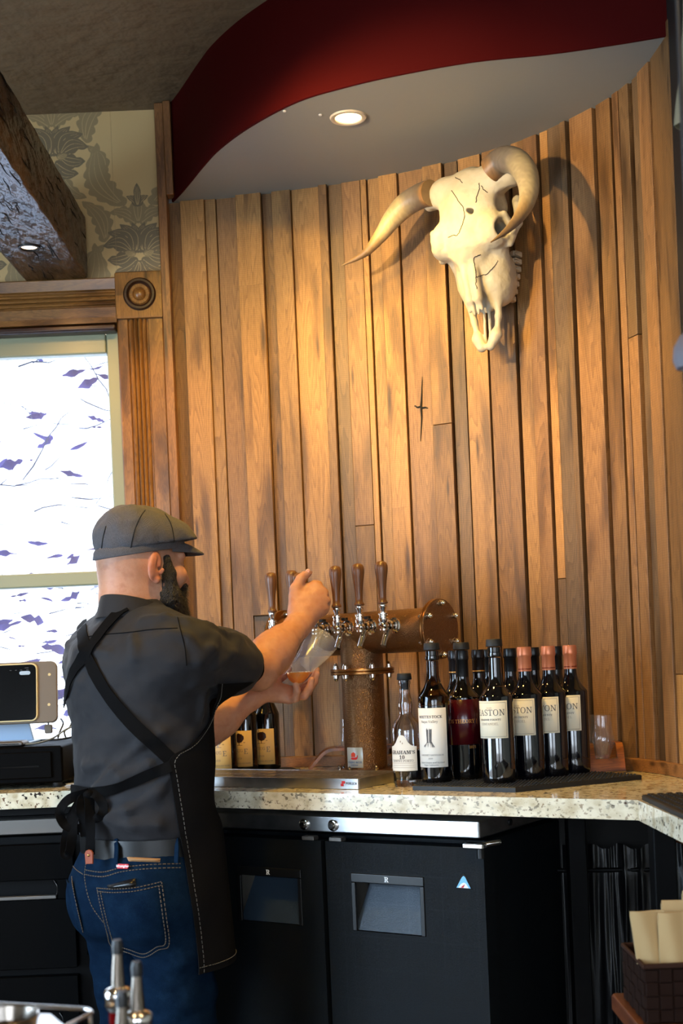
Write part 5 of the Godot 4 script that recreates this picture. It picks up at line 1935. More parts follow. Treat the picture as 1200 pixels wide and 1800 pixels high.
# ------------------------------------------------------------------ left end: cash drawer and till
func build_left() -> void:
	var cd := thing("cash_drawer", "black steel cash drawer with a coin slot under the till", "cash drawer", V(-0.94, 1.0702, 3.58))
	var mb := MB.new()
	mb.box(V(-0.94, 1.131, 3.58), Vector3(0.415, 0.096, 0.38), Basis.IDENTITY, 0.006)
	part(mb, "case", M.drawer_black, cd)
	mb = MB.new()
	mb.box(V(-0.945, 1.131, 3.388), Vector3(0.37, 0.068, 0.010), Basis.IDENTITY, 0.003)
	var fr := part(mb, "drawer", M.drawer_black, cd)
	mb = MB.new()
	mb.box(V(-0.90, 1.128, 3.3825), Vector3(0.215, 0.0045, 0.002), Basis.IDENTITY, 0.0005)
	part(mb, "slot", M.black_gloss, fr)
	for q in [-0.755, -1.12]:
		mb = MB.new()
		mb.lathe(V(q, 1.0704, 3.42), [Vector2(0, 0), Vector2(0.011, 0), Vector2(0.013, 0.003), Vector2(0.013, 0.013), Vector2(0, 0.013)], 16)
		part(mb, "rubber_foot", M.rubber, cd)
	# the till: a screen set in a wide bronze-grey back
	var tb := Basis(Vector3.RIGHT, -0.14)
	var o := V(-0.92, 1.318, 3.50)
	var ti := thing("till_screen", "touch till with dark screen, bronze-grey surround and pale stand", "till", V(-0.92, 1.1792, 3.56))
	mb = MB.new()
	mb.prism(rounded(0.157, 0.083, 0.017), o + tb * Vector3(0, 0, -0.010), tb, 0.012, 0.002)
	part(mb, "surround", M.terminal, ti)
	mb = MB.new()
	mb.prism(rounded(0.118, 0.078, 0.016), o + tb * Vector3(-0.012, 0, 0.002), tb, 0.006, 0.001)
	part(mb, "bezel", M.terminal_edge, ti)
	mb = MB.new()
	mb.prism(rounded(0.1145, 0.0745, 0.014), o + tb * Vector3(-0.012, 0, 0.0075), tb, 0.0012)
	var scn := part(mb, "screen", M.screen_glass, ti)
	mb = MB.new()
	mb.prism(rounded(0.0145, 0.005, 0.005), o + tb * Vector3(0.073, 0.052, 0.0087), tb, 0.0004)
	part(mb, "screen_button", M.pill, scn)
	mb = MB.new()
	for q in [[0.078, 0.0655, 0.010], [0.035, 0.060, 0.005], [0.049, 0.060, 0.005], [0.063, 0.060, 0.006], [0.080, 0.060, 0.007]]:
		mb.box(o + tb * Vector3(q[0], q[1], 0.0090), Vector3(q[2], 0.0014, 0.0003), tb, 0.0001)
	part(mb, "screen_text", M.grey_print, scn)
	for q in [[0.137, 0.046], [0.135, -0.035]]:
		mb = MB.new()
		mb.lathe(o + tb * Vector3(q[0], q[1], 0.002), [Vector2(0.004, 0), Vector2(0.0035, 0.0006), Vector2(0, 0.0006)], 12, Basis(tb.x, tb.z, -tb.y))
		part(mb, "screw", M.terminal_edge, ti)
	mb = MB.new()
	mb.prism(PackedVector2Array([Vector2(-0.12, 0), Vector2(0.075, 0), Vector2(0.055, 0.075), Vector2(-0.10, 0.075)]), V(-0.92, 1.1795, 3.575), Basis(Vector3.RIGHT, -0.2), 0.008, 0.002)
	mb.box(V(-0.94, 1.1835, 3.56), Vector3(0.20, 0.008, 0.14), Basis.IDENTITY, 0.003)
	part(mb, "stand", M.stand_blue, ti)
	var cr := thing("card_reader", "small grey card reader lying in front of the till stand", "card reader", V(-0.93, 1.1795, 3.45))
	mb = MB.new()
	mb.box(V(-0.90, 1.1865, 3.45), Vector3(0.12, 0.013, 0.07), Basis.IDENTITY, 0.005)
	part(mb, "case", M.steel_dull, cr)
	mb = MB.new()
	mb.box(V(-0.90, 1.1865, 3.4145), Vector3(0.10, 0.002, 0.003), Basis.IDENTITY, 0.0008)
	part(mb, "slot", M.black_gloss, cr)
	mb = MB.new()
	mb.box(V(-0.797, 1.217, 3.53), Vector3(0.021, 0.024, 0.012), Basis.IDENTITY, 0.003)
	var tg := thing("cable_plug", "small tan plug hanging below the till", "plug", V(-0.797, 1.205, 3.53))
	part(mb, "plug_block", M.terminal, tg)
	mb = MB.new()
	mb.tube([V(-0.797, 1.229, 3.53), V(-0.797, 1.236, 3.53), V(-0.80, 1.25, 3.535)], 0.0025, 8)
	part(mb, "plug_neck", M.cable_grey, tg)
	var k := 0
	for q in [[[V(-0.87, 1.184, 3.44), V(-0.82, 1.183, 3.46), V(-0.785, 1.192, 3.52), V(-0.76, 1.213, 3.60), V(-0.72, 1.222, 3.68), V(-0.67, 1.20, 3.74)], "cable_grey", "thin grey cable curving up from the card reader"], [[V(-0.84, 1.183, 3.62), V(-0.79, 1.183, 3.62), V(-0.745, 1.19, 3.65), V(-0.71, 1.205, 3.70), V(-0.68, 1.215, 3.74)], "cable", "dark cable lying on the cash drawer"], [[V(-0.81, 1.183, 3.70), V(-0.806, 1.20, 3.71), V(-0.80, 1.222, 3.73), V(-0.81, 1.235, 3.75)], "cable", "dark cable rising behind the till"], [[V(-0.79, 1.183, 3.71), V(-0.795, 1.20, 3.72), V(-0.783, 1.212, 3.74), V(-0.775, 1.24, 3.76)], "cable", "dark cable beside the tan plug"]]:
		mb = MB.new()
		mb.tube(bez(q[0], 6), 0.0028, 8)
		single(mb, "cable", M[q[1]], q[2], "cable", q[0][0], "cables behind the till")
		k += 1
	mb = MB.new()
	for i in 3: mb.box(V(-0.70, 1.0712 + i * 0.0012, 3.44 + i * 0.004), Vector3(0.075, 0.001, 0.05), Basis(Vector3.UP, 0.1 + i * 0.12), 0.0004)
	single(mb, "paper_slips", M.paper, "few white paper slips beside the cash drawer foot", "paper", V(-0.70, 1.0706, 3.44))
	mb = MB.new()
	mb.box(V(-0.688, 1.092, 3.56), Vector3(0.05, 0.036, 0.06), Basis(Vector3.UP, 0.3), 0.004)
	mb.box(V(-0.688, 1.112, 3.56), Vector3(0.053, 0.006, 0.063), Basis(Vector3.UP, 0.3), 0.002)
	single(mb, "wooden_box", M.shelf_wood, "small brown wooden box between cash drawer and man", "box", V(-0.688, 1.074, 3.56))

func rounded(hx: float, hy: float, r: float, n := 6) -> PackedVector2Array:
	var out := PackedVector2Array()
	for q in [[1, 1, 0.0], [-1, 1, PI / 2], [-1, -1, PI], [1, -1, PI * 1.5]]:
		for i in n + 1:
			var a: float = q[2] + PI / 2 * i / n
			out.append(Vector2(q[0] * (hx - r) + r * cos(a), q[1] * (hy - r) + r * sin(a)))
	return out

# ------------------------------------------------------------------ right end: napkins in a basket, things hanging at the edge
func build_right() -> void:
	var sh := thing("side_shelf", "wooden side shelf that carries the napkin basket", "shelf", V(0.66, 0.0, 2.0))
	var mb := MB.new()
	mb.box(V(0.625, 0.782, 1.98), Vector3(0.40, 0.03, 0.40), Basis.IDENTITY, 0.004)
	part(mb, "board", M.shelf_wood, sh)
	for q in [[0.46, 2.14], [0.80, 2.14], [0.46, 1.82], [0.80, 1.82]]:
		mb = MB.new()
		mb.box(V(q[0], 0.383, q[1]), Vector3(0.04, 0.766, 0.04), Basis.IDENTITY, 0.004)
		part(mb, "leg", M.shelf_wood, sh)
	var b0 := V(0.545, 0.7985, 2.06)
	var ba := thing("napkin_basket", "dark woven basket holding folded cream napkins", "basket", b0)
	var wx := 0.106
	var wz := 0.075
	var h := 0.086
	mb = MB.new()
	mb.box(b0 + Vector3(0, 0.003, 0), Vector3(wx * 2, 0.005, wz * 2), Basis.IDENTITY, 0.001)
	mb.box(b0 + Vector3(0, h * 0.5, wz - 0.002), Vector3(wx * 2, h, 0.002), Basis.IDENTITY, 0.0005)
	mb.box(b0 + Vector3(0, h * 0.5, -wz + 0.002), Vector3(wx * 2, h, 0.002), Basis.IDENTITY, 0.0005)
	mb.box(b0 + Vector3(wx - 0.002, h * 0.5, 0), Vector3(0.002, h, wz * 2), Basis.IDENTITY, 0.0005)
	mb.box(b0 + Vector3(-wx + 0.002, h * 0.5, 0), Vector3(0.002, h, wz * 2), Basis.IDENTITY, 0.0005)
	part(mb, "lining", M.wicker, ba)
	mb = MB.new()
	var st := 0.0212
	for side in 4:
		var long := wx if side < 2 else wz
		var n := int(round(long * 2.0 / st))
		for i in n:
			for j in 4:
				var over := (i + j) % 2 == 0
				var u := -long + (i + 0.5) * long * 2.0 / n
				var off := (wz if side < 2 else wx) + (0.001 if over else 0.0)
				var p := Vector3(u, 0.011 + j * 0.0205, off)
				if side == 1: p.z = -p.z
				if side == 2: p = Vector3(off, p.y, u)
				if side == 3: p = Vector3(-off, p.y, u)
				var s := Vector3(0.0208 if not over else 0.019, 0.0185 if not over else 0.0203, 0.003)
				if side > 1: s = Vector3(s.z, s.y, s.x)
				mb.box(b0 + p, s, Basis.IDENTITY, 0.0012)
	part(mb, "strips", M.wicker, ba).set_meta("kind", "stuff")
	mb = MB.new()
	for q in [[0, wz, wx * 2 + 0.006, 0.006], [0, -wz, wx * 2 + 0.006, 0.006], [wx, 0, 0.006, wz * 2], [-wx, 0, 0.006, wz * 2]]:
		mb.box(b0 + Vector3(q[0], h + 0.001, q[1]), Vector3(q[2], 0.008, q[3]), Basis.IDENTITY, 0.002)
	part(mb, "rim", M.wicker_light, ba)
	# napkins: folded, standing up, leaning a little
	for q in [[-0.072, 0.166, 0.036, 0.052, -0.13, 0.030, "leftmost cream napkin, leaning outward over the basket rim"], [-0.048, 0.164, 0.052, 0.052, -0.02, 0.014, "cream napkin second from the left in the basket"], [0.030, 0.160, 0.058, 0.110, 0.01, 0.014, "wide cream napkin at the front of the basket"], [0.010, 0.178, 0.036, 0.150, 0.0, -0.006, "tall cream napkin standing behind the front ones"], [0.035, 0.181, -0.02, 0.110, 0.015, -0.010, "rearmost cream napkin in the basket"]]:
		var nk := thing("napkin", q[6], "napkin", b0 + Vector3(q[0], 0.008, q[2]), "folded cream napkins in the basket")
		for f in 3:
			mb = MB.new()
			var rows := []
			for i in 13:
				var row := PackedVector3Array()
				var t := i / 12.0
				for j in 9:
					var s := j / 8.0 - 0.5
					var y: float = 0.008 + (q[1] - 0.008 - f * 0.003) * t
					row.append(b0 + Vector3(q[0] + s * q[3] + q[4] * (y - 0.01), y, q[2] - f * 0.0045 + q[5] * t * 0.4 + 0.003 * sin(s * 7.0 + t * 3.0 + f)))
				rows.append(row)
			var back := []
			for r in rows:
				var row := PackedVector3Array()
				for p in r: row.append(p + Vector3(0, 0, -0.0028))
				back.append(row)
			mb.grid(rows, false, false, true)
			mb.grid(back)
			for e in [[0, 8], [8, 0]]:
				var strip := []
				for i in 13: strip.append(PackedVector3Array([rows[i][e[0]], back[i][e[0]]]))
				mb.grid(strip, false, false, e[0] == 0)
			mb.grid([rows[12], back[12]])
			part(mb, "fold", M.napkin, nk)
	# out of focus at the right-hand edge of the picture
	var gp := P(1216, 620, 1.55)
	var pe := thing("pendant", "blurred grey rounded shade at the right edge, beside the planks", "pendant lamp", gp)
	mb = MB.new()
	mb.lathe(gp, [Vector2(0.0, -0.014), Vector2(0.012, -0.02), Vector2(0.019, -0.018), Vector2(0.0225, -0.008), Vector2(0.021, 0.008), Vector2(0.014, 0.020), Vector2(0.006, 0.027), Vector2(0, 0.028)], 24)
	part(mb, "shade", M.grey_shade, pe)
	mb = MB.new()
	mb.tube([gp + Vector3(0, 0.027, 0), Vector3(gp.x, 2.99, gp.z)], 0.003, 6)
	part(mb, "cord", M.cable, pe)
	mb = MB.new()
	mb.lathe(gp, [Vector2(0.0, -0.022), Vector2(0.010, -0.0225), Vector2(0.013, -0.018)], 20)
	part(mb, "diffuser", M.beige_shade, pe)
	gp = P(1221, 80, 1.9)
	var dr := thing("drape", "blurred pale hanging fabric at the top right corner", "drape", Vector3(gp.x, 1.98, gp.z))
	mb = MB.new()
	var rows2 := []
	for i in 24:
		var t := i / 23.0
		var row := PackedVector3Array()
		var c := P(1221 + 6.0 * sin(t * 4.0) - 3.0 * t, -60 + 280.0 * t, 1.9)
		for j in 12:
			var a := TAU * j / 12.0
			row.append(c + Vector3(cos(a) * 0.022 * (1.0 + 0.12 * sin(a * 3.0 + t * 5.0)), 0, sin(a) * 0.02))
		rows2.append(row)
	mb.grid(rows2, true, false, true)
	part(mb, "fabric", M.beige_shade, dr)
	mb = MB.new()
	var tp: Vector3 = P(1221, -60, 1.9)
	mb.tube([tp, Vector3(tp.x, 2.99, tp.z)], 0.004, 6)
	part(mb, "cord", M.cable, dr)

# ------------------------------------------------------------------ nearest the camera: pour spouts and a tray
func build_near() -> void:
	var spd := [[204, 1652, 1.52, "red syrup bottle with black-tipped pour spout, tallest of the blurred bottles", true], [238, 1690, 1.46, "blurred liquor bottle with pour spout right of the red syrup", false], [212, 1742, 1.36, "blurred liquor bottle with pour spout in front of the red syrup", false]]
	for q in spd:
		var tip := P(q[0], q[1], q[2])
		var sc := 1.0
		var at := Vector3(tip.x, 0.70, tip.z)
		var hgt := tip.y - 0.70
		var yb := hgt - 0.078      # top of the bottle neck
		var b := thing("pour_bottle", q[3], "bottle", at, "bottles with pour spouts on the station")
		var mb := MB.new()
		mb.lathe(at, bottle_prof(0.0305, yb - 0.13, yb - 0.075, yb + 0.02, 0.0125) + [Vector2(0, yb - 0.002)], 28)
		part(mb, "glass", M.red_liquor if q[4] else M.wine_brown, b)
		mb = MB.new()
		mb.lathe(at, [Vector2(0.013, yb - 0.004), Vector2(0.0155, yb), Vector2(0.0165, yb + 0.004), Vector2(0.0155, yb + 0.008), Vector2(0.0165, yb + 0.012), Vector2(0.0165, yb + 0.018), Vector2(0.013, yb + 0.022), Vector2(0.008, yb + 0.024)], 24)
		part(mb, "collar", M.chrome, b)
		mb = MB.new()
		var ax := Vector3(0.03, 1, 0.02).normalized()
		mb.tube([at + Vector3(0, yb + 0.022, 0), at + Vector3(0, yb + 0.04, 0) + ax * 0.004, at + Vector3(0.001, yb + 0.064, 0)], [0.0085, 0.007, 0.0055], 14)
		part(mb, "spout", M.spout_steel, b)
		mb = MB.new()
		mb.tube([at + Vector3(0.001, yb + 0.062, 0), at + Vector3(0.001, yb + 0.072, 0), at + Vector3(0.001, yb + 0.078, 0)], [0.0065, 0.0068, 0.005], 14)
		part(mb, "tip", M.black_plastic, b)
	# steel station with the tray
	var st := thing("bar_station", "stainless bar station with a drainboard in the near lower left corner", "bar station", V(-0.5, 0, 1.3))
	var mb := MB.new()
	mb.box(V(-0.38, 0.68, 1.42), Vector3(0.62, 0.03, 0.34), Basis.IDENTITY, 0.004)
	part(mb, "speed_rail", M.steel_dull, st)
	for q in [[-0.66, 1.57], [-0.10, 1.57], [-0.66, 1.28], [-0.10, 1.28]]:
		mb = MB.new()
		mb.tube([V(q[0], 0.0, q[1]), V(q[0], 0.667, q[1])], 0.018, 12)
		part(mb, "leg", M.steel_dull, st)
	# a drainboard whose corner shows, with the mixing tin in a wire rack
	var c1 := P(66, 1772, 1.50)
	var top := c1.y - 0.014
	var e0 := P(140, 1806, 1.40)
	var dirr := Vector3(e0.x - c1.x, 0, e0.z - c1.z).normalized()
	mb = MB.new()
	var dq := PackedVector2Array([Vector2(c1.x - 0.35, c1.z - 0.12), Vector2(c1.x + 0.01, c1.z - 0.03), Vector2(e0.x + 0.01, e0.z), Vector2(e0.x + 0.12, e0.z + 0.2), Vector2(c1.x - 0.35, c1.z + 0.3)])
	mb.prism(dq, Vector3(0, top - 0.03, 0), Basis(Vector3.RIGHT, Vector3(0, 0, 1), Vector3.UP), 0.03, 0.003)
	part(mb, "drainboard", M.steel, st)
	mb = MB.new()
	for q in [Vector2(c1.x - 0.3, c1.z - 0.05), Vector2(c1.x - 0.02, c1.z + 0.02), Vector2(c1.x - 0.3, c1.z + 0.25), Vector2(e0.x + 0.02, e0.z + 0.12)]:
		mb.tube([Vector3(q.x, 0, q.y), Vector3(q.x, top - 0.029, q.y)], 0.015, 10)
	part(mb, "frame", M.steel_dull, st)
	var tn := thing("steel_bowl", "round steel strainer bowl in the lower left corner", "bowl", Vector3(P(4, 1795, 1.44).x, top, P(4, 1795, 1.44).z))
	var tc := tn.position
	mb = MB.new()
	mb.lathe(tc, [Vector2(0, 0.001), Vector2(0.030, 0.001), Vector2(0.036, 0.006), Vector2(0.039, 0.020), Vector2(0.0405, 0.021), Vector2(0.041, 0.0225), Vector2(0.040, 0.024), Vector2(0.038, 0.023), Vector2(0.034, 0.008), Vector2(0, 0.004)], 40)
	part(mb, "bowl", M.spout_steel, tn)
	mb = MB.new()
	for i in 40: mb.ball(tc + Vector3(cos(i * 2.4) * 0.0048 * sqrt(i), 0.006, sin(i * 2.4) * 0.0048 * sqrt(i)), Vector3.ONE * 0.0022, Basis.IDENTITY, 6, 4)
	part(mb, "mesh", M.steel_dull, tn).set_meta("kind", "stuff")
	mb = MB.new()
	var lp := []
	for q in rounded(0.075, 0.05, 0.02, 5): lp.append(tc + Vector3(0.012, 0.016, -0.012) + Basis(Vector3.UP, -0.35) * Vector3(q.x, 0, q.y))
	lp.append(lp[0]); lp.append(lp[1])
	mb.tube(lp, 0.0025, 8, false)
	for q in [0, 8, 14, 20]: mb.tube([lp[q], Vector3(lp[q].x, top, lp[q].z)], 0.0025, 6)
	single(mb, "wire_rack", M.chrome, "bent wire rack round the steel bowl", "rack", Vector3(tc.x, top, tc.z))

# ------------------------------------------------------------------ the skull on the wall
func build_skull() -> void:
	var m := P(814, 322, 3.33)                 # half way between the horn bases
	var bs := Basis(Vector3(0.78, 0, 0.626), Vector3.UP, Vector3(-0.626, 0, 0.78))   # x along the wall, z out of it
	var sk := thing("cattle_skull", "bleached long-horned cattle skull hung on the plank wall", "skull", m + bs * Vector3(0, -0.1, -0.17))
	var f := Field.new(Vector3(-0.155, -0.43, -0.185), Vector3(0.155, 0.075, 0.07), 0.0027)
	f.cap(Vector3(-0.075, -0.002, -0.03), Vector3(0.075, -0.002, -0.03), 0.038, 0.038, 0.02)
	f.ell(Vector3(0, -0.055, -0.055), Vector3(0.082, 0.09, 0.075), Basis.IDENTITY, 0.02)
	f.ell(Vector3(0, -0.085, -0.018), Vector3(0.084, 0.115, 0.040), Basis.IDENTITY, 0.02)
	f.cap(Vector3(0, 0.012, -0.04), Vector3(0, 0.026, -0.05), 0.03, 0.022, 0.03)
	f.cap(Vector3(0, -0.15, -0.035), Vector3(0, -0.285, -0.085), 0.060, 0.030, 0.03)
	for s in [-1.0, 1.0]:
		f.cap(Vector3(s * 0.07, -0.002, -0.03), Vector3(s * 0.118, -0.004, -0.034), 0.036, 0.031, 0.02)
		f.ell(Vector3(s * 0.078, -0.132, -0.018), Vector3(0.036, 0.046, 0.045), Basis.IDENTITY, 0.02)
		f.ell(Vector3(s * 0.040, -0.225, -0.095), Vector3(0.036, 0.075, 0.058), Basis(Vector3.RIGHT, 0.2), 0.03)
		f.cap(Vector3(s * 0.060, -0.17, -0.06), Vector3(s * 0.052, -0.25, -0.09), 0.026, 0.016, 0.02)
	# hollows
	for s in [-1.0, 1.0]:
		f.ell(Vector3(s * 0.112, -0.068, -0.055), Vector3(0.040, 0.037, 0.05), Basis.IDENTITY, 0.012, true)
		f.ell(Vector3(s * 0.122, -0.135, -0.008), Vector3(0.046, 0.027, 0.030), Basis.IDENTITY, 0.006, true)
		f.cap(Vector3(s * 0.088, -0.135, -0.02), Vector3(s * 0.05, -0.135, -0.05), 0.022, 0.014, 0.006, true)
	f.cap(Vector3(0, -0.285, -0.055), Vector3(0, -0.42, -0.06), 0.020, 0.026, 0.010, true)
	for s in [-1.0, 1.0]: f.cap(Vector3(s * 0.027, -0.235, -0.02), Vector3(s * 0.024, -0.36, -0.05), 0.004, 0.016, 0.006, true)
	f.cap(Vector3(0.031, -0.083, 0.04), Vector3(0.030, -0.088, -0.10), 0.007, 0.008, 0.003, true)
	f.cap(Vector3(0.024, -0.079, 0.04), Vector3(0.024, -0.082, -0.10), 0.004, 0.006, 0.003, true)
	f.ell(Vector3(0, -0.20, -0.15), Vector3(0.03, 0.14, 0.05), Basis.IDENTITY, 0.02, true)
	# bones that stand free
	for s in [-1.0, 1.0]:
		f.cap(Vector3(s * 0.102, -0.165, -0.045), Vector3(s * 0.112, -0.11, -0.075), 0.010, 0.008, 0.012)
		f.cap(Vector3(s * 0.112, -0.11, -0.075), Vector3(s * 0.098, -0.045, -0.095), 0.008, 0.012, 0.012)
		f.cap(Vector3(s * 0.108, -0.10, -0.015), Vector3(s * 0.115, -0.135, -0.042), 0.008, 0.009, 0.012)
		f.cap(Vector3(s * 0.0125, -0.155, -0.002), Vector3(s * 0.0125, -0.29, -0.028), 0.015, 0.0125, 0.004)
		f.cap(Vector3(s * 0.0125, -0.29, -0.028), Vector3(s * 0.018, -0.318, -0.036), 0.0105, 0.003, 0.005)
		f.cap(Vector3(s * 0.010, -0.29, -0.028), Vector3(s * 0.006, -0.326, -0.038), 0.009, 0.0025, 0.005)
		f.cap(Vector3(s * 0.045, -0.24, -0.07), Vector3(s * 0.037, -0.33, -0.083), 0.016, 0.0085, 0.012)
		f.cap(Vector3(s * 0.037, -0.33, -0.083), Vector3(s * 0.027, -0.385, -0.085), 0.0085, 0.0075, 0.008)
		f.cap(Vector3(s * 0.027, -0.378, -0.083), Vector3(s * 0.014, -0.404, -0.078), 0.0165, 0.012, 0.012)
		f.cap(Vector3(s * 0.007, -0.27, -0.085), Vector3(s * 0.008, -0.395, -0.088), 0.004, 0.005, 0.004)
	var nz := noise(14.0, 3, 91)
	f.each(func(p: Vector3, d: float) -> float: return d + 0.0022 * nz.get_noise_3dv(p) + 0.0009 * nz.get_noise_3dv(p * 4.0))
	var mb := f.nets()
	var stain := noise(22.0, 3, 92)
	mb.colored = true
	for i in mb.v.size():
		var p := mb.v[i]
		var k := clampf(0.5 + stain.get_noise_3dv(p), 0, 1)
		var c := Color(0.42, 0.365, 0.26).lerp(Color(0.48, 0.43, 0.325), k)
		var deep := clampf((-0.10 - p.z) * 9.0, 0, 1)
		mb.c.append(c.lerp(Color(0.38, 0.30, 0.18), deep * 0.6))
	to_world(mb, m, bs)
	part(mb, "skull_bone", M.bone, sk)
	# sutures, traced on the bone as the photo shows them
	mb = MB.new()
	var eye := Vector3(0, EYE, 0)
	for line in [[[793, 335], [800, 345], [806, 354], [814, 366], [816, 380], [812, 395], [808, 406], [803, 413], [795, 414], [788, 417]], [[841, 322], [842, 332], [838, 345], [836, 357]], [[845, 448], [838, 450], [832, 455], [834, 468], [836, 480], [837, 487], [846, 484], [855, 482], [862, 475], [870, 466], [875, 458]], [[836, 487], [836, 498], [838, 508]], [[846, 326], [850, 334], [857, 338]], [[800, 312], [808, 316], [812, 322]]]:
		var pts := []
		for q in bez(line.map(func(w): return Vector2(w[0], w[1])), 4):
			var to := bs.transposed() * (P(q.x, q.y, 3.3) - eye)
			var h := f.hit(bs.transposed() * (eye - m) + to.normalized() * 2.8, to.normalized(), 0.0, 1.2)
			if h.z < -0.18: continue
			pts.append(m + bs * (h + Vector3(rng.randf_range(-0.0012, 0.0012), rng.randf_range(-0.0012, 0.0012), 0)))
		if pts.size() > 2: mb.tube(pts, 0.0011, 4)
	part(mb, "suture", M.bone_dark, sk)
	# cheek teeth on both sides
	for s in [-1.0, 1.0]:
		mb = MB.new()
		for k in 7:
			var y := -0.163 - k * 0.0185
			var x: float = s * (0.058 - 0.0012 * k - 0.00045 * k * k)
			mb.box(m + bs * Vector3(x, y, -0.148), Vector3(0.017, 0.0158, 0.034), bs * Basis(Vector3.UP, s * -0.25), 0.0035)
			mb.box(m + bs * Vector3(x + s * 0.008, y + 0.004, -0.146), Vector3(0.005, 0.005, 0.032), bs, 0.002)
			mb.box(m + bs * Vector3(x + s * 0.008, y - 0.004, -0.146), Vector3(0.005, 0.005, 0.032), bs, 0.002)
		mb.colored = true
		for i in mb.v.size(): mb.c.append(Color(0.43, 0.36, 0.25))
		part(mb, "tooth_row", M.bone, sk)
	# horns
	var bands := [[0.0, Color(0.30, 0.15, 0.05)], [0.05, Color(0.27, 0.15, 0.07)], [0.09, Color(0.16, 0.12, 0.09)], [0.26, Color(0.22, 0.18, 0.14)], [0.36, Color(0.46, 0.36, 0.20)], [0.58, Color(0.62, 0.49, 0.28)], [0.72, Color(0.42, 0.27, 0.12)], [0.82, Color(0.20, 0.13, 0.08)], [1.0, Color(0.26, 0.16, 0.07)]]
	for q in [[[757, 339, 3.392], [738, 345, 3.425], [713, 360, 3.455], [690, 384, 3.48], [668, 415, 3.50], [640, 446, 3.53], [600, 467, 3.56]], [[862, 300, 3.275], [884, 281, 3.245], [908, 285, 3.20], [925, 308, 3.15], [929, 340, 3.10], [918, 372, 3.06], [894, 402, 3.03], [862, 426, 3.005]]]:
		var pts := bez(q.map(func(w): return P(w[0], w[1], w[2])), 9)
		var n := pts.size()
		var rr := []
		for i in n:
			var t := float(i) / (n - 1)
			var r := 0.0335 * (1.0 - 0.25 * t) if t < 0.35 else 0.0335 * (0.9125 - 0.9 * pow((t - 0.35) / 0.65, 1.25))
			rr.append(maxf(r * (1.0 + 0.012 * sin(t * 150.0) * (1.0 - t)), 0.0015))
		mb = MB.new()
		mb.tube(pts, rr, 22)
		mb.colored = true
		var nn := noise(9.0, 3, 95)
		for i in mb.v.size():
			var t := clampf(float(mini(i / 22, n - 1)) / (n - 1), 0, 1)
			t = clampf(t + 0.05 * nn.get_noise_3dv(mb.v[i] * 3.0), 0, 1)
			var c: Color = bands[-1][1]
			for k in bands.size() - 1:
				if t >= bands[k][0] and t <= bands[k + 1][0]:
					c = (bands[k][1] as Color).lerp(bands[k + 1][1], (t - bands[k][0]) / (bands[k + 1][0] - bands[k][0]))
					break
			mb.c.append(c * 0.72 * (1.0 + 0.3 * nn.get_noise_3dv(mb.v[i] * 12.0)))
		part(mb, "horn", M.horn, sk)
	mb = MB.new()
	mb.tube([m + bs * Vector3(0, -0.03, -0.11), m + bs * Vector3(0, -0.03, -0.185)], 0.006, 8)
	part(mb, "hook", M.black_steel, sk)

func to_world(mb: MB, o: Vector3, b: Basis) -> void:
	for i in mb.v.size():
		mb.v[i] = o + b * mb.v[i]
		mb.n[i] = b * mb.n[i]

# ------------------------------------------------------------------ the man at the taps
var hip: Vector3
var BB: Basis
var HB: Basis
var head_at: Vector3

func bp(r: float, u: float, f: float) -> Vector3:     # a place in the body's own axes: right, up, forward of the hips
	return hip + BB.x * r + Vector3.UP * u - BB.z * f

func hp(r: float, u: float, f: float) -> Vector3:     # the same for the head
	return head_at + HB.x * r + HB.y * u - HB.z * f

func eye_ray(px: float, py: float) -> Vector3:
	return (P(px, py, 1.0) - Vector3(0, EYE, 0)).normalized()

func on(f: Field, px: float, py: float, lift := 0.0) -> Vector3:    # where the sight line through a pixel meets a field
	var e := Vector3(0, EYE, 0)
	return f.hit(e + eye_ray(px, py) * 2.3, eye_ray(px, py), lift, 1.6)

func strap_on(f: Field, line: Array, w: float, th: float, lift: float, n := 6) -> MB:
	var pts := []
	var sides := []
	for q in bez(line.map(func(s): return Vector2(s[0], s[1])), n): pts.append(on(f, q.x, q.y, lift))
	for pass_no in 2:
		for i in range(1, pts.size() - 1): pts[i] = (pts[i - 1] + pts[i] * 2.0 + pts[i + 1]) * 0.25
	for i in pts.size():
		var tg: Vector3 = (pts[mini(i + 1, pts.size() - 1)] - pts[maxi(i - 1, 0)]).normalized()
		sides.append(f.grad(pts[i]).cross(tg).normalized())
	var mb := MB.new()
	mb.ribbon(pts, sides, w, th)
	return mb

func seam_on(f: Field, line: Array, r: float, lift: float, dash := false) -> MB:
	var mb := MB.new()
	var pts := []
	for q in bez(line.map(func(s): return Vector2(s[0], s[1])), 8): pts.append(on(f, q.x, q.y, lift))
	if dash:
		for i in pts.size() - 1:
			var a: Vector3 = pts[i]
			var b: Vector3 = pts[i + 1]
			var k := maxi(1, int(a.distance_to(b) / 0.0055))
			for j in k: mb.tube([a.lerp(b, (j + 0.15) / k), a.lerp(b, (j + 0.8) / k)], r, 4)
	else: mb.tube(pts, r, 5)
	return mb

func sheet_on(f: Field, quad: Array, lift: float, nu := 14, nv := 14) -> MB:    # a patch of cloth on a field, its corners given as seen
	var mb := MB.new()
	var rows := []
	for i in nv + 1:
		var row := PackedVector3Array()
		for j in nu + 1:
			var a: Vector2 = quad[0].lerp(quad[1], float(j) / nu)
			var b: Vector2 = quad[3].lerp(quad[2], float(j) / nu)
			var q := a.lerp(b, float(i) / nv)
			var edge := 0.0 if (i == 0 or j == 0 or i == nv or j == nu) else lift
			row.append(on(f, q.x, q.y, edge))
		rows.append(row)
	mb.grid(rows, false, false, true)
	return mb

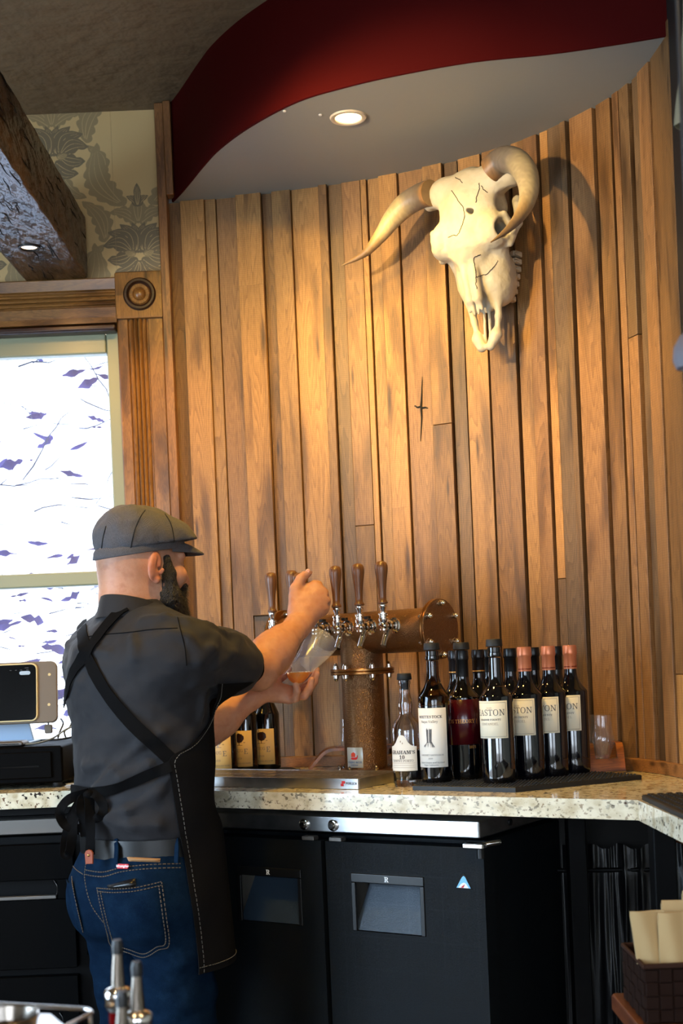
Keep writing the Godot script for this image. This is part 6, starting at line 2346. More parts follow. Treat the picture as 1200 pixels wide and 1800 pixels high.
func finger(f: Field, pts: Array, r0: float, r1: float) -> void:
	var n := pts.size() - 1
	for i in n:
		f.cap(pts[i], pts[i + 1], lerpf(r0, r1, float(i) / n), lerpf(r0, r1, float(i + 1) / n), 0.005)

func build_person() -> void:
	hip = P(250, 1480, 2.96)
	BB = frame(deg_to_rad(45))
	var man := thing("person", "man in charcoal flat cap, dark shirt, black apron and jeans pouring beer at the taps", "person", Vector3(hip.x, 0, hip.z))
	var sh_r := bp(0.165, 0.418, 0.045)
	var el_r := P(452, 1178, 3.115)
	var wr_r := P(530, 1093, 3.335)
	var sh_l := bp(-0.165, 0.412, 0.06)
	var wr_l := P(452, 1216, 3.245)
	var el_l := P(352, 1287, 3.14)
	head_at = P(247, 989, 2.985)
	HB = frame(deg_to_rad(56)) * Basis(Vector3.RIGHT, deg_to_rad(-7))
	# ---- shirt
	var f := Field.new(hip + Vector3(-0.36, -0.06, -0.44), hip + Vector3(0.42, 0.66, 0.34), 0.0068)
	f.ell(bp(0, 0.05, 0.005), Vector3(0.172, 0.13, 0.130), BB, 0.05)
	f.ell(bp(0, 0.19, 0.01), Vector3(0.184, 0.22, 0.140), BB, 0.05)
	f.ell(bp(0, 0.335, 0.005), Vector3(0.186, 0.18, 0.130), BB, 0.05)
	f.ell(bp(0, 0.385, -0.035), Vector3(0.165, 0.125, 0.095), BB, 0.05)
	f.cap(bp(-0.155, 0.412, 0.0), bp(0.15, 0.418, 0.0), 0.072, 0.072, 0.05)
	f.cap(bp(0, 0.508, 0.0), bp(0.13, 0.452, 0.01), 0.058, 0.055, 0.04)
	f.cap(bp(0, 0.508, 0.0), bp(-0.14, 0.442, 0.01), 0.058, 0.055, 0.04)
	var cuff_r := sh_r.lerp(el_r, 0.57)
	f.cap(sh_r, sh_r.lerp(el_r, 0.5), 0.074, 0.068, 0.04)
	f.cap(sh_r.lerp(el_r, 0.4), cuff_r + Vector3(0, -0.004, 0), 0.069, 0.070, 0.03)
	var cuff_l := sh_l.lerp(el_l, 0.85)
	f.cap(sh_l, cuff_l, 0.074, 0.066, 0.04)
	var dr := (el_r - sh_r).normalized()
	f.cap(cuff_r + dr * 0.12, cuff_r + dr * 0.3, 0.085, 0.085, 0.004, true)
	var dl := (el_l - sh_l).normalized()
	f.cap(cuff_l + dl * 0.05, cuff_l + dl * 0.2, 0.08, 0.08, 0.004, true)
	# folds that show in the photo: ridges pulled from the knot, the sleeve head and the armpit
	for q in [[[165, 1388], [200, 1352], [245, 1312], [285, 1288]], [[170, 1396], [215, 1368], [262, 1345]], [[170, 1432], [225, 1425], [275, 1395], [300, 1360]], [[300, 1110], [330, 1122], [352, 1150]], [[385, 1118], [372, 1140], [350, 1165]], [[420, 1125], [405, 1150], [380, 1172]], [[340, 1205], [372, 1200], [395, 1212]], [[120, 1135], [150, 1143], [190, 1146]], [[128, 1360], [150, 1348], [185, 1340]], [[233, 1118], [236, 1135], [238, 1155]], [[360, 1215], [352, 1260], [330, 1300]], [[190, 1440], [230, 1452], [280, 1450]], [[112, 1330], [130, 1375], [140, 1400]], [[250, 1090], [290, 1085], [330, 1092]], [[365, 1095], [395, 1112], [425, 1120]]]:
		var pts := []
		for s in q: pts.append(on(f, s[0], s[1], 0.0))
		for i in pts.size() - 1:
			if pts[i].distance_to(pts[i + 1]) < 0.16: f.cap(pts[i], pts[i + 1], 0.006, 0.006, 0.016)
	var wr := noise(6.5, 2, 101)
	var BBt := BB.transposed()
	f.each(func(p: Vector3, d: float) -> float:
		var q := BBt * (p - hip)
		return d + 0.0068 * wr.get_noise_3d(q.x * 0.8 + q.y * 0.6, q.y * 1.5 - q.x * 0.5, q.z * 0.8) + 0.0022 * wr.get_noise_3d(q.x * 3.0 + q.y * 2.0, q.y * 5.0 - q.x * 2.0, q.z * 3.0))
	f.plane(hip + Vector3(0, 0.018, 0), Vector3.DOWN)
	f.cap(bp(0, 0.525, 0.015), bp(0, 0.67, 0.03), 0.062, 0.07, 0.006, true)
	var shirt := f
	part(f.nets(), "shirt", M.shirt, man)
	# sleeve hem, yoke seam, back pleat
	var seams := MB.new()
	for q in [[[172, 1116], [220, 1112], [270, 1106], [312, 1104]], [[312, 1085], [318, 1110], [325, 1140], [328, 1170]], [[150, 1120], [160, 1118], [172, 1116]]]:
		seams.join(seam_on(shirt, q, 0.0011, 0.0004))
	part(seams, "seam", M.strap, man)
	# collar: folded stand round the neck
	var mb := MB.new()
	var nk := bp(0.004, 0.514, 0.0)
	var ring := []
	for k in 5:
		var row := PackedVector3Array()
		for j in 49:
			var an := deg_to_rad(18.0 + 324.0 * j / 48.0)
			var back := 0.5 - 0.5 * cos(an)
			var prof := [[0.064, 0.040, 0.012], [0.070, 0.058, 0.020], [0.073, 0.056, 0.019], [0.079, 0.030, 0.004], [0.084, 0.008, -0.006]]
			var rr: float = prof[k][0]
			var y: float = lerpf(prof[k][2] - 0.012, prof[k][1] - 0.012, back)
			row.append(nk + BB.x * sin(an) * rr - BB.z * cos(an) * rr * 1.02 + Vector3(0, y, 0))
		ring.append(row)
	mb.grid(ring)
	part(mb, "collar", M.shirt, man)
	# ---- jeans
	f = Field.new(hip + Vector3(-0.30, -1.0, -0.30), hip + Vector3(0.34, 0.05, 0.30), 0.0085)
	f.ell(bp(0, -0.03, 0.0), Vector3(0.162, 0.13, 0.122), BB, 0.04)
	f.ell(bp(0, -0.11, 0.0), Vector3(0.178, 0.13, 0.128), BB, 0.05)
	for s in [-1.0, 1.0]:
		f.ell(bp(s * 0.078, -0.125, -0.058), Vector3(0.088, 0.098, 0.082), BB, 0.035)
		f.cap(bp(s * 0.088, -0.14, 0.0), bp(s * 0.098, -0.47, 0.025), 0.094, 0.072, 0.03)
		f.cap(bp(s * 0.098, -0.47, 0.025), bp(s * 0.10, -0.90, -0.01), 0.072, 0.064, 0.03)
	var jn := noise(7.0, 2, 111)
	f.each(func(p: Vector3, d: float) -> float:
		var low := clampf((hip.y - 0.16 - p.y) * 6.0, 0.0, 1.0)
		return d + (0.002 + 0.006 * low) * jn.get_noise_3d(p.x * 1.2, p.y * 2.2, p.z * 1.2))
	f.plane(hip + Vector3(0, 0.026, 0), Vector3.UP)
	f.plane(hip + Vector3(0, -0.93, 0), Vector3.DOWN)
	var jeans := f
	part(f.nets(), "jeans", M.denim, man)
	# seams, yoke, pockets
	var js := MB.new()
	for q in [[[152, 1512], [149, 1545], [160, 1590], [182, 1622]], [[148, 1537], [180, 1541], [215, 1532], [262, 1527], [318, 1525]], [[149, 1529], [180, 1533], [215, 1525], [262, 1520], [318, 1518]], [[122, 1512], [132, 1527], [146, 1537]], [[126, 1540], [128, 1570], [130, 1605]]]:
		js.join(seam_on(jeans, q, 0.0013, 0.0004, true))
	var pk := [[Vector2(170, 1560), Vector2(284, 1550), Vector2(297, 1662), Vector2(196, 1665)], [Vector2(114, 1540), Vector2(126, 1545), Vector2(146, 1640), Vector2(135, 1635)]]
	for q in pk:
		part(sheet_on(jeans, q, 0.0035), "pocket", M.denim, man)
	for q in [[[170, 1560], [178, 1600], [188, 1640], [196, 1664], [225, 1675], [253, 1683], [278, 1670], [297, 1661], [292, 1610], [284, 1550]], [[176, 1566], [184, 1604], [194, 1642], [202, 1660], [228, 1670], [253, 1677], [275, 1665], [291, 1657], [286, 1610], [279, 1556]], [[170, 1561], [200, 1563], [240, 1560], [284, 1550]], [[171, 1567], [200, 1569], [240, 1566], [284, 1556]], [[126, 1548], [132, 1580], [146, 1640]]]:
		js.join(seam_on(jeans, q, 0.0012, 0.0045, true))
	part(js, "stitching", M.gold_stitch, man).set_meta("kind", "stuff")
	var wl := sheet_on(jeans, [Vector2(188, 1556), Vector2(238, 1543), Vector2(240, 1562), Vector2(190, 1564)], 0.009, 8, 4)
	part(wl, "wallet", M.belt, man)
	# ---- belt with loops, patch and small red flag
	var loop := []
	var sides := []
	for j in 61:
		var an := TAU * j / 60.0
		var dir := BB.x * sin(an) - BB.z * cos(an)
		var o := hip + Vector3(0, 0.0, 0)
		var s := 0.3
		while s > 0.02 and minf(jeans.val(o + dir * s), shirt.val(o + dir * s + Vector3(0, 0.026, 0)) + 0.006) > 0.004: s -= 0.002
		loop.append(o + dir * s)
		sides.append(Vector3.UP)
	for i in 60: loop[i] = (loop[(i + 59) % 60] + loop[i] * 2.0 + loop[(i + 1) % 60]) * 0.25
	loop[60] = loop[0]
	mb = MB.new()
	mb.ribbon(loop, sides, 0.042, 0.004)
	part(mb, "belt", M.belt, man)
	for x in [203, 309]:
		var lp := MB.new()
		var a := on(jeans, x, 1463, 0.012)
		var b := on(jeans, x + 2, 1490, 0.012)
		var c := on(jeans, x + 1, 1512, 0.006)
		lp.ribbon([a + Vector3(0, 0.004, 0), a, b, c, c + Vector3(0, -0.006, 0)], [BB.x, BB.x, BB.x, BB.x, BB.x], 0.0135, 0.003)
		part(lp, "belt_loop", M.denim, man)
	part(sheet_on(jeans, [Vector2(222, 1506), Vector2(282, 1509), Vector2(281, 1516), Vector2(226, 1514)], 0.005, 10, 3), "leather_patch", M.patch, man)
	var flag := on(jeans, 216, 1523, 0.006)
	var fb := Basis(jeans.grad(flag).cross(Vector3.UP).normalized() * -1.0, Vector3.UP, jeans.grad(flag))
	fb.y = fb.z.cross(fb.x).normalized()
	mb = MB.new()
	mb.box(flag, Vector3(0.027, 0.0105, 0.004), fb, 0.0006)
	var fl := part(mb, "flag_label", M.red_print, man)
	part(letters("Wrangler", 0.0072, flag + fb.z * 0.0023, fb, true), "lettering", M.white_print, fl)
	# ---- apron
	build_apron(man, shirt, jeans)
	# ---- body: skin
	var sk := MB.new()
	f = Field.new(hip + Vector3(-0.30, -0.95, -0.36), hip + Vector3(0.34, 0.62, 0.30), 0.014)
	f.ell(bp(0, 0.36, 0.0), Vector3(0.15, 0.17, 0.10), BB, 0.05)
	f.ell(bp(0, 0.14, 0.0), Vector3(0.14, 0.2, 0.095), BB, 0.05)
	f.ell(bp(0, -0.06, -0.01), Vector3(0.14, 0.12, 0.095), BB, 0.05)
	f.cap(bp(-0.14, 0.44, 0.0), bp(0.14, 0.44, 0.0), 0.05, 0.05, 0.03)
	for s in [-1.0, 1.0]:
		f.cap(bp(s * 0.088, -0.14, 0.0), bp(s * 0.098, -0.47, 0.02), 0.07, 0.05, 0.03)
		f.cap(bp(s * 0.098, -0.47, 0.02), bp(s * 0.10, -0.88, -0.01), 0.05, 0.038, 0.03)
	f.cap(sh_r, sh_r.lerp(el_r, 0.6), 0.05, 0.045, 0.02)
	f.cap(sh_l, sh_l.lerp(el_l, 0.6), 0.05, 0.045, 0.02)
	f.cap(bp(0, 0.45, 0.0), bp(0, 0.60, 0.0), 0.055, 0.058, 0.02)
	sk.join(f.nets())
	sk.join(right_arm(sh_r, el_r, wr_r))
	sk.join(left_arm(sh_l, el_l, wr_l))
	sk.join(head_mesh())
	part(sk, "body", M.skin, man)
	head_parts(man)
	var tn := MB.new()
	tn.ball(P(540.5, 1004.5, 3.3655), Vector3(0.0062, 0.0072, 0.0026), Basis(Vector3.BACK, -0.45), 14, 8)
	part(tn, "thumbnail", M.nail, man)
	for s in [-1.0, 1.0]:      # shoes on the floor
		var sf := Field.new(bp(s * 0.10, 0, 0.05) * Vector3(1, 0, 1) + Vector3(-0.2, -0.01, -0.2), bp(s * 0.10, 0, 0.05) * Vector3(1, 0, 1) + Vector3(0.2, 0.14, 0.2), 0.008)
		var a := bp(s * 0.10, 0, -0.03)
		a.y = 0.045
		var b := bp(s * 0.112, 0, 0.15)
		b.y = 0.035
		sf.cap(a, b, 0.042, 0.04, 0.02)
		sf.cap(a, a + Vector3(0, 0.06, 0), 0.042, 0.045, 0.02)
		sf.plane(Vector3(0, 0.002, 0), Vector3.DOWN)
		part(sf.nets(), "shoe", M.shoe, man)
	build_pint()

func right_arm(s: Vector3, e: Vector3, w: Vector3) -> MB:
	var f := Field.new(s.lerp(e, 0.55).min(w).min(e) - Vector3(0.07, 0.09, 0.09), w.max(e) + Vector3(0.08, 0.13, 0.06), 0.003)
	f.cap(s.lerp(e, 0.5), e, 0.047, 0.044, 0.02)
	var up := Vector3(0, 1, 0)
	f.cap(e, e.lerp(w, 0.35), 0.044, 0.0455, 0.03)
	f.cap(e.lerp(w, 0.3), w, 0.045, 0.028, 0.03)
	f.cap(e.lerp(w, 0.18) + up * 0.014, e.lerp(w, 0.55) + up * 0.008, 0.034, 0.03, 0.03)
	f.cap(e.lerp(w, 0.9), w + (w - e).normalized() * 0.02, 0.030, 0.029, 0.02)
	# back of the hand, knuckles, curled fingers, thumb up along the tap handle
	var mcp := [P(555, 1033, 3.383), P(566, 1043, 3.382), P(571, 1057, 3.378), P(567, 1072, 3.37)]
	for i in 4:
		f.cap(w + Vector3(0, 0.005, 0), mcp[i], 0.021, 0.0128, 0.016)
		f.cap(mcp[i], mcp[i] + Vector3(0.001, 0.001, 0.002), 0.0135, 0.0135, 0.006)
	f.cap(P(530, 1078, 3.345), P(552, 1052, 3.37), 0.026, 0.023, 0.02)
	f.cap(P(522, 1072, 3.345), P(520, 1050, 3.355), 0.022, 0.020, 0.02)
	f.cap(P(527, 1042, 3.372), P(551, 1032, 3.384), 0.019, 0.0155, 0.015)
	f.cap(P(535, 1058, 3.362), P(558, 1046, 3.378), 0.021, 0.017, 0.02)
	f.cap(P(545, 1074, 3.355), P(562, 1064, 3.37), 0.019, 0.015, 0.02)
	var pip := [P(559, 1028, 3.424), P(570, 1041, 3.426), P(573, 1056, 3.422), P(569, 1072, 3.411)]
	var dip := [P(543, 1016, 3.448), P(550, 1033, 3.452), P(552, 1052, 3.447), P(552, 1070, 3.432)]
	var tip := [P(527, 1020, 3.43), P(530, 1037, 3.432), P(533, 1055, 3.428), P(536, 1072, 3.418)]
	for i in 3: f.cap(mcp[i].lerp(mcp[i + 1], 0.5), pip[i].lerp(pip[i + 1], 0.5), 0.0085, 0.008, 0.010)
	for i in 4: finger(f, [mcp[i], pip[i], dip[i], tip[i]], 0.0115 - 0.0008 * i, 0.0085 - 0.0006 * i)
	finger(f, [P(521, 1060, 3.35), P(519, 1036, 3.357), P(529, 1017, 3.368), P(541, 1007, 3.375)], 0.0175, 0.0098)
	f.cap(P(538, 1009, 3.372), P(543, 1004.5, 3.376), 0.0104, 0.0085, 0.005)
	for i in 4:      # knuckles, and the grooves between them
		f.cap(mcp[i] + Vector3(0.0015, 0.001, 0.0065), mcp[i] + Vector3(0.003, 0.001, 0.001), 0.0098, 0.0098, 0.006)
	for i in 3:
		var a: Vector3 = mcp[i].lerp(mcp[i + 1], 0.5)
		f.cap(a + Vector3(0.012, 0.001, 0.008), a + Vector3(-0.006, 0.001, 0.0165), 0.0022, 0.0015, 0.007, true)
	var nz := noise(40.0, 2, 121)
	f.each(func(p: Vector3, d: float) -> float: return d + 0.0008 * nz.get_noise_3dv(p))
	return f.nets()

func left_arm(s: Vector3, e: Vector3, w: Vector3) -> MB:
	var f := Field.new(s.lerp(e, 0.6).min(w).min(e) - Vector3(0.06, 0.07, 0.10), w.max(e) + Vector3(0.19, 0.11, 0.06), 0.003)
	f.cap(s.lerp(e, 0.5), e, 0.046, 0.042, 0.02)
	f.cap(e, e.lerp(w, 0.35), 0.042, 0.043, 0.03)
	f.cap(e.lerp(w, 0.3), w, 0.043, 0.028, 0.03)
	f.cap(e.lerp(w, 0.9), w + (w - e).normalized() * 0.02, 0.0295, 0.029, 0.02)
	var mcp := [P(511, 1214, 3.315), P(515, 1221, 3.298), P(514, 1226, 3.278), P(508, 1229, 3.258)]
	for i in 4: f.cap(w + (w - e).normalized() * 0.015, mcp[i], 0.020, 0.0125, 0.014)
	f.cap(P(470, 1212, 3.25), P(502, 1220, 3.285), 0.023, 0.018, 0.02)
	finger(f, [mcp[0], P(538, 1207, 3.338), P(551, 1192, 3.342), P(557, 1178, 3.338)], 0.0112, 0.0082)
	finger(f, [mcp[1], P(541, 1216, 3.310), P(552, 1199, 3.312), P(557, 1185, 3.306)], 0.0115, 0.0082)
	finger(f, [mcp[2], P(535, 1223, 3.278), P(545, 1208, 3.270), P(547, 1195, 3.266)], 0.0112, 0.0082)
	finger(f, [mcp[3], P(519, 1228, 3.242), P(522, 1215, 3.234), P(520, 1204, 3.230)], 0.0105, 0.0078)
	finger(f, [P(468, 1208, 3.27), P(484, 1198, 3.30), P(497, 1187, 3.325), P(507, 1176, 3.33)], 0.0165, 0.0095)
	var nz := noise(40.0, 2, 122)
	f.each(func(p: Vector3, d: float) -> float: return d + 0.0008 * nz.get_noise_3dv(p))
	return f.nets()

func head_mesh() -> MB:
	var f := Field.new(head_at - Vector3(0.15, 0.19, 0.16), head_at + Vector3(0.16, 0.13, 0.16), 0.0028)
	f.ell(hp(0, 0.022, -0.008), Vector3(0.075, 0.086, 0.094), HB, 0.02)
	f.ell(hp(0, -0.006, -0.026), Vector3(0.070, 0.066, 0.070), HB, 0.03)
	f.ell(hp(0, -0.03, 0.035), Vector3(0.064, 0.085, 0.062), HB, 0.03)
	f.cap(hp(0.045, -0.075, 0.03), hp(0.0, -0.10, 0.082), 0.026, 0.022, 0.03)
	f.cap(hp(-0.045, -0.075, 0.03), hp(0.0, -0.10, 0.082), 0.026, 0.022, 0.03)
	for s in [-1.0, 1.0]:
		f.ell(hp(s * 0.046, -0.025, 0.070), Vector3(0.026, 0.024, 0.024), HB, 0.02)       # cheek
		f.cap(hp(s * 0.05, 0.022, 0.076), hp(s * 0.016, 0.024, 0.094), 0.009, 0.009, 0.014)   # brow
		f.ell(hp(s * 0.032, 0.002, 0.094), Vector3(0.015, 0.010, 0.011), HB, 0.008, true)  # socket
		f.ell(hp(s * 0.032, 0.002, 0.080), Vector3(0.0135, 0.0125, 0.0125), HB, 0.003)      # lids over the eyeball
	f.cap(hp(0, 0.012, 0.096), hp(0, -0.030, 0.116), 0.0085, 0.0115, 0.012)               # nose
	for s in [-1.0, 1.0]: f.ell(hp(s * 0.012, -0.034, 0.105), Vector3(0.009, 0.008, 0.010), HB, 0.006)
	f.cap(hp(0.018, -0.062, 0.096), hp(-0.018, -0.062, 0.096), 0.0075, 0.0075, 0.008)     # lips
	f.cap(hp(0.022, -0.0575, 0.106), hp(-0.022, -0.0575, 0.106), 0.0015, 0.0015, 0.003, true)
	# neck, thick and straight down from the back of the head
	f.cap(bp(0.006, 0.45, -0.002), hp(0, -0.045, -0.018), 0.062, 0.062, 0.03)
	f.cap(hp(0, -0.04, -0.028), hp(0, -0.09, -0.034), 0.061, 0.058, 0.02)
	# ears: shell, hollow, rim, lobe
	for s in [-1.0, 1.0]:
		var eb := HB * Basis(Vector3.UP, s * 0.42) * Basis(Vector3.RIGHT, -0.12)
		f.ell(hp(s * 0.083, -0.0160, -0.0040), Vector3(0.0085, 0.0335, 0.0195), eb, 0.006)
		f.ell(hp(s * 0.092, -0.0090, 0.0010), Vector3(0.0075, 0.020, 0.0105), eb, 0.003, true)
		f.cap(hp(s * 0.090, -0.0200, 0.0060), hp(s * 0.074, -0.0210, 0.0120), 0.0055, 0.004, 0.003, true)
		f.cap(hp(s * 0.083, -0.0460, 0.0040), hp(s * 0.077, -0.0420, 0.0100), 0.0078, 0.006, 0.006)
		f.cap(hp(s * 0.086, -0.0220, 0.0145), hp(s * 0.083, -0.0280, 0.0130), 0.0048, 0.0045, 0.004)
		f.cap(hp(s * 0.0895, 0.0000, -0.0050), hp(s * 0.088, -0.0240, -0.0070), 0.003, 0.003, 0.004)
	head_field = f
	var mb := f.nets()
	mb.colored = true
	var inv := HB.transposed()
	var sn := noise(60.0, 2, 151)
	for p in mb.v:      # shaven scalp is greyer, ears are redder
		var q := inv * (p - head_at)
		var fw := -q.z
		var c := Color(1, 1, 1)
		var sc := clampf((q.y + 0.055) * 25.0, 0, 1) * clampf((0.062 - fw) * 40.0, 0, 1) * clampf((0.078 - absf(q.x)) * 200.0, 0, 1)
		c = c.lerp(Color(0.60, 0.62, 0.64), sc * (0.55 + 0.3 * sn.get_noise_3dv(p)))
		if absf(q.x) > 0.079: c = Color(1.0, 0.80, 0.75)
		mb.c.append(c)
	return mb

var head_field: Field

func head_parts(man: Node3D) -> void:
	# beard
	var f := Field.new(head_at - Vector3(0.14, 0.19, 0.15), head_at + Vector3(0.15, 0.06, 0.15), 0.0038)
	for s in [-1.0, 1.0]:
		f.cap(hp(s * 0.0715, 0.006, 0.030), hp(s * 0.070, -0.03, 0.038), 0.010, 0.013, 0.01)
		f.cap(hp(s * 0.068, -0.03, 0.038), hp(s * 0.056, -0.078, 0.046), 0.014, 0.024, 0.02)
		f.cap(hp(s * 0.056, -0.078, 0.046), hp(s * 0.02, -0.115, 0.088), 0.024, 0.030, 0.03)
		f.cap(hp(s * 0.028, -0.050, 0.098), hp(s * 0.010, -0.046, 0.106), 0.0075, 0.0075, 0.01)
		f.cap(hp(s * 0.030, -0.052, 0.096), hp(s * 0.032, -0.085, 0.088), 0.0095, 0.016, 0.015)
		f.cap(hp(s * 0.05, -0.085, 0.045), hp(s * 0.045, -0.118, 0.055), 0.022, 0.018, 0.02)
	f.ell(hp(0, -0.118, 0.082), Vector3(0.046, 0.034, 0.034), HB, 0.02)
	var nz := noise(90.0, 2, 131)
	f.each(func(p: Vector3, d: float) -> float: return d + 0.0045 * nz.get_noise_3d(p.x, p.y * 0.6, p.z))
	var bd := part(f.nets(), "beard", M.hair, man)
	var mb := MB.new()
	for i in 2600:
		var th := rng.randf() * TAU
		var dir := (HB.x * cos(th) * 1.0 - HB.z * (0.35 + rng.randf()) + Vector3(0, rng.randf_range(-0.9, 0.35), 0) + HB.x * rng.randf_range(0, 0.9)).normalized()
		var ctr := hp(rng.randf_range(-0.03, 0.045), rng.randf_range(-0.115, -0.02), rng.randf_range(0.03, 0.075))
		var p := f.hit(ctr + dir * 0.14, -dir, 0.0006, 0.14)
		if absf(f.val(p)) > 0.004: continue
		var nn := f.grad(p)
		var gr := (nn * 0.55 + Vector3(rng.randf_range(-0.45, 0.45), -1.0, rng.randf_range(-0.45, 0.45))).normalized()
		var l := rng.randf_range(0.007, 0.016)
		var sd := gr.cross(nn).normalized() * 0.0005
		mb.face([p - sd, p + sd, p + gr * l + nn * 0.001 + Vector3(rng.randf_range(-0.002, 0.002), 0, 0)])
	var hs := part(mb, "beard_hair", M.hair, bd)
	hs.set_meta("kind", "stuff")
	# eyebrows, lashes
	for s in [-1.0, 1.0]:
		mb = MB.new()
		for i in 60:
			var t := rng.randf()
			var c := hp(s * lerpf(0.018, 0.052, t), 0.026 + 0.004 * sin(t * 2.6), lerpf(0.103, 0.086, t * t))
			var p := head_field.hit(c - HB.z * 0.03, HB.z, 0.0005, 0.08)
			mb.tube([p, p + HB.x * s * 0.006 + HB.y * 0.002 - HB.z * 0.001], 0.0005, 4)
		part(mb, "eyebrow", M.hair, man)
		mb = MB.new()
		var arc := []
		for k in 7: arc.append(head_field.hit(hp(s * (0.021 + 0.0035 * k), 0.0005 - 0.0015 * sin(k * 0.5), 0.14), HB.z, 0.0004, 0.1))
		mb.tube(arc, 0.0009, 5)
		part(mb, "lashes", M.hair, man)
	# flat cap
	f = Field.new(head_at - Vector3(0.17, 0.07, 0.17), head_at + Vector3(0.19, 0.15, 0.17), 0.004)
	f.ell(hp(0, 0.044, -0.010), Vector3(0.091, 0.081, 0.101), HB, 0.02)
	f.cap(hp(0.03, 0.07, -0.046), hp(-0.03, 0.07, -0.046), 0.040, 0.040, 0.04)
	f.ell(hp(0, 0.052, 0.026), Vector3(0.093, 0.064, 0.090), HB, 0.03)
	f.ell(hp(0, 0.052, 0.080), Vector3(0.080, 0.033, 0.064), HB * Basis(Vector3.RIGHT, -0.20), 0.03)
	var cn := noise(9.0, 2, 141)
	f.each(func(p: Vector3, d: float) -> float: return d + 0.004 * cn.get_noise_3dv(p * 2.0))
	var pn := (HB.y * -1.0 - HB.z * 0.27).normalized()
	f.plane(hp(0, 0.035, 0.0), pn)
	var cap := Node3D.new()
	cap.name = "flat_cap"
	cap.position = head_at - man.position
	man.add_child(cap)
	part(f.nets(), "crown", M.tweed, cap)
	var cf := f
	mb = MB.new()       # band under the crown
	var rr4 := [PackedVector3Array(), PackedVector3Array(), PackedVector3Array(), PackedVector3Array()]
	for j in 60:
		var an := TAU * j / 60.0
		var fr := cos(an)
		var y := 0.020 + 0.27 * (-0.006 + fr * 0.098)
		for k in 4:
			var sc: float = [0.95, 1.0, 1.0, 0.97][k]
			rr4[k].append(hp(sin(an) * 0.0875 * sc, y + [0.0, 0.0005, 0.016, 0.024][k], -0.006 + fr * 0.1045 * sc))
	mb.grid(rr4, true, false, true)
	part(mb, "band", M.tweed, cap)
	mb = MB.new()       # short stiff brim
	var top := []
	var und := []
	for i in 9:
		var t := i / 8.0
		var ra := PackedVector3Array()
		var rb := PackedVector3Array()
		for j in 25:
			var an := deg_to_rad(-66.0 + 132.0 * j / 24.0)
			var k := cos(an)
			var reach := lerpf(0.086, 0.086 + 0.070 * pow(maxf(k - 0.38, 0.0) / 0.62, 0.55), t)
			var y := 0.031 + 0.27 * k * 0.088 - 0.016 * t * t
			ra.append(hp(sin(an) * (0.081 + 0.004 * t), y + 0.003 * (1.0 - 0.6 * t), k * reach))
			rb.append(hp(sin(an) * (0.081 + 0.004 * t), y - 0.003 * (1.0 - 0.6 * t), k * reach))
		top.append(ra)
		und.append(rb)
	mb.grid(top, false, false, true)
	mb.grid(und)
	mb.grid([top[8], und[8]], false, false, true)
	part(mb, "brim", M.tweed, cap)
	var seam := MB.new()
	for q in [[[255, 897], [247, 908], [238, 928], [232, 950], [229, 968]], [[290, 903], [300, 920], [305, 940], [306, 955]], [[186, 925], [181, 945], [178, 966]]]:
		seam.join(seam_on(cf, q, 0.0012, 0.0003))
	part(seam, "panel_seam", M.tweed_dark, cap)
	mb = MB.new()
	var bt := cf.hit(hp(0, 0.2, 0.005), -HB.y, 0.0, 0.3)
	mb.ball(bt, Vector3(0.009, 0.0045, 0.009), HB, 16, 8)
	part(mb, "button", M.tweed, cap)

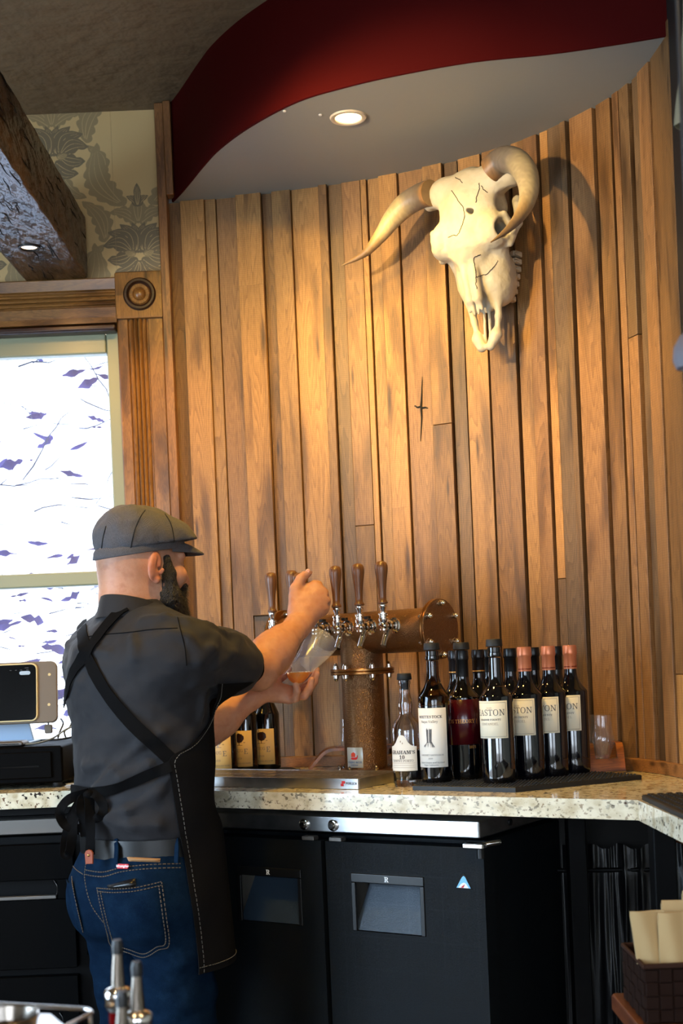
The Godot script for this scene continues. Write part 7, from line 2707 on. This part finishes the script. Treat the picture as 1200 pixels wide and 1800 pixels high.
func build_apron(man: Node3D, shirt: Field, jeans: Field) -> void:
	# hem line of the side edge as the photo shows it, from the armpit down
	var edge := [Vector2(384, 1212), Vector2(380, 1240), Vector2(365, 1275), Vector2(335, 1310), Vector2(298, 1334), Vector2(302, 1375), Vector2(312, 1440), Vector2(326, 1520), Vector2(340, 1610), Vector2(350, 1692)]
	var ap := Node3D.new()
	ap.name = "apron"
	ap.position = hip - man.position
	man.add_child(ap)
	var outer := []
	var inner := []
	var n := 60
	var nj := 40
	var eb := bez(edge, 8)
	var rad := func(deg: float, y: float) -> float:
		var an := deg_to_rad(deg)
		var dir := BB.x * sin(an) - BB.z * cos(an)
		var o := Vector3(hip.x, y, hip.z)
		var s := 0.27
		while s > 0.08 and minf(shirt.val(o + dir * s), jeans.val(o + dir * s)) > 0.005: s -= 0.002
		var down := clampf(hip.y + 0.12 - y, 0.0, 0.5)
		var hang := 0.160 + 0.035 * absf(sin(an)) + 0.06 * down
		if y < hip.y + 0.05: s = maxf(s, hang * (0.84 + 0.16 * absf(cos(an))))
		return s
	# radii on a fixed fan of bearings, evened out downwards, then cut along the hem
	var fan := []
	for i in n + 1:
		var y := hip.y + (1480.0 - lerpf(1208.0, 1692.0, float(i) / n)) / 775.0
		var row := PackedFloat32Array()
		for dg in range(-100, 204, 4): row.append(rad.call(float(dg), y))
		fan.append(row)
	for pass_no in 6:
		for i in range(1, n):
			for j in fan[i].size():
				fan[i][j] = (fan[i - 1][j] + fan[i][j] * 2.0 + fan[i + 1][j]) * 0.25
		for i in n + 1:
			for j in range(1, fan[i].size() - 1): fan[i][j] = (fan[i][j - 1] + fan[i][j] * 4.0 + fan[i][j + 1]) / 6.0
	var sample := func(i: int, dg: float) -> float:
		var k := clampf((dg + 100.0) / 4.0, 0.0, fan[i].size() - 1.001)
		return lerpf(fan[i][int(k)], fan[i][int(k) + 1], k - int(k))
	for i in n + 1:
		var py := lerpf(1208.0, 1692.0, float(i) / n)
		var y := hip.y + (1480.0 - py) / 775.0
		var best := 90.0
		var err := 1e9
		var dg := 60.0
		while dg < 200.0:
			var an := deg_to_rad(dg)
			var dir := BB.x * sin(an) - BB.z * cos(an)
			var r: float = sample.call(i, dg)
			var pr := project(Vector3(hip.x, y, hip.z) + dir * (r + 0.003))
			var px: float = edge[0].x
			for k in eb.size() - 1:
				if eb[k].y <= pr.y and eb[k + 1].y >= pr.y: px = lerpf(eb[k].x, eb[k + 1].x, (pr.y - eb[k].y) / maxf(eb[k + 1].y - eb[k].y, 0.001))
			if pr.y > edge[-1].y: px = edge[-1].x
			var e := absf(pr.x - px)
			if e < err:
				err = e
				best = dg
			dg += 0.5
		var ro := PackedVector3Array()
		var ri := PackedVector3Array()
		for j in nj + 1:
			var b2 := lerpf(best, -100.0, pow(float(j) / nj, 1.25))
			var an := deg_to_rad(b2)
			var dir := BB.x * sin(an) - BB.z * cos(an)
			var r: float = sample.call(i, b2)
			ro.append(Vector3(hip.x, y, hip.z) + dir * (r + 0.003))
			ri.append(Vector3(hip.x, y, hip.z) + dir * (r + 0.0008))
		outer.append(ro)
		inner.append(ri)
	var mb := MB.new()
	mb.grid(outer, false, false, true)
	mb.grid(inner)
	var st := []
	for i in n + 1: st.append(PackedVector3Array([outer[i][0], inner[i][0]]))
	mb.grid(st)
	mb.grid([outer[n], inner[n]], false, false, true)
	part(mb, "apron_cloth", M.apron, ap)
	# pale stitching inside the hem
	var sti := MB.new()
	var line := []
	for i in range(0, n + 1):
		var a: Vector3 = outer[i][0]
		var b: Vector3 = outer[i][1]
		var c: Vector3 = a.lerp(b, clampf(0.013 / maxf(a.distance_to(b), 0.002), 0.0, 2.5))
		line.append(c + Vector3(c.x - hip.x, 0, c.z - hip.z).normalized() * 0.0012)
	for i in line.size() - 1:
		var k := maxi(1, int(line[i].distance_to(line[i + 1]) / 0.0055))
		for j in k: sti.tube([line[i].lerp(line[i + 1], (j + 0.1) / k), line[i].lerp(line[i + 1], (j + 0.75) / k)], 0.0008, 4)
	for j in nj:
		var a: Vector3 = outer[n - 1][j] * 0.6 + outer[n - 2][j] * 0.4
		var b: Vector3 = outer[n - 1][j + 1] * 0.6 + outer[n - 2][j + 1] * 0.4
		var o := Vector3(a.x - hip.x, 0, a.z - hip.z).normalized() * 0.0012
		var k := maxi(1, int(a.distance_to(b) / 0.0055))
		for q in k: sti.tube([a.lerp(b, (q + 0.1) / k) + o, a.lerp(b, (q + 0.75) / k) + o], 0.0008, 4)
	part(sti, "stitching", M.stitch, ap).set_meta("kind", "stuff")
	# crossed shoulder straps
	part(strap_on(shirt, [[222, 1066], [203, 1080], [177, 1110], [147, 1153], [123, 1190], [111, 1243], [106, 1287], [107, 1330]], 0.027, 0.0022, 0.0062), "strap", M.strap, ap)
	part(strap_on(shirt, [[150, 1076], [143, 1100], [148, 1137], [163, 1177], [193, 1227], [233, 1273], [273, 1310], [300, 1335]], 0.030, 0.0022, 0.0035), "strap", M.strap, ap)
	# eyelet and waist tie
	var g := Vector3.ZERO
	var best := 1e9
	for r in outer:
		for p in r:
			var e := project(p).distance_to(Vector2(314, 1346))
			if e < best:
				best = e
				g = p
	var gd := (Vector3(g.x - hip.x, 0, g.z - hip.z).normalized() * 0.6 + Vector3(0, 0, 0.4)).normalized()
	mb = MB.new()
	mb.lathe(g + gd * 0.001, [Vector2(0.0085, 0), Vector2(0.0088, 0.0025), Vector2(0.0105, 0.0035), Vector2(0.0125, 0.0025), Vector2(0.0130, 0)], 28, axis_basis(gd))
	part(mb, "eyelet", M.brass, ap)
	var tie := strap_on(shirt, [[300, 1347], [262, 1362], [225, 1378], [190, 1390], [158, 1394]], 0.024, 0.002, 0.006)
	tie.join(strap_on(shirt, [[158, 1394], [136, 1390], [118, 1384]], 0.022, 0.002, 0.008))
	part(tie, "waist_tie", M.strap, ap)
	# bow with two loops and hanging ends
	var k0 := on(shirt, 157, 1395, 0.006)
	var dd := -k0.z - 0.012
	mb = MB.new()
	mb.ball(k0 + Vector3(0, 0, 0.012), Vector3(0.014, 0.011, 0.012))
	part(mb, "knot", M.strap, ap)
	for q in [[[156, 1394], [136, 1398], [115, 1410], [105, 1430], [114, 1450], [133, 1456], [152, 1454]], [[158, 1394], [170, 1398], [181, 1415], [180, 1430], [170, 1438], [160, 1432], [158, 1402]], [[150, 1396], [140, 1415], [130, 1440], [127, 1470], [121, 1500], [113, 1498], [117, 1468], [128, 1430], [150, 1398]], [[156, 1398], [157, 1425], [159, 1462], [158, 1502]], [[146, 1400], [141, 1420], [146, 1440], [150, 1470]]]:
		var pts := []
		var sides := []
		var m := bez(q.map(func(s): return Vector2(s[0], s[1])), 6)
		for i in m.size():
			var out := 0.010 * sin(PI * i / (m.size() - 1)) + 0.004
			pts.append(P(m[i].x, m[i].y, dd - out))
		for i in pts.size():
			var tg: Vector3 = (pts[mini(i + 1, pts.size() - 1)] - pts[maxi(i - 1, 0)]).normalized()
			var s := tg.cross(Vector3(0.25, 0.1, 1).normalized()).normalized()
			sides.append((s + Vector3(0, 0, 0.55 * sin(i * 0.35))).normalized())
		mb = MB.new()
		mb.ribbon(pts, sides, 0.021, 0.0018)
		part(mb, "bow_ribbon", M.strap, ap)
	mb = MB.new()
	var tb := P(157.5, 1506, dd - 0.008)
	mb.prism(PackedVector2Array([Vector2(-0.0085, -0.015), Vector2(0.0085, -0.015), Vector2(0.0095, 0.008), Vector2(0.006, 0.014), Vector2(0, 0.016), Vector2(-0.006, 0.014), Vector2(-0.0095, 0.008)]), tb, Basis(Vector3(0.98, 0.04, 0.2).normalized(), Vector3.UP, Vector3(-0.2, 0, 0.98)), 0.005, 0.001)
	var tab := part(mb, "leather_tab", M.leather, ap)
	mb = MB.new()
	mb.ball(tb + Vector3(-0.001, 0.004, 0.0055), Vector3(0.0028, 0.0028, 0.0012), Basis.IDENTITY, 12, 8)
	part(mb, "rivet", M.brass, tab)

func project(w: Vector3) -> Vector2:
	var x := w.x / -w.z
	var y := (w.y - EYE) / -w.z
	return Vector2(600.0 + F * (x * cos(ROLL) - y * sin(ROLL)), 1160.0 - F * (x * sin(ROLL) + y * cos(ROLL)))

func build_pint() -> void:
	var a := P(510.5, 1199, 3.272)
	var b := P(568, 1125, 3.355)
	var ax := (b - a).normalized()
	var bs := axis_basis(ax)
	var len := a.distance_to(b)
	var k := len / 0.152
	var gl := thing("pint_glass", "frosted tulip pint glass tilted in the hand with a little amber beer", "glass", a)
	var outer := [Vector2(0, 0.0), Vector2(0.0235, 0.0), Vector2(0.0262, 0.002), Vector2(0.0270, 0.008), Vector2(0.0272, 0.024), Vector2(0.0278, 0.045), Vector2(0.0298, 0.068), Vector2(0.0335, 0.090), Vector2(0.0372, 0.108), Vector2(0.0398, 0.126), Vector2(0.0408, 0.140), Vector2(0.0405, 0.152)]
	var mb := MB.new()
	var op := outer.map(func(q): return Vector2(q.x, q.y * k))
	mb.lathe(a, cut_prof(op, 0.040 * k, true), 44, bs)
	part(mb, "base", M.thin_glass, gl)
	mb = MB.new()
	mb.lathe(a, cut_prof(op, 0.040 * k, false), 44, bs)
	part(mb, "bowl", M.frosted_glass, gl)
	mb = MB.new()
	var lp := []
	for i in 45: lp.append(a + ax * len + (bs.x * cos(TAU * i / 44.0) + bs.z * sin(TAU * i / 44.0)) * 0.0402)
	mb.tube(lp, 0.0009, 6, false)
	part(mb, "rim", M.thin_glass, gl)
	# beer with a level surface
	var f := Field.new(a - Vector3(0.05, 0.045, 0.05), a + ax * 0.08 + Vector3(0.05, 0.04, 0.05), 0.0018)
	f.cap(a + ax * 0.032, a + ax * 0.09, 0.0262, 0.031, 0.0)
	f.plane(a + ax * 0.0075, -ax)
	f.plane(P(522, 1182, 3.28), Vector3.UP)
	var be := single(f.nets(), "beer", M.beer, "amber beer lying level in the bottom of the tilted glass", "drink", a)
	mb = MB.new()
	for i in 90:
		var an := rng.randf() * TAU
		var p := P(522, 1182, 3.28)
		var ctr := a + ax * ((p.y - a.y) / ax.y)
		ctr.y = p.y
		var rr := sqrt(rng.randf()) * 0.026 if i < 30 else rng.randf_range(0.0225, 0.0265)
		mb.ball(ctr + Vector3(cos(an) * rr * 1.1, 0.0006, sin(an) * rr), Vector3.ONE * rng.randf_range(0.0008, 0.0018), Basis.IDENTITY, 6, 4)
	part(mb, "foam", M.label_cream, be).set_meta("kind", "stuff")
